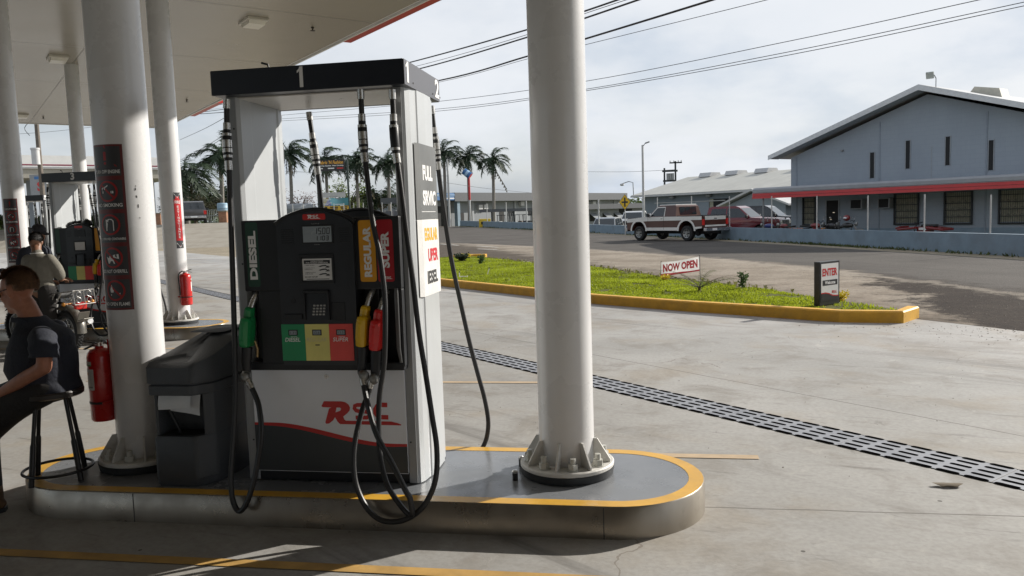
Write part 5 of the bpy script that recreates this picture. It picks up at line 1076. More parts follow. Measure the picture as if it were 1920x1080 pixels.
    for s in (-1,1): m=M(); m.tube([(-.90,s*.08,.74),(-.92,s*.2,.74)],.008,6); m.ell((-.92,s*.22,.74),(.03,.03,.03),10,8); m.build('indicator',pm('indicator_amber',(.5,.2,.02),.3),t)
    return t
mb_=motorbike((-8.24,9.60,0),R(180-19),'black motorcycle with chrome rear rack parked by the pump marked 3',BLU,None); mb_.scale=(.9,.9,.9)
# ================================================================== BACKGROUND
GZ=-.60
def block_mat():
    m=NT('grey_blue_block',.85); br=m.n.new('ShaderNodeTexBrick'); mp=m.n.new('ShaderNodeMapping'); mp.inputs['Rotation'].default_value=(R(90),0,0); m.l.new(m.tc,mp.inputs[0]); m.l.new(mp.outputs[0],br.inputs[0])
    br.inputs['Scale'].default_value=1; br.inputs['Brick Width'].default_value=.4; br.inputs['Row Height'].default_value=.2; br.inputs['Mortar Size'].default_value=.006
    br.inputs[1].default_value=(.325,.37,.42,1); br.inputs[2].default_value=(.315,.36,.41,1); br.inputs[3].default_value=(.29,.33,.38,1)
    c=m.mix(m.ramp(m.noise(.5,7,.65,st=(1,1,.35)),.4,.7,0,.5),br.outputs[0],(.265,.305,.355)); return m.col(c)
BLK=block_mat()
BW=pm('boundary_blue_wall',(.19,.26,.32),.85,0,.14,1.6,.3,20,dirt=.35); BWB=pm('wall_band_blue',(.22,.29,.35),.85,0,.12,2); ROOFW=pm('white_roof_metal',(.46,.46,.46),.5,.1,.05,2); SOFG=pm('soffit_grey',(.30,.325,.35),.7); GLS=pm('dark_glass',(.012,.014,.017),.35,0,.1,3,spec=.25); GRY=pm('grey_metal',(.26,.27,.28),.5,.2,.1,3)
REDA=pm('awning_red',(.46,.035,.035),.5,0,.10,3); AWG=pm('awning_grey',(.30,.31,.33),.55,.1,.08,2); CURT=pm('cream_curtain',(.30,.29,.22),.85,0,.2,5); IRON=pm('window_iron',(.02,.025,.028),.5); DARK=pm('dark_interior',(.012,.012,.012),.8); POSTG=pm('galv_post',(.48,.48,.47),.45,.3,.1,6)
# ---- boundary wall with its posts
t=thing('boundary_wall','long low blue block wall with thin fence posts along the far side of the road','wall',(0,0,0))
m=M(); Lw=[]
for i,(x,y) in enumerate(WALL):
    z=.62+max(0,(i-4))*.13; p=off(i,.10); q=off(i,-.10); Lw.append([(p[0],p[1],-.7),(p[0],p[1],z),(q[0],q[1],z),(q[0],q[1],-.7)])
for i in range(len(Lw)-1):
    for j in range(3): m.quad(Lw[i][j],Lw[i+1][j],Lw[i+1][j+1],Lw[i][j+1])
m.build('wall',BW,t,norm=False)
def wray(px):
    d=ray(px,420); best=None
    for i in range(len(WALL)-1):
        a=Vector(WALL[i]);b=Vector(WALL[i+1]); e=b-a; den=d.x*e.y-d.y*e.x
        if abs(den)<1e-9: continue
        s=(a.x*e.y-a.y*e.x)/den; u=(d.y*a.x-d.x*a.y)/(-(d.x*e.y-d.y*e.x)) if 0 else ((a.x*d.y-a.y*d.x)/(den))
        if s>0 and -.001<=u<=1.001: best=(d.x*s,d.y*s)
    return best
for px,h in ((1857,1.40),(1733,1.52),(1627,1.58),(1531.5,1.68),(1447,1.8),(1368,1.93),(1297,2.1),(1233,2.15),(1123,2.4),(1050,2.7),(988,2.9),(950,3.0),(914,3.1),(883,3.1)):
    w=wray(px)
    if not w: continue
    m=M(); m.cyl((w[0],w[1],.5),(w[0],w[1],.62+h*.82),.026 if px>1200 else .055,n=8); m.build('fence_post',POSTG,t)
# ---- grey gabled building
A0=(7.51,43.98,0); g=thing('gabled_building','large grey block building with a white gable roof and red awning','building',A0,R(-45))
def wallx(m,pts,y0,y1): m.prism(pts,y0,y1,'y')
m=M(); wallx(m,[(0,GZ),(14.2,GZ),(14.2,4.12),(7.1,6.42),(0,4.12)],0,26); m.build('wall',BLK,g)
m=M()
for s in (-1,1):
    P=[(7.1,6.81),(7.1+s*7.9,4.30),(7.1+s*7.9,4.12),(7.1,6.60)]; m.prism(P,-.8,26.5,'y')
rf=m.build('roof',ROOFW,g)
m=M()
for s in (-1,1): m.prism([(7.1,6.80),(7.1+s*7.92,4.285),(7.1+s*7.92,4.06),(7.1,6.56)],-.84,-.803,'y')
m.build('fascia',pm('fascia_grey_white',(.62,.64,.66),.5),rf)
m=M()
for s in (-1,1): m.prism([(7.1,6.595),(7.1+s*7.88,4.11),(7.1+s*7.88,4.10),(7.1,6.585)],-.79,-.01,'y')
m.build('eave_soffit',SOFG,rf)
for x in (.34,4.88,9.66): m=M(); m.bb(x-.03,x+.03,-.025,.02,GZ,4.15+.29*min(x,14.2-x)-.12); m.build('downpipe',pm('pipe_grey_blue',(.25,.29,.34),.7),g)
m=M(); m.bb(7.32,7.345,-.012,.01,2.62,4.1); m.build('wall_joint',SOFG,g)
for x0,x1,z0,z1 in ((4.41,4.62,2.82,4.04),(6.15,6.35,3.16,4.44),(7.95,8.14,3.19,4.45),(9.75,9.94,2.86,4.12)):
    m=M(); m.bb(x0,x1,-.012,.03,z0,z1); w=m.build('slit_window',GLS,g); m=M(); m.bb(x0-.03,x0,-.03,.02,z0-.03,z1+.03); m.bb(x1,x1+.03,-.03,.02,z0-.03,z1+.03); m.build('window_frame',SOFG,w)
for x0,x1 in ((.82,1.42),(5.72,6.74),(8.02,9.08),(10.28,11.5),(12.4,13.5)):
    m=M(); m.bb(x0,x1,-.02,.03,.66,1.97); w=m.build('barred_window',CURT,g); m=M(); n=int((x1-x0)/.085)
    for i in range(n+1): x=x0+(x1-x0)*i/n; m.bb(x-.006,x+.006,-.15,-.138,.62,2.0)
    for z in (.62,.9,1.2,1.5,1.8,2.0): m.bb(x0-.06,x1+.06,-.152,-.139,z-.014,z+.014)
    for zz in (.95,1.25,1.55):
        for i in range(1,n,3): x=x0+(x1-x0)*i/n; m.ribbon([(x+.05*math.cos(a),zz+.05*math.sin(a)) for a in [k*.9 for k in range(8)]],.012,front(-.155))
    m.build('iron_grille',IRON,w); m=M(); m.bb(x0-.08,x0-.02,-.10,-.02,.6,2.02); m.bb(x1+.02,x1+.08,-.10,-.02,.6,2.02); m.bb(x0-.08,x1+.08,-.10,-.02,.56,.62); m.build('window_frame',IRON,w)
m=M(); m.bb(2.10,2.76,-.015,.03,GZ,1.82); d=m.build('doorway',DARK,g); m=M(); m.bb(2.04,2.10,-.04,.02,GZ,1.88); m.bb(2.76,2.82,-.04,.02,GZ,1.88); m.bb(2.04,2.82,-.04,.02,1.82,1.88); m.build('door_frame',SOFG,d)
m=M(); m.bb(2.45,2.55,-.03,-.016,1.2,1.225); m.bb(2.3,2.38,-.03,-.016,.86,.885); m.build('indoor_lamp',pm('indoor_glow',(.7,.65,.5),.5,emit=(.35,.3,.22)),d)
for x0,x1 in ((3.62,4.24),(5.04,5.62)): m=M(); m.bb(x0,x1,-.42,.02,1.36,1.84,.02); w=m.build('air_conditioner',GRY,g); m=M(); m.bb(x0+.05,x1-.05,-.426,-.42,1.40,1.80); m.build('grille',DARK,w)
m=M(); m.bb(.001,14.199,-.006,.02,GZ,.42); m.build('lower_band',BWB,g)
m=M(); m.prism([(-2.0,2.34),(.02,2.60),(.02,2.56),(-2.0,2.28)],-.86,14.6,'x'); aw=m.build('awning',AWG,g)
m=M(); m.prism([(-2.04,2.18),(-1.99,2.345),(-1.99,2.20)],-.9,14.6,'x'); m.prism([(-2.06,2.04),(-2.03,2.17),(-1.99,2.17),(-1.99,2.04)],-.9,14.6,'x'); m.build('red_fascia',REDA,aw); m=M(); m.prism([(-2.03,2.347),(-2.03,2.50),(-1.96,2.575),(-1.80,2.60),(-.5,2.62),(-.5,2.56),(-1.9,2.40)],-.88,14.6,'x'); m.build('awning_lip',AWG,aw)
m=M(); m.prism([(-1.96,2.28),(.0,2.55),(.0,2.53),(-1.96,2.07)],-.84,14.5,'x'); m.build('awning_underside',SOFG,aw)
m=M(); m.prism([(-2.0,2.06),(-1.985,2.35),(.0,2.60),(.0,2.1)],-.94,-.865,'x'); m.build('awning_end',AWG,aw)
for x in (-.35,): m=M(); m.cyl((x,-1.85,GZ),(x,-1.85,2.1),.045,n=10); m.build('awning_post',GRY,g)
for x,y in ((8.6,2.2),(11.0,2.2)):
    z=6.81-.313*(x-7.1)
    m=M(); m.prism([(x-.72,z-.05+.2),(x-.5,z+.42),(x+.55,z+.20),(x+.70,z-.30)],y,y+.8,'y'); m.build('roof_ventilator',pm('vent_cream',(.50,.48,.40),.6,0,.1,8),rf)
m=M(); m.tube([(7.72,-.5,6.5),(7.72,-.5,7.0)],.02,6); m.tube([(7.72,-.5,7.0),(7.66,-.55,7.15)],.02,6); fl=m.build('floodlight_bracket',GRY,rf); m=M(); m.box((7.48,-.55,7.16),(.32,.10,.30),(R(20),0,R(15)),.02); m.build('floodlight',pm('floodlight_glass',(.42,.45,.43),.2),fl)
m=M(); m.bb(2.9,3.02,-.12,.0,4.22,4.30); m.build('camera_box',GRY,g)
# ---- warehouse
B0=at(1205,400,85); B0=(B0.x,B0.y,0); w=thing('warehouse','long pale roofed grey warehouse behind the parked pickups','warehouse',B0,R(-45))
WROOF=pm('pale_sheet_roof',(.40,.395,.36),.55,.05,.10,.5,stretch=(3,1,1),dirt=.12); WGR=pm('warehouse_grey',(.19,.22,.25),.8,0,.08,1.2); WDR=pm('warehouse_door_grey',(.24,.275,.31),.7,0,.05,2)
m=M(); m.prism([(0,GZ),(16,GZ),(16,3.15),(8,4.85),(0,3.15)],0,26,'x'); m.build('wall',WGR,w)
m=M()
for P in ([(-.9,3.22),(8,5.2),(8,5.05),(-.9,3.05)],[(16.9,3.22),(8,5.2),(8,5.05),(16.9,3.05)]): m.prism(P,-.8,26.5,'x')
rf=m.build('roof',WROOF,w); m=M(); m.bb(-.82,26.5,-.98,-.86,3.0,3.16); m.build('gutter',ROOFW,rf)
for x in (1.6,5.2,9.0,13.4): m=M(); m.prism([(7.0,5.05),(7.3,5.5),(8.7,5.5),(9.0,5.05)],x,x+1.6,'x'); m.build('roof_ventilator',ROOFW,rf)
m=M(); m.bb(1.9,11.2,-.14,-.06,2.28,2.36); m.build('door_rail',ROOFW,w)
m=M(); m.bb(3.6,9.2,-.10,-.02,GZ,2.25); m.build('sliding_door',WDR,w)
m=M(); m.bb(9.7,13.4,-.03,.02,GZ,2.5); m.build('dark_opening',DARK,w); m=M(); m.bb(9.25,9.7,-.05,.02,GZ,2.5); m.build('opening_jamb',CURT,w)
for x in (4.5,9.3): m=M(); m.ell((x,-.3,2.85),(.35,.25,.2),12,8); m.build('wall_lamp',GRY,w)
m=M(); m.tube([(-.6,-.7,3.1),(-.62,-.75,4.6),(-1.1,-.9,4.75),(-2.0,-1,4.55)],.05,6); o=m.build('lamp_arm',GRY,w); m=M(); m.ell((-2.05,-1,4.45),(.28,.2,.14),10,6); m.build('lamp_head',ROOFW,o)
# ---- annex
A1=at(1362,400,62); a=thing('annex_house','small grey gabled annex tucked between warehouse and red awning','house',(A1.x,A1.y,0),R(-45))
m=M(); m.prism([(0,GZ),(5.4,GZ),(5.4,1.75),(2.7,2.72),(0,1.75)],0,7,'y'); m.build('wall',WDR,a)
m=M()
for s in (-1,1): m.prism([(2.7,2.98),(2.7+s*3.3,1.78),(2.7+s*3.3,1.64),(2.7,2.82)],-.5,7.3,'y')
m.build('roof',ROOFW,a); m=M(); m.bb(3.4,4.2,-.02,.02,.55,1.35); m.bb(.5,1.5,-.02,.02,1.05,1.3); m.build('window',GLS,a)
a=thing('rear_shed','pale roofed low shed seen under the left end of the red awning','shed',(A1.x+5.6,A1.y-1.8,0),R(-45)); m=M(); m.bb(0,7,0,5,GZ,1.9); m.build('wall',WGR,a); m=M(); m.prism([(-.5,1.85),(5.2,2.5),(5.2,2.4),(-.5,1.72)],-.3,7.3,'x'); m.build('roof',ROOFW,a); m=M(); m.bb(1.0,2.0,-.02,.02,.1,1.35); m.build('window',GLS,a)
# ---- long flat building far across the road
L0=at(795,400,131); R0=at(1163,395,182); dv=Vector((R0.x-L0.x,R0.y-L0.y)); LL=dv.length; ang=math.atan2(dv.y,dv.x)
lb=thing('flat_roofed_building','long low flat roofed grey commercial building behind the palms','building',(L0.x,L0.y,0),ang)
CORR=pm('corrugated_fascia',(.085,.09,.10),.6,.1,.15,3,stretch=(8,1,.3)); PALEW=pm('pale_grey_wall',(.235,.25,.265),.85,0,.10,.4,dirt=.15)
m=M(); m.bb(0,LL,0,16,GZ,5.0); m.build('wall',PALEW,lb); m=M(); m.bb(6,LL+.6,-1.6,16.5,4.15,5.62); m.bb(-1,6,-1.2,16.5,4.4,5.6); m.build('fascia',CORR,lb)
rr=random.Random(6)
for k in range(9): x=12+k*6.2; m=M(); m.bb(x,x+.5,-.25,.05,GZ,4.1); m.build('pilaster',pm('pilaster_grey',(.30,.315,.33),.8),lb)
for x,z in ((13.5,2.7),(15,2.75),(26,3.2),(32,2.9),(44,3.0),(52,3.0)): m=M(); m.bb(x,x+1.1,-.6,.02,z,z+.8); m.build('air_conditioner',ROOFW,lb)
for x in (8.6,20,37): m=M(); m.bb(x,x+1.4,-.04,.05,GZ,2.2); m.build('door',DARK,lb)
for x in (22.5,29,35,41,48,56): m=M(); m.bb(x,x+1.8,-.04,.05,1.3,2.3); m.build('window',GLS,lb)
BLS=pm('blue_shop_sign',(.045,.15,.36),.5); 
m=M(); m.bb(1.5,6.6,-1.55,-1.25,4.35,5.55); sg=m.build('shop_sign',BLS,lb); m=M(); m.bb(1.7,6.4,-1.58,-1.56,5.0,5.4); m.build('sign_stripe',pm('sign_pale_blue',(.30,.42,.56),.5),sg); m=M(); [m.ribbon([(x,5.2),(x+w_,5.2)],.16,front(-1.6)) for x,w_ in ((2.0,1.2),(3.4,.8),(4.4,1.6))]; m.build('sign_lettering',BLS,sg,norm=False); m=M(); m.ribbon([(3.4,4.65),(5.9,4.65)],.2,front(-1.57)); m.build('white_lettering',SWH,sg,norm=False)
for x in (-.5,6.9): m=M(); m.bb(x,x+.7,-1.3,-.6,GZ,4.35); m.build('blue_pillar',BWB,lb)
m=M(); m.bb(.6,6.6,-.06,.05,GZ,3.4); m.build('shop_front',DARK,lb)
# lower block in front of its right end
q=at(1096,400,118); q2=at(1206,400,128); dv=Vector((q2.x-q.x,q2.y-q.y)); lo=thing('low_outbuilding','low flat roofed outbuilding with propped window shutters behind the white pickup','building',(q.x,q.y,0),math.atan2(dv.y,dv.x)); LL=dv.length
m=M(); m.bb(0,LL+3,0,8,GZ,2.0); m.build('wall',PALEW,lo); m=M(); m.bb(-.5,LL+3.4,-1.2,8.4,2.0,2.75); m.build('fascia',CORR,lo)
for x in (1.2,4.2,6.9,9): m=M(); m.bb(x,x+1.3,-.04,.05,.2,1.3); v=m.build('window',DARK,lo); m=M(); m.prism([(-1.0,.75),(-.05,1.38),(-.05,1.32),(-1.0,.68)],x-.05,x+1.35,'x'); m.build('shutter',PALEW,v)
m=M(); m.bb(8.2,11.5,-.05,.06,.9,1.9); m.build('dark_opening',DARK,lo)
# ---- open shed and machines in the yard
q=at(918,400,112); s0=thing('open_shed','flat roofed open shed on dark posts sheltering machines','shed',(q.x,q.y,0),R(20))
m=M(); m.bb(-.8,11,-.5,5,2.05,2.45); m.build('roof',CORR,s0)
for x in (.2,3.4,7,10.4): m=M(); m.bb(x,x+.18,-.2,0,GZ,2.06); m.build('post',IRON,s0)
def forklift(px,dep,label,col,rz):
    q=at(px,410,dep); f=thing('forklift',label,'forklift',(q.x,q.y,GZ),rz,'machines in the yard')
    m=M(); m.bb(-1.1,.7,-.55,.55,.35,1.15,.12); m.bb(-1.1,-.5,-.5,.5,1.1,1.35,.1); m.build('body',col,f)
    for x,y in ((-.75,.5),(-.75,-.5),(.55,.5),(.55,-.5)): m=M(); m.cyl((x,y-.11,.34),(x,y+.11,.34),.34,n=16); m.build('wheel',TYR,f)
    m=M()
    for x,y in ((-.8,.48),(-.8,-.48),(.45,.48),(.45,-.48)): m.tube([(x,y,1.1),(x*.9,y,2.15)],.04,6)
    m.bb(-.85,.5,-.55,.55,2.12,2.2); m.build('overhead_guard',IRON,f)
    m=M(); m.bb(.75,.88,-.4,-.28,.1,2.4); m.bb(.75,.88,.28,.4,.1,2.4); m.bb(.72,.86,-.4,.4,1.2,1.32); m.build('mast',IRON,f); m=M(); m.bb(.88,1.9,-.35,-.25,.2,.26); m.bb(.88,1.9,.25,.35,.2,.26); m.build('fork',IRON,f)
MGR=pm('machine_dark',(.035,.038,.042),.5,0,.2,3)
forklift(945,108,'dark forklift under the left side of the open shed',MGR,R(-20)); forklift(968,106,'dark forklift beside the white column edge in the yard',pm('machine_brown',(.06,.04,.03),.6),R(160)); forklift(990,104,'dark forklift just left of the front white column',MGR,R(-70))
q=at(909,413,108); gth=thing('generator','small yellow generator box in the yard left of the shed','generator',(q.x,q.y,.25),R(10)); m=M(); m.bb(-.8,.8,-.4,.4,-.85,.9,.1); m.build('housing',pm('generator_yellow',(.6,.42,.03),.5),gth); m=M(); m.bb(-.5,.2,-.42,-.40,.15,.5); m.build('vent',DARK,gth)
# ---- light poles, bucket, crossing sign
def lightpole(px,pybase,pytop,dep,label,arm,r=.075):
    b=at(px,pybase,dep); h=at(px,pytop,dep).z; t=thing('light_pole',label,'light pole',(b.x,b.y,GZ)); m=M(); m.tube([(0,0,0),(0,0,h-GZ)],[r,r*.75],10); m.build('pole',POSTG,t)
    m=M(); m.tube([(0,0,h-GZ-.15),(arm*.4,0,h-GZ+.1)],.03,6); m.box((arm*.75,0,h-GZ+.16),(abs(arm)*.8,.2,.09),(0,R(-18) if arm>0 else R(18),0),.03); m.build('lamp_head',GRY,t); return t
lightpole(1207.5,437,273,57.5,'tall thin grey light pole behind the brown pickup',.45,.10)
lightpole(843,415,299,124,'tall white light pole left of the paint bucket sign',1.6,.2)
q=at(882,412,122); b=thing('bucket_sign','tilted blue paint bucket on a red pole like pouring paint','advertising sign',(q.x,q.y,GZ)); k=122/FPX
zt=at(882,333,122).z-GZ; zm=at(882,375,122).z-GZ
m=M(); m.cyl((0,0,0),(0,0,zm),.16,n=10); m.build('lower_pole',POSTG,b); m=M(); m.cyl((0,0,zm),(0,0,zt),.17,n=12); m.build('red_pole',REDA,b)
T=Matrix.Translation((-.25,0,zt+.6))@Matrix.Rotation(R(128),4,'Y')@Matrix.Scale(.8,4); m=M(); m.lathe([(.55,-.85),(.62,-.8),(.68,.70),(.72,.72),(.72,.82),(.66,.82)],n=24,mx=T); bk=m.build('bucket',pm('bucket_blue',(.035,.12,.30),.35,0,.15,1.5),b); m=M(); m.lathe([(.655,-.25),(.67,.25)],n=24,mx=T); m.build('label_band',pm('bucket_pale',(.30,.45,.62),.4),bk); m=M(); m.lathe([(.0,.80),(.64,.825)],n=24,mx=T); m.build('red_paint',REDA,bk)
q=gnd(1173,440); s=thing('warning_sign','yellow diamond road sign with black cross beside the blue wall','road sign',(q.x,q.y-.5,0)); k=54.5/FPX
zc=at(1174.5,379,54).z; h=14*k; m=M(); m.cyl((0,.03,-.1),(0,.03,zc+.3),.035,n=8); m.build('post',POSTG,s)
D=lambda r:[(r*.72,zc),(0,zc+r),(-r*.72,zc),(0,zc-r)]
m=M(); m.prism(D(h*1.04),-.012,.012,'y'); pl=m.build('plate',IRON,s); m=M(); m.flat([D(h*.98)],front(-.014)); m.build('yellow_face',pm('sign_yellow',(.68,.44,.02),.45),pl,norm=False); m=M(); m.flat([[(-.05,zc-.31),(.05,zc-.31),(.05,zc+.31),(-.05,zc+.31)]],front(-.018)); m.flat([[(-.21,zc-.055),(-.05,zc-.055),(-.05,zc+.055),(-.21,zc+.055)]],front(-.018)); m.flat([[(.05,zc-.055),(.21,zc-.055),(.21,zc+.055),(.05,zc+.055)]],front(-.018)); m.build('cross_symbol',IRON,pl,norm=False)
# ---- transformer frame behind the warehouse
q=at(1246,340,110); T_=thing('transformer_frame','dark H-frame with transformers rising behind the warehouse roof','transformer',(q.x,q.y,0))
z0=at(1246,318,110).z; z1=at(1266,308,110).z; x2=1.5
m=M(); m.bb(-.12,.12,-.1,.1,GZ,z0+.2); m.bb(1.38,1.62,-.1,.1,GZ,z1+.4); m.build('post',IRON,T_); [M().bb(*q_).build('crossarm',IRON,T_) for q_ in ((-.3,1.8,-.15,.15,z0-.35,z0-.1),(-.2,1.6,-.15,.15,z0-1.7,z0-1.45),(.7,2.4,-.1,.1,z1+.1,z1+.28))]
for x in (.45,.8,1.12): m=M(); m.cyl((x,-.1,z0-1.44),(x,-.1,z0-.55),.19,n=12); m.build('transformer_can',GRY,T_)
for x in (.8,1.3,1.9,2.3): m=M(); m.cyl((x,0,z1+.28),(x,0,z1+.5),.06,n=6); m.build('insulator',GRY,T_)
# ------------------------------------------------------------------ VEHICLES
def arcs(x,r,z,n=8): return [(x+r*math.cos(math.pi*i/n),z+r*math.sin(math.pi*i/n)) for i in range(n+1)]   # rear to front is +x; returned from +x to -x
def tyres(t,xs,r,w,W,rimm):
    for x in xs:
        for s in (-1,1):
            m=M(); wheel(m,(x,s*(W/2-w*.45),r),r,w,28,[(-.5,-.30),(-.46,-.06),(-.3,0),(.3,0),(.46,-.06),(.5,-.30)]); o=m.build('wheel',TYR,t)
            m=M(); y=s*(W/2-w*.45+w*.42); T=Matrix.Translation((x,y,r))@Matrix.Rotation(R(90),4,'X'); m.lathe([(.03,s*.012),(r*.5,s*.012),(r*.60,-s*.006),(r*.60,s*.05)],n=20,mx=T); m.cyl((x,y-s*.02,r),(x,y+s*.03,r),r*.18,n=12); rm=m.build('rim',rimm,o)
            m=M()
            for k in range(6): a=k*math.pi/3; m.cyl((x+r*.4*math.cos(a),y,r+r*.4*math.sin(a)),(x+r*.4*math.cos(a),y+s*.016,r+r*.4*math.sin(a)),r*.085,n=8)
            m.build('rim_hole',DARK,rm)
def cabin(t,prof,W,wt,col,name='cab'):
    """side profile, inset towards the roof; prof list of (x,z); width W at the sill, wt at the roof"""
    zs=[z for x,z in prof]; z0,z1=min(zs),max(zs); m=M(); n=len(prof)
    hw=lambda z:(W+(wt-W)*(z-z0)/(z1-z0))/2
    L=[(x,hw(z),z) for x,z in prof]; Q=[(x,-hw(z),z) for x,z in prof]; m.add(L+Q,[(i,(i+1)%n,n+(i+1)%n,n+i) for i in range(n)]); m.add(L,[tuple(range(n))]); m.add(Q,[tuple(range(n))[::-1]]); return m.build(name,col,t),hw
CHRV=pm('vehicle_chrome',(.45,.45,.46),.25,.85,.1,6); HLG=pm('headlamp_glass',(.55,.56,.58),.12,0,.05,6); AUTOG=pm('vehicle_glass',(.018,.024,.028),.06,0,.1,3,spec=.8)
def oldtruck():
    r0=gnd(1290,452); BRN=pm('truck_brown',(.075,.027,.019),.35,0,.12,2,dirt=.2,coat=.25); WHT=pm('truck_white',(.70,.69,.65),.38,0,.06,2,dirt=.15,coat=.2)
    th=R(135); W=1.98; org=Vector((r0.x,r0.y,0))-Vector((math.cos(th),math.sin(th),0))*(-1.70)-Vector((-math.sin(th),math.cos(th),0))*(W/2-.12)
    t=thing('pickup_truck','old lifted brown and white pickup driving away on the road','pickup truck',org,th); r=.395; tyres(t,(1.70,-1.70),r,.30,W,ALU)
    ws=.52
    side=[(2.62,.62)]+[(2.62,1.16),(2.50,1.20),(1.05,1.26),(-2.72,1.24),(-2.72,.66)]+[(-1.70-ws,.60)]+arcs(-1.70,ws,.52)[::-1][0:]+[(1.70-ws,.56)]+arcs(1.70,ws,.52)[::-1]
    m=M(); m.prism(side,-W/2,W/2,'y'); m.build('body',BRN,t)
    m=M()
    for s in (-1,1):
        y0,y1=s*(W/2+.003),s*(W/2+.012)
        m.prism([(2.60,.98),(2.62,1.165),(1.05,1.268),(-2.72,1.245),(-2.72,1.07),(1.05,1.04)],y0,y1,'y')
        m.prism([(1.12,.54),(1.16,.70),(-1.12,.70),(-1.10,.54)],y0,y1,'y'); m.prism([(-2.25,.60),(-2.24,.72),(-2.72,.74),(-2.72,.66)],y0,y1,'y')
    m.build('white_stripe',WHT,t)
    for x in (1.70,-1.70):
        for s in (-1,1): m=M(); m.ribbon([(x+(ws+.05)*math.cos(a),.52+(ws+.05)*math.sin(a)) for a in [math.pi*i/14 for i in range(15)]],.11,lambda a,b:(a,s*(W/2+.016),b)); m.build('wheel_arch',WHT,t,norm=False)
    m=M(); m.prism([(2.58,1.175),(1.05,1.285),(1.05,1.262),(2.58,1.155)],-W/2+.03,W/2-.03,'y'); m.build('hood',WHT,t)
    prof=[(1.02,1.26),(.42,1.80),(.30,1.84),(-.80,1.84),(-.90,1.78),(-.98,1.26)]; cb,hw=cabin(t,prof,W-.06,W-.36,BRN)
    m=M(); m.box((-.24,0,1.855),(1.14,1.56,.05),None,.022); m.build('roof',WHT,t)
    for s in (-1,1):
        P=[(.86,1.30),(.40,1.72),(-.12,1.72),(-.12,1.30)]; m=M(); F=lambda a,b:(a,s*(hw(b)+.006),b); m.flat([P],F); m.build('side_window',AUTOG,t,norm=False)
        m=M(); m.ribbon([(.90,1.275),(.41,1.75),(-.16,1.75),(-.16,1.275)],.055,lambda a,b:(a,s*(hw(b)+.010),b)); m.build('window_frame',WHT,t,norm=False)
        m=M(); m.bb(-.16,-.145,s*(W/2+.013),s*(W/2+.015),.60,1.25); m.build('door_gap',DARK,t); m=M(); m.bb(.98,.995,s*(W/2+.013),s*(W/2+.015),.60,1.25); m.build('door_gap',DARK,t); m=M(); m.bb(-.08,.06,s*(W/2+.014),s*(W/2+.04),1.155,1.185); m.build('door_handle',CHRV,t)
        m=M(); m.box((.86,s*(W/2+.12),1.36),(.09,.18,.20),None,.02); m.build('mirror',PBLK,t)
    m=M()
    for y0,y1 in ((-.62,-.22),(-.19,.19),(.22,.62)): m.quad((-.9735+.0,y0,1.34),(-.9735,y1,1.34),(-.916,y1,1.74),(-.916,y0,1.74))
    m.build('rear_window',AUTOG,t,norm=False)
    m=M(); m.quad((.95,-.80,1.33),(.95,.80,1.33),(.47,.72,1.77),(.47,-.72,1.77)); m.build('windshield',AUTOG,t,norm=False)
    m=M(); m.bb(-2.68,-1.05,-.82,.82,1.243,1.248); m.build('bed_opening',DARK,t); m=M()
    for s in (-1,1): m.bb(-2.70,-1.02,s*.86,s*.93,1.245,1.29,.01)
    m.build('bed_rail',PBLK,t)
    m=M(); m.bb(-2.745,-2.722,-.78,.78,.72,1.24); tg=m.build('tailgate',BRN,t); m=M(); m.bb(-2.752,-2.746,-.78,.78,1.06,1.245); m.bb(-2.752,-2.746,-.78,.78,.72,.80); m.build('tailgate_stripe',WHT,tg); m=M(); m.bb(-2.76,-2.753,-.10,.10,1.10,1.14); m.build('tailgate_handle',DARK,tg)
    for s in (-1,1): m=M(); m.bb(-2.75,-2.70,s*.80,s*.97,.80,1.10,.01); m.build('tail_light',TLR,t)
    m=M(); m.bb(-2.98,-2.80,-.95,.95,.50,.66,.02); bp=m.build('rear_bumper',CHRV,t); m=M(); m.bb(-2.987,-2.981,.15,.5,.53,.64); m.build('number_plate',SWH,bp); m=M(); m.bb(2.60,2.76,-.98,.98,.50,.68,.02); m.build('front_bumper',CHRV,t); m=M(); m.bb(2.62,2.635,-.85,.85,.80,1.08); m.build('grille',PBLK,t)
    m=M(); m.bb(-2.6,2.3,-.45,.45,.36,.62); m.cyl((1.70,-.8,r),(1.70,.8,r),.06,n=8); m.cyl((-1.70,-.8,r),(-1.70,.8,r),.08,n=8); m.ell((-1.7,.1,r),(.17,.17,.17),10,8); m.build('chassis',DARK,t)
    for s in (-1,1): m=M(); m.bb(-2.32,-2.30,s*.70,s*.96,.30,.66); m.build('mud_flap',DARK,t)
oldtruck()
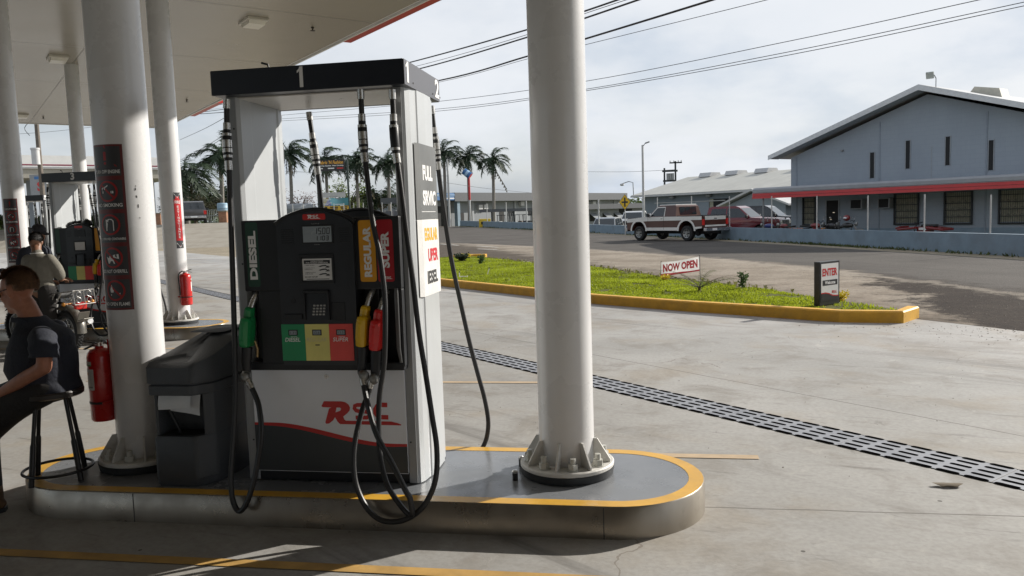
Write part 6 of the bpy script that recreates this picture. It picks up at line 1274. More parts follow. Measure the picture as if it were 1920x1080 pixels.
def modern(loc,rz,label,col,kind,group='vehicles parked behind the blue wall',cat='pickup truck',glass=AUTOG):
    t=thing({'pickup':'pickup_truck','suv':'suv','car':'car','jeep':'jeep'}[kind],label,cat,loc,rz,group)
    if kind=='pickup': Lf,Lr,W,hood,sill,roof,r,ax=2.9,-2.95,2.0,1.20,1.22,1.92,.41,(1.85,-1.85); prof=[(1.35,sill),(.62,1.84),(.40,roof),(-.95,roof),(-1.15,1.85),(-1.28,sill)]; win=[[(1.12,1.28),(.60,1.78),(-.05,1.80),(-.05,1.28)],[(-.13,1.28),(-.13,1.80),(-.95,1.78),(-1.08,1.28)]]
    elif kind=='suv': Lf,Lr,W,hood,sill,roof,r,ax=2.45,-2.45,1.98,1.10,1.12,1.86,.38,(1.5,-1.5); prof=[(1.15,sill),(.45,1.80),(.2,roof),(-1.9,roof),(-2.15,1.78),(-2.40,sill)]; win=[[(.92,1.18),(.42,1.74),(-.2,1.76),(-.2,1.18)],[(-.28,1.18),(-.28,1.76),(-1.2,1.76),(-1.2,1.18)],[(-1.28,1.18),(-1.28,1.76),(-1.95,1.72),(-2.15,1.18)]]
    else: Lf,Lr,W,hood,sill,roof,r,ax=2.2,-2.25,1.76,.92,.95,1.45,.31,(1.35,-1.3); prof=[(1.0,sill),(.25,1.40),(.0,roof),(-1.0,roof),(-1.3,1.38),(-1.85,sill)]; win=[[(.78,1.0),(.22,1.35),(-.2,1.37),(-.2,1.0)],[(-.28,1.0),(-.28,1.37),(-1.0,1.36),(-1.4,1.0)]]
    tyres(t,ax,r,.25,W,ALU); ws=r+.08; bz=r+.02
    side=[(Lf-.08,bz+.08),(Lf,bz+.25),(Lf-.02,hood-.12),(Lf-.12,hood-.02),(prof[0][0],hood+.06),(prof[-1][0],sill),(Lr+.02,sill),(Lr,sill-.12),(Lr+.02,bz+.05)]+[(ax[1]-ws,bz)]+arcs(ax[1],ws,r)[::-1]+[(ax[0]-ws,bz-.03)]+arcs(ax[0],ws,r)[::-1]
    m=M(); m.prism(side,-W/2,W/2,'y'); bd=m.build('body',col,t); bv=bd.modifiers.new('b','BEVEL'); bv.width=.05; bv.segments=2; bv.limit_method='ANGLE'; bv.angle_limit=R(50)
    dg=bpy.context.evaluated_depsgraph_get(); dg.update(); me=bpy.data.meshes.new_from_object(bd.evaluated_get(dg)); bd.modifiers.clear(); bd.data=me; me.name='body'; me.polygons.foreach_set('use_smooth',[True]*len(me.polygons)); me.set_sharp_from_angle(angle=R(30))
    cb,hw=cabin(t,prof,W-.06,W-.42,col)
    for s in (-1,1):
        m=M()
        for P in win: m.flat([P],lambda a,b:(a,s*(hw(b)+.007),b))
        m.build('side_window',glass,t,norm=False); m=M(); m.box((prof[0][0]-.25,s*(W/2+.10),sill+.12),(.12,.20,.17),None,.03); m.build('mirror',PBLK,t)
        m=M(); m.bb(Lf-.10,Lf+.012,s*(W/2-.42),s*(W/2-.03),hood-.32,hood-.14,.02); m.build('headlight',HLG,t); m=M(); m.bb(Lr-.012,Lr+.06,s*(W/2-.22),s*(W/2-.01),sill-.38,sill-.06,.015); m.build('tail_light',TLR,t)
        m=M(); m.bb(-.16,-.15,s*(W/2+.001),s*(W/2+.003),bz+.1,sill); m.build('door_gap',DARK,t)
    def q(i,j,ins,e):
        (x0,z0),(x1,z1)=prof[i],prof[j]; nx,nz=(z1-z0),-(x1-x0); l=math.hypot(nx,nz); s=1 if nx*(1 if i==0 else -1)>0 else -1; nx,nz=nx/l*e*s,nz/l*e*s
        a=.10; b=.92; P=[(x0+(x1-x0)*a+nx,z0+(z1-z0)*a+nz),(x0+(x1-x0)*b+nx,z0+(z1-z0)*b+nz)]; return [(P[0][0],-hw(P[0][1])+ins,P[0][1]),(P[0][0],hw(P[0][1])-ins,P[0][1]),(P[1][0],hw(P[1][1])-ins,P[1][1]),(P[1][0],-hw(P[1][1])+ins,P[1][1])]
    m=M(); m.quad(*q(0,1,.06,.008)); m.build('windshield',glass,t,norm=False); m=M(); m.quad(*q(len(prof)-1,len(prof)-2,.09,.008)); m.build('rear_window',glass,t,norm=False)
    m=M(); m.bb(Lf-.03,Lf+.015,-W/2+.44,W/2-.44,hood-.42,hood-.10,.01); m.build('grille',PBLK,t); m=M(); m.bb(Lf-.05,Lf+.08,-W/2+.05,W/2-.05,bz+.03,bz+.22,.03); m.build('front_bumper',CHRV if kind!='car' else col,t); m=M(); m.bb(Lr-.10,Lr+.04,-W/2+.04,W/2-.04,bz+.05,bz+.24,.03); bp=m.build('rear_bumper',CHRV if kind!='car' else col,t); m=M(); m.bb(Lr-.108,Lr-.102,-.26,.26,bz+.10,bz+.22); m.build('number_plate',SWH,bp)
    if kind=='pickup': m=M(); m.bb(Lr+.05,prof[-1][0]-.05,-W/2+.12,W/2-.12,sill+.001,sill+.006); m.build('bed_opening',DARK,t)
    m=M(); m.bb(Lr+.3,Lf-.3,-W/2+.25,W/2-.25,r*.7,bz+.2); m.build('chassis',DARK,t); return t
MARO=pm('paint_maroon',(.14,.014,.022),.25,.1,.08,2,coat=.6); BLKP=pm('paint_black',(.012,.012,.014),.2,.1,.1,2,coat=.6); WHP=pm('paint_white',(.60,.60,.60),.3,0,.04,2,coat=.5); GRP=pm('paint_grey_brown',(.075,.072,.072),.3,.3,.08,2,coat=.5); SILP=pm('paint_silver',(.36,.37,.38),.3,.5,.05,2,coat=.5)
def mp(px,dep,rz,label,col,kind,z=GZ,**k): q=at(px,410,dep); return modern((q.x,q.y,z),R(rz),label,col,kind,**k)
mp(1376,45,-26,'maroon pickup parked facing right behind the brown pickup',MARO,'pickup',-.22)
mp(1428,50,-24,'black pickup parked behind the maroon one',BLKP,'pickup',-.24)
mp(1530,56,-80,'dark jeep-like vehicle with cream hood half hidden behind the grey building corner',BLKP,'suv',cat='jeep') if 0 else mp(1468,60,-60,'dark off-road vehicle at the corner of the grey building under the awning',BLKP,'suv',cat='suv')
mp(1137,65,-100,'grey car showing its windshield over the blue wall left of the road sign',SILP,'suv',-.72,cat='car')
mp(1190,70,-100,'white pickup standing behind the yellow diamond sign',WHP,'pickup',-.34)
mp(1222,76,-110,'white car behind the hood of the brown pickup',WHP,'suv',-.6,cat='car')
# motorcycles along the awning, and a red quad
MRED=pm('moto_red',(.16,.012,.014),.3,coat=.4); MBLU=pm('moto_blue',(.02,.03,.16),.3,coat=.4); MBLK=pm('moto_black',(.015,.015,.017),.3,coat=.4)
def gb(s,y,z=0): return Vector((A0[0],A0[1],z))+Vector((.7071,-.7071,0))*s+Vector((.7071,.7071,0))*y
for s,y,a,l,c in ((.7,-2.6,140,'blue scooter-like motorcycle behind the wall below the small barred window',MBLU),(1.75,-2.9,120,'red motorcycle behind the wall left of the open door',MRED),(3.05,-2.6,-40,'red and black motorcycle just right of the open door',MRED),(3.8,-2.4,-60,'black motorcycle with mirrors between door and air conditioner',MBLK),(4.75,-2.7,-25,'dark motorcycle carrying a red helmet by the big barred window',MBLK)):
    p=gb(s,y,-.22); motorbike(p,R(a),l,c,'motorcycles parked under the awning',False)
p=gb(4.9,-2.75,.98); h=thing('helmet','round red helmet resting on the dark motorcycle handlebars','helmet',p); m=M(); m.ell((0,0,0),(.16,.14,.14),16,10); m.build('shell',MRED,h); m=M(); m.ell((-.07,-.05,.0),(.10,.10,.06),12,8); m.build('visor',HLG,h)
p=gb(8.6,-3.0,-.22); qd=thing('quad_bike','dusty red quad bike parked behind the blue wall','quad bike',p,R(-45))
for x in (-.62,.62):
    for y in (-.42,.42): m=M(); wheel(m,(x,y,.29),.29,.24,20); m.build('wheel',TYR,qd)
m=M(); m.box((-.55,0,.72),(.75,1.0,.10),(0,R(-6),0),.04); m.box((.62,0,.72),(.72,1.0,.10),(0,R(8),0),.04); m.box((.05,0,.66),(.6,.42,.28),None,.10); m.box((-.95,0,.76),(.2,.8,.07),(0,R(-20),0),.02); m.build('bodywork',MRED,qd); m=M(); m.box((.22,0,.84),(.62,.30,.10),None,.04); m.build('seat',SEATM,qd); m=M(); m.tube([(-.25,-.36,.98),(-.32,0,.92),(-.25,.36,.98)],.018,8); m.tube([(-.32,0,.92),(-.42,0,.6)],.02,8); m.build('handlebar',FRM,qd); m=M(); m.bb(-.12,.18,-.225,-.215,.66,.76); m.build('white_badge',SWH,qd); m=M(); m.tube([(.55,-.4,.84),(1.0,-.4,.86),(1.0,.4,.86),(.55,.4,.84)],.015,6); m.build('cargo_rack',FRM,qd)
# ------------------------------------------------------------------ LEFT SIDE: retaining wall and raised lot
a=gnd(250,468); b=gnd(436,463); zt=at(370,419,54.4).z
RETM=NT('shuttered_concrete',.85); x,y,z=RETM.xyz(); ln=RETM.math('LESS_THAN',RETM.math('PINGPONG',z,.16),.006); c=RETM.mix(RETM.ramp(RETM.noise(.8,7,.7,st=(1,1,3)),.35,.7),(.34,.31,.26),(.28,.25,.205)); c=RETM.mix(RETM.math('MULTIPLY',ln,.5),c,(.2,.17,.13)); RETM.col(c)
d=(b-a).normalized(); a2=a-d*40; b2=b+d*3.0; n_=Vector((-d.y,d.x,0))
ztop=at(370,419,64).z
C0=b2+Vector((n_.x*8.6,n_.y*8.6,0)); D0=a2+Vector((n_.x*8.6,n_.y*8.6,0)); m=M(); m.quad((a2.x,a2.y,-.02),(b2.x,b2.y,-.02),(C0.x,C0.y,ztop),(D0.x,D0.y,ztop)); m.quad((b2.x,b2.y,-.02),(b2.x,b2.y,-.6),(C0.x,C0.y,-.6),(C0.x,C0.y,ztop)); struct(m.build('sloping_pavement',RETM.m,norm=False))
zt=ztop; m=M(); far_=[(D0.x,D0.y),(C0.x,C0.y),(C0.x+n_.x*3,C0.y+n_.y*3),(b2.x-8+n_.x*60,b2.y+n_.y*60),(a2.x+n_.x*60,a2.y+n_.y*60)]
m.prism(far_,-.62,zt,'z'); struct(m.build('raised_ground',dirt_mat(),norm=True))
m=M(); P=[C0+n_*0+d*0,C0+n_*7-d*1,C0+n_*9-d*14,C0-d*22]; m.flat([[(p.x,p.y) for p in P]],lambda u,v:(u,v,zt+.004)); up(struct(m.build('raised_lot',CONC,norm=False)))
q=at(365,418,68); modern((q.x,q.y,zt),R(121),'grey-brown suv seen from behind on the raised lot','' or GRP,'suv',None,'suv')
# metal gate, brick pillars
GATE=pm('gate_grey_green',(.24,.27,.25),.6,.1); BRK=pm('brick_pillar',(.32,.17,.10),.85,0,.25,6,.3,20)
q=at(408,416,72); q1=at(387,416,72); gt=thing('metal_gate','pale metal bar gate between brick pillars on the raised lot','gate',(q1.x,q1.y,zt-.05),math.atan2(q.y-q1.y,q.x-q1.x)); Lg=(q-q1).length*1.15
m=M()
for i in range(int(Lg/.16)+1): m.bb(i*.16,i*.16+.03,-.015,.015,.05,1.25)
for z in (.1,.7,1.22): m.bb(0,Lg,-.02,.02,z,z+.05)
m.build('bars',GATE,gt)
for px,h in ((422,1.0),(299,1.0)): q=at(px,416,70); t=thing('gate_pillar','short orange brick pillar '+('at the right end of the gate' if px>400 else 'beside the left white columns'),'pillar',(q.x,q.y,zt-.05)); m=M(); m.bb(-.38,.38,-.38,.38,0,h,.02); m.build('brickwork',BRK,t); m=M(); m.bb(-.44,.44,-.44,.44,h,h+.1,.02); m.build('cap',VERGE,t)
q=at(420,402,71.0); t=thing('water_drum','pale blue plastic drum on top of the right brick pillar','drum',(q.x-.1,q.y,zt+1.05)); m=M(); m.lathe([(.40,0),(.46,.05),(.46,.25),(.48,.28),(.46,.31),(.46,.62),(.40,.7),(.1,.72)],n=20); m.build('drum_shell',pm('drum_blue',(.24,.36,.45),.5),t)
# ------------------------------------------------------------------ old canopy, sign, pole far left
q0=at(28,300,62); q1=at(196,300,66); dv=Vector((q1.x-q0.x,q1.y-q0.y)); oc=thing('old_canopy','older white station canopy with thin maroon stripe across the left distance','canopy',(q0.x,q0.y,0),math.atan2(dv.y,dv.x)); zz0=at(36,333,62).z; zz1=at(36,290,62).z; LL=dv.length+6
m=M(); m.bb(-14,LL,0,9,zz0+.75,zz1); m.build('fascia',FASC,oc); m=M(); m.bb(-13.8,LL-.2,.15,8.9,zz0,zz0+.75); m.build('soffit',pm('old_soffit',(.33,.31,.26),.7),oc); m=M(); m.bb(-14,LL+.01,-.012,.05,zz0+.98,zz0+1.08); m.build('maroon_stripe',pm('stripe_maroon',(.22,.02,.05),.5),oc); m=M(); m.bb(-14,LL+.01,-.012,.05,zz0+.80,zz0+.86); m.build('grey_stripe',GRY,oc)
for x in (-9,1.2,LL-1.5): m=M(); m.bb(x,x+.35,4,4.35,zt-.1-2,zz0+.01); m.build('canopy_post',WDR,oc)
q=at(73,360,58); t=thing('pole_sign','small square grey pole sign with red letter left of pump 3','sign',(q.x,q.y,0)); z=at(73,362,58).z; m=M(); m.bb(-.6,.75,-.1,.1,z-.2,z+1.35); bd=m.build('panel',GRY,t); m=M(); m.text('S',front(-.11),.25,z+.12,.7,.55,.04,'c'); m.build('red_letter',REDA,bd,norm=False); m=M(); m.bb(-.2,.6,-.115,-.101,z+1.0,z+1.2); m.build('blue_patch',BLS,bd); m=M(); m.cyl((0,0,-.6),(0,0,z),.08,n=8); m.build('post',GRY,t)
def upole(px,pytop,dep,label,can=True):
    b=at(px,400,dep); h=at(px,pytop,dep).z; t=thing('utility_pole',label,'utility pole',(b.x,b.y,-.6),0,'utility poles'); m=M(); m.tube([(0,0,0),(0,0,h+.6)],[.17,.12],10); m.build('pole',pm('weathered_pole',(.13,.11,.09),.85,0,.2,4),t)
    m=M(); m.bb(-1.1,1.1,-.06,.06,h-.1,h+.02); m.build('crossarm',IRON,t)
    for x in (-1,-.5,.5,1): m=M(); m.cyl((x,0,h+.02),(x,0,h+.22),.05,n=8); m.build('insulator',GRY,t)
    if can: m=M(); m.cyl((.0,-.30,h-3.2),(.0,-.30,h-2.3),.24,n=14); m.cyl((0,-.3,h-2.3),(0,-.3,h-2.18),.27,n=14); m.build('transformer_can',ROOFW,t); m=M(); m.tube(smoothpath([(-.2,-.1,h-.4),(-.7,-.2,h-.9),(-.3,-.3,h-1.4)],4),.02,5); m.build('drop_wire',IRON,t)
    return t
upole(83,196,50,'weathered utility pole with a pale transformer can behind the far canopy edge')
# ------------------------------------------------------------------ BILLBOARDS seen through the pump
q=at(597,390,88); q1=at(653,390,88); bl=thing('billboard','tall two-post billboard reading Fabric N Fashion with smaller boards below','billboard',(q.x,q.y,0),math.atan2(q1.y-q.y,q1.x-q.x)); Wb=(q1-q).length; k=lambda y:at(625,y,88).z
BBK=pm('billboard_black',(.02,.018,.02),.5); GP=pm('post_dark_green',(.035,.05,.045),.6)
for x in (-.05,Wb): m=M(); m.bb(x,x+.20,.02,.20,-.6,k(300)); m.build('post',GP,bl)
m=M(); m.bb(.15,Wb-.12,-.06,.06,k(321),k(301)+.05); p=m.build('main_panel',BBK,bl)
m=M(); m.text("Fabric 'N Fashion",front(-.065),Wb/2,k(309.5)+.08,.40,Wb*.80,.03,'c',ital=.15); m.build('gold_lettering',pm('gold_letter',(.65,.33,.04),.5),p,norm=False)
m=M(); m.text('Sewing Supplies  New Clothing',front(-.065),Wb/2,k(313)+.02,.17,Wb*.82,.03,'c',ital=.15); m.ribbon([(.5,k(316)),(.75,k(316))],.11,front(-.065)); m.ribbon([(1.3,k(316)),(2.0,k(316))],.12,front(-.065)); m.build('white_lettering',SWH,p,norm=False)
m=M(); m.ribbon([(2.3,k(316)),(3.0,k(316))],.12,front(-.065)); m.build('red_lettering',LRED,p,norm=False)
m=M(); m.bb(.22,Wb-.25,-.05,.05,k(370.5),k(361)); p=m.build('white_board',pm('board_white',(.44,.44,.44),.6,0,.08,2),bl)
m=M(); m.ribbon([(1.3,k(368.5)),(1.5,k(368)),(2.2,k(368.6))],.05,front(-.055)); m.build('board_lettering',GRY,p,norm=False)
PUR=NT('collage_board',.6); vv=PUR.vor(1.1); PUR.col(PUR.mix(PUR.ramp(PUR.xyz()[0],1.6,2.9),PUR.mix(.55,vv.outputs['Color'],(.26,.06,.24)),(.05,.20,.24)))
m=M(); m.bb(.35,Wb+.05,-.05,.05,k(385.5),k(371.5)); p=m.build('collage_board',PUR.m,bl)
m=M(); 
for i,(x,y,w_) in enumerate(((.55,374.5,.9),(.55,377,.7),(.55,381,1.0),(.55,384,.6),(1.9,384,1.0))): m.bb(x,x+w_,-.056,-.051,k(y),k(y)+.07)
m.build('board_print',SWH,p)
m=M(); m.bb(.4,Wb+.05,-.05,.05,k(394.5),k(386.5)); p=m.build('yellow_board',pm('board_yellow',(.60,.37,.03),.6),bl); m=M()
[m.ribbon([(x-w_/2,k(y)),(x+w_/2,k(y))],.13,front(-.056)) for x,y,w_ in ((.75,388.8,.5),(.75,392,.45),(1.75,388.8,.9),(1.75,392,.8),(2.85,388.8,.8),(2.85,392,.7))]
m.build('board_print',BBK,p,norm=False)
q=at(728,378,100); t=thing('back_of_sign','plain dark grey back of a sign board by the dark green bush','sign',(q.x,q.y,0)); m=M(); m.bb(-1.0,1.6,-.06,.06,at(728,382,100).z,at(728,371,100).z); m.build('panel',CORR,t); m=M(); m.bb(-.6,-.45,-.05,.05,-.6,2.6); m.bb(.9,1.05,-.05,.05,-.6,2.6); m.build('post',POSTG,t)
# fence seen under the billboards
q=at(540,400,84); q1=at(760,400,92); fv=thing('yard_fence','grey panel fence with thin pale posts seen through the pump window','fence',(q.x,q.y,0),math.atan2(q1.y-q.y,q1.x-q.x)); LL=(q1-q).length
m=M(); m.bb(0,LL,-.08,.08,-.6,at(650,398,88).z); m.build('panel',CORR,fv)
for i in range(12): m=M(); x=.5+i*LL/12; m.cyl((x,-.12,-.6),(x,-.12,at(650,381,88).z),.05,n=6); m.build('post',POSTG,fv)
q=at(560,400,100); t=thing('storage_tank','rounded pale storage tank far behind the left side of the pump window','tank',(q.x,q.y,-.6)); m=M(); zt_=at(560,382,100).z+.6; m.lathe([(2.4,0),(2.4,zt_*.86),(2.1,zt_*.95),(1.2,zt_),(.1,zt_+.05)],n=24); m.build('tank_shell',PALEW,t)
# ================================================================== PALMS, TREES, CABLES
PTR=pm('palm_trunk',(.20,.185,.165),.9,0,.18,3,.4,12,stretch=(1,1,4)); PSH=pm('palm_crownshaft',(.085,.12,.055),.6,0,.2,2); PFR=leafm('palm_frond',(.030,.050,.026),.45,.22,.7); PDD=leafm('palm_dead_frond',(.10,.085,.06),.3,.2,1)
def palm(px,pyc,dep,label,R_=3.3,seed=0,wind=.5,nf=19,gz=-.6,hang=False,tw=.19):
    r=random.Random(seed); R_*=1.12; c=at(px,pyc,dep); t=thing('palm_tree',label,'palm tree',(c.x,c.y,gz),0,'tall palms across the road'); H=c.z-gz
    m=M(); lean=r.uniform(-.35,.1); P=[(lean*(1-q)**2,0,H*q) for q in (0,.2,.4,.6,.8,.92)]; m.tube(P,[tw*1.45,tw*1.1,tw*1.02,tw*1.08,tw*.95,tw*.8],10); m.build('trunk',PTR,t)
    m=M(); m.tube([(0,0,H*.90),(0,0,H*.94),(0,0,H*.99)],[tw*.95,tw*1.15,tw*.5],10); m.build('crownshaft',PSH,t)
    lf=M(); wd=Vector((CR.x,CR.y,0)).normalized()
    for k in range(nf):
        a=2.39996*k+r.uniform(-.25,.25); el=R(78-95*(k/nf)**.85+r.uniform(-8,8)); L=R_*r.uniform(.82,1.1); d=Vector((math.cos(a),math.sin(a),0)); pts=[]; p=Vector((0,0,H*.985)); v=d*math.cos(el)+Vector((0,0,math.sin(el))); n=13
        for i in range(n):
            pts.append(p.copy()); p=p+v*(L/n); v=(v+Vector((0,0,-.13-.02*i*.5))+wd*wind*.13).normalized()
        lf.tube(pts,[.045*(1-.85*i/n) for i in range(n)],4)
        for i in range(1,n):
            tg=(pts[i]-pts[i-1]).normalized(); sd=tg.cross(Vector((0,0,1))); sd=sd.normalized() if sd.length>.05 else Vector((1,0,0)); ll=(.95 if 2<i<n-3 else .62)*R_/3.3
            for s in (-1,1):
                for w_ in (0,.33,.66):
                    q=pts[i-1].lerp(pts[i],w_+r.uniform(-.1,.1)); dd=(sd*s*.75+tg*.55+Vector((0,0,r.uniform(-.75,.15)))+wd*wind*.55).normalized()*ll*r.uniform(.75,1.15); ww=tg*.055
                    lf.quad(q-ww,q+dd*.55-ww*.9+Vector((0,0,-.02)),q+dd+Vector((0,0,-.16*ll)),q+ww)
    lf.build('fronds',PFR,t,norm=False)
    dm=M()
    for k in range(5):
        a=r.uniform(0,6.28); L=r.uniform(1.0,1.9)*R_/3.3; P=[Vector((0,0,H*.93)),Vector((math.cos(a)*.45,math.sin(a)*.45,H*.93-.35)),Vector((math.cos(a)*.5,math.sin(a)*.5,H*.93-L))]; S=smoothpath(P,4); dm.tube(S,.04,4)
        for i in range(2,len(S)):
            for _ in range(3): q=S[i]; e=q+Vector((r.uniform(-.35,.35),r.uniform(-.35,.35),-r.uniform(.2,.6))); dm.quad(q+Vector((.05,0,0)),e,q-Vector((.05,0,0)))
    if hang: P=[Vector((0,0,H*.93)),Vector((.5,0,H*.93-1.8))+wd*.4,Vector((0,0,H*.93-4.0))+wd*2.1]; S=smoothpath(P,5); dm.tube(S,[.07]*len(S),5); [dm.quad(S[i],S[i]+Vector((.1,.1,-.5)),S[i]+Vector((-.15,.1,-.45))) for i in range(2,len(S))]
    dm.build('dead_fronds',PDD,t,norm=False); return t
for i,(px,py,dep,lab,Rr,w,hg) in enumerate((
 (832,285,126,'tall palm just right of the pump side, its crown half behind a hose',3.6,.55,False),
 (877,292,128,'tall palm behind the blue paint bucket',3.5,.45,False),
 (924,300,128,'rightmost tall palm with one long dead frond hanging to the right',3.4,.4,True),
 (543,285,100,'tall windblown palm just right of the left pump tower',3.3,.75,False),
 (610,300,104,'palm behind the billboard seen between two hoses',3.4,.5,False),
 (668,300,104,'palm right of the billboard with a hanging dead frond',3.3,.4,True),
 (727,305,104,'palm beside the inner edge of the right pump tower',3.0,.4,False),
 (413,290,84,'tall palm left of the pump with fronds blown to the left edge of the tower',3.0,-.35,False))):
    palm(px,py,dep,lab,Rr,seed=11+i,wind=w,hang=hg,gz=1.4 if px<430 else -.6,tw=.20 if dep<110 else .24)
palm(348,330,80,'lower bushy palm just right of the column with the extinguisher',3.6,seed=40,wind=.6,gz=1.4,nf=24)
BARK=pm('tree_bark',(.10,.08,.06),.9,0,.25,3,.4,10)
def tree(px,dep,z0,z1,rad,label,mat,seed,n=2600,ls=.32,gz=-.6,spread=1.0,trunk=.22,dens=12,wide=None,group=None):
    r=random.Random(seed); b=at(px,410,dep); t=thing('broadleaf_tree',label,'tree',(b.x,b.y,gz),0,group); H0=z0-gz; H1=z1-gz; m=M(); lf=M(); ends=[]
    hm=(H0+H1)/2; m.tube(smoothpath([(0,0,-.2),(.1,0,H0*.5),(-.05,.1,H0*.9)],3),[trunk]*3+[trunk*.85]*3+[trunk*.7],8)
    wide=wide or rad
    for k in range(dens):
        a=2.4*k+r.uniform(-.4,.4); q=r.uniform(.25,1)**.6; e=Vector((math.cos(a)*wide*q,math.sin(a)*rad*q,H0+(H1-H0)*(r.uniform(.15,1)*(1-.35*q*q)))); st=Vector((-.05,.1,H0*.85)); mid=(st+e)/2+Vector((r.uniform(-.3,.3),r.uniform(-.3,.3),.4)); S=smoothpath([st,mid,e],4); m.tube(S,[trunk*.45*(1-.8*i/len(S)) for i in range(len(S))],5); ends.append((e,r.uniform(.5,1.0)*min(wide,H1-H0)*.42)); ends.append(((mid+e)/2,r.uniform(.4,.8)*min(wide,H1-H0)*.36))
    for k in range(n):
        c,cr=ends[r.randrange(len(ends))]; d=Vector((r.gauss(0,1),r.gauss(0,1),r.gauss(0,.75))).normalized()*cr*r.uniform(.25,1.05)**.6; p=c+d; u=Vector((r.uniform(-1,1),r.uniform(-1,1),r.uniform(-.6,.6))).normalized()*ls*r.uniform(.6,1.3); w=u.cross(Vector((r.uniform(-.4,.4),r.uniform(-.4,.4),1))).normalized()*ls*.38
        lf.quad(p,p+u*.5+w,p+u,p+u*.5-w)
    m.build('trunk',BARK,t); lf.build('crown',mat,t,norm=False); return t
DG=leafm('leaf_dark_green',(.030,.048,.020),.45,.2,.5); MG=leafm('leaf_mid_green',(.060,.085,.030),.45,.3,.5); OG=leafm('leaf_olive',(.085,.085,.050),.4,.25,.5); LG_=leafm('leaf_bright_green',(.12,.16,.035),.4,.4,.6); RG=leafm('leaf_reddish',(.16,.085,.065),.35,.2,.6)
zf=lambda y,dep: at(400,y,dep).z
tree(420,92,zf(400,92),zf(336,92),3.4,'dark dense tree behind the metal gate left of the pump',DG,1,5200,.34,1.5,dens=20,wide=4.6)
tree(392,95,zf(408,95),zf(345,95),3.2,'dark green tree behind the raised lot and the suv',DG,2,4600,.34,1.5,dens=18,wide=3.8)
tree(365,86,zf(408,86),zf(355,86),2.6,'olive grey bushy tree just behind the suv',OG,3,3600,.26,1.5,dens=18,wide=2.8)
tree(448,98,zf(402,98),zf(345,98),3,'dark tree partly hidden by the left pump tower',DG,4,3200,.34,1.5,dens=14)
tree(318,80,zf(412,80),zf(385,80),1.2,'small dark tree between the two left columns',DG,5,900,.22,1.5,dens=7)
tree(655,112,zf(392,112),zf(338,112),2.6,'airy bright green tree behind the billboard post',LG_,6,1100,.34,dens=16,wide=3.6)
tree(640,116,zf(402,116),zf(378,116),2.2,'low bright shrubby tree at the foot of the billboard',LG_,7,1300,.30,dens=10,wide=3.2)
tree(716,112,zf(396,112),zf(352,112),2.4,'dense dark green tree beside the right pump tower',DG,8,3000,.34,dens=16,wide=3.2)
tree(566,108,zf(394,108),zf(358,108),2.2,'sparse reddish twiggy tree left in the pump window',RG,9,420,.22,dens=20,wide=3.0,trunk=.12)
tree(682,122,zf(404,122),zf(374,122),2.0,'low olive tree behind the grey yard fence',MG,10,1500,.3,dens=10,wide=4.0)
for px,lab,mt,sd in ((62,'light green bush behind the pump marked 5',MG,12),(40,'green bush at the far left behind the pumps',LG_,13),(172,'green bush beyond the pump marked 3',MG,14),(12,'low green bush behind the left picture edge column',MG,15)): tree(px,70,at(60,428,70).z,at(60,398,70).z,1.6,lab,mt,sd,1900,.26,0,dens=12,wide=2.6,trunk=.1)
# a far wood and hedge line that reads as one mass along the horizon
fw=M(); r=random.Random(77)
for k in range(15000):
    a=R(r.uniform(-52,48)); dist=r.uniform(235,275); x=-math.sin(a)*dist; y=math.cos(a)*dist; top=4.2+1.6*math.sin(a*23)+1.2*math.sin(a*61+1); z=-.6+top*r.random()**.7; u=Vector((r.uniform(-1,1),r.uniform(-1,1),r.uniform(-.5,.5))).normalized()*r.uniform(.8,1.6); w=u.cross(Vector((r.uniform(-.5,.5),r.uniform(-.5,.5),1))).normalized()*.7; p=Vector((x,y,z)); fw.quad(p,p+u*.5+w,p+u,p+u*.5-w)
tag(fw.build('far_wood',MG,norm=False),'distant low belt of green trees along the horizon','wood',None,'stuff')
# weeds along the foot of the blue wall
wv=M(); r=random.Random(78)
for k in range(2600):
    i=r.choices(range(1,6),[1,3,3,2,2])[0]; a=Vector(off(i,-.18));b=Vector(off(i+1,-.18)); p=a.lerp(b,r.random()); q=(p-Vector((0,0))).length; s=.5+.5*math.sin(p.x*1.3+p.y*.9)
    if r.random()>.25+.75*s: continue
    p+=Vector((r.gauss(0,.10)-.08,r.gauss(0,.10)-.05)); h=r.uniform(.04,.13)*(1 if i<4 else 1.6); w=r.uniform(.02,.05); aa=r.uniform(0,6.28); wv.quad((p.x-w*math.cos(aa),p.y-w*math.sin(aa),0),(p.x+w*math.cos(aa),p.y+w*math.sin(aa),0),(p.x+r.uniform(-.08,.08),p.y+r.uniform(-.08,.08),h))
tag(wv.build('wall_weeds',leafm('weed_green',(.075,.095,.03),.4,.3,2),norm=False),'ragged green weeds along the foot of the blue wall','weeds',None,'stuff')
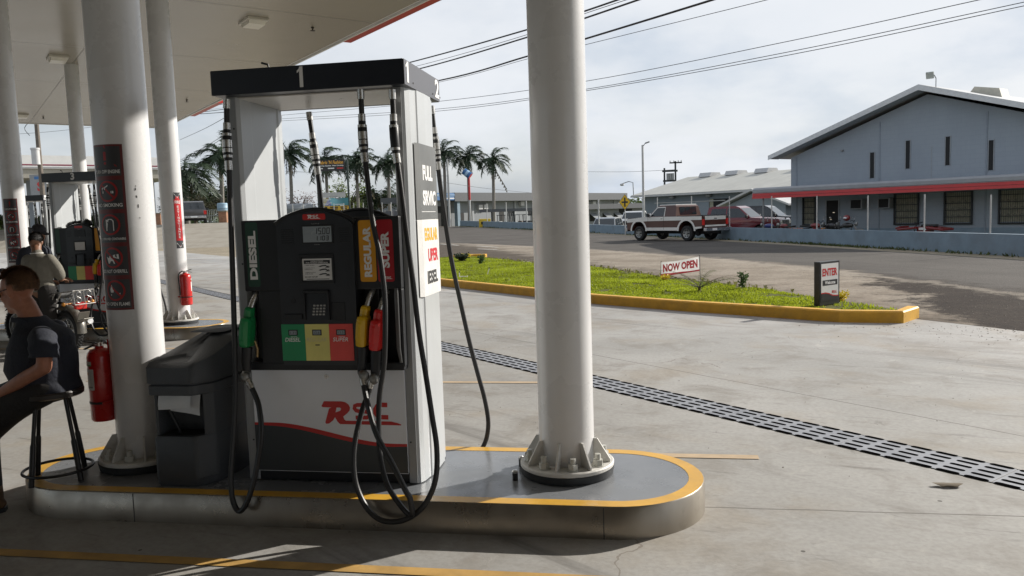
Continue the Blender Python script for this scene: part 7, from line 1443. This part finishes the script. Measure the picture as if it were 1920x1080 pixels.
# ------------------------------------------------------------------ overhead cables
CAB=pm('cable_black',(.012,.013,.016),.6); CABT=pm('cable_grey',(.10,.105,.115),.6)
def cable(pts,rad,label,mat):
    """pts: (px,py,depth) along one span"""
    P=[at(*p) for p in pts]; S=smoothpath(P,8); m=M(); m.tube(S,rad,6); tag(m.build('overhead_cable',mat),label,'cable','overhead cables above the road')
cable([(330,206,62),(425,194,50),(600,158,36),(780,114,27),(987,56,20.5),(1096,21,18),(1260,-36,15)],.020,'thick black cable, uppermost of the dark bundle above the pump',CAB)
cable([(330,213,62),(425,201,50),(600,166,36),(785,123,27),(985,66,20.5),(1098,25,18),(1260,-28,15)],.007,'thin cable second from the top in the dark bundle above the pump',CAB)
cable([(330,215,62),(425,204,50),(600,171,36),(790,128,27),(988,70,20.5),(1097,34,18),(1300,-36,14.5)],.020,'thick black cable third from the top in the dark bundle',CAB)
cable([(330,216,60),(425,210,48),(600,190,36),(823,151,25),(987,106,20.5),(1097,73,18),(1335,0,14.5),(1420,-28,13.5)],.021,'thick black cable lowest of the dark bundle beside the column',CAB)
cable([(425,212,48),(600,193,36),(823,154,25),(987,111,20.5),(1097,84,18),(1437,0,14),(1520,-22,13)],.006,'thin cable just under the dark bundle running to the top edge',CAB)
cable([(430,226,75),(540,215,64),(823,190,48),(1100,152,38),(1480,77,30),(1830,1,25),(1960,-28,24)],.014,'upper of three thin far cables crossing above the grey building',CABT)
cable([(430,228,75),(540,222,64),(825,204,48),(1100,167,38),(1480,97,30),(1920,4,25),(2000,-14,24)],.014,'middle of three thin far cables crossing above the grey building',CABT)
cable([(430,231,75),(540,226,64),(825,208,48),(1100,170,38),(1480,103,30),(1920,11,25),(2000,-6,24)],.014,'lowest of three thin far cables crossing above the grey building',CABT)
for i,(a,b,lab) in enumerate((((338,262,70),(428,217,40),'thin cable crossing the gap left of the pump header'),((338,300,70),(428,248,42),'upper of two close cables sloping down behind the left palm'),((338,303,70),(428,253,42),'lower of two close cables sloping down behind the left palm'),((0,253,70),(175,238,70),'thin cable running level under the canopy edge at far left'),((535,321,105),(840,330,100),'faint level cable behind the palms through the pump window'),((820,340,110),(1000,362,120),'faint cable sloping down to the flat roofed building'),((1095,322,130),(1265,318,110),'faint cable reaching the transformer frame'))):
    mid=((a[0]+b[0])/2,(a[1]+b[1])/2+2,(a[2]+b[2])/2); cable([a,mid,b],.016 if i<4 else .025,lab,CABT)
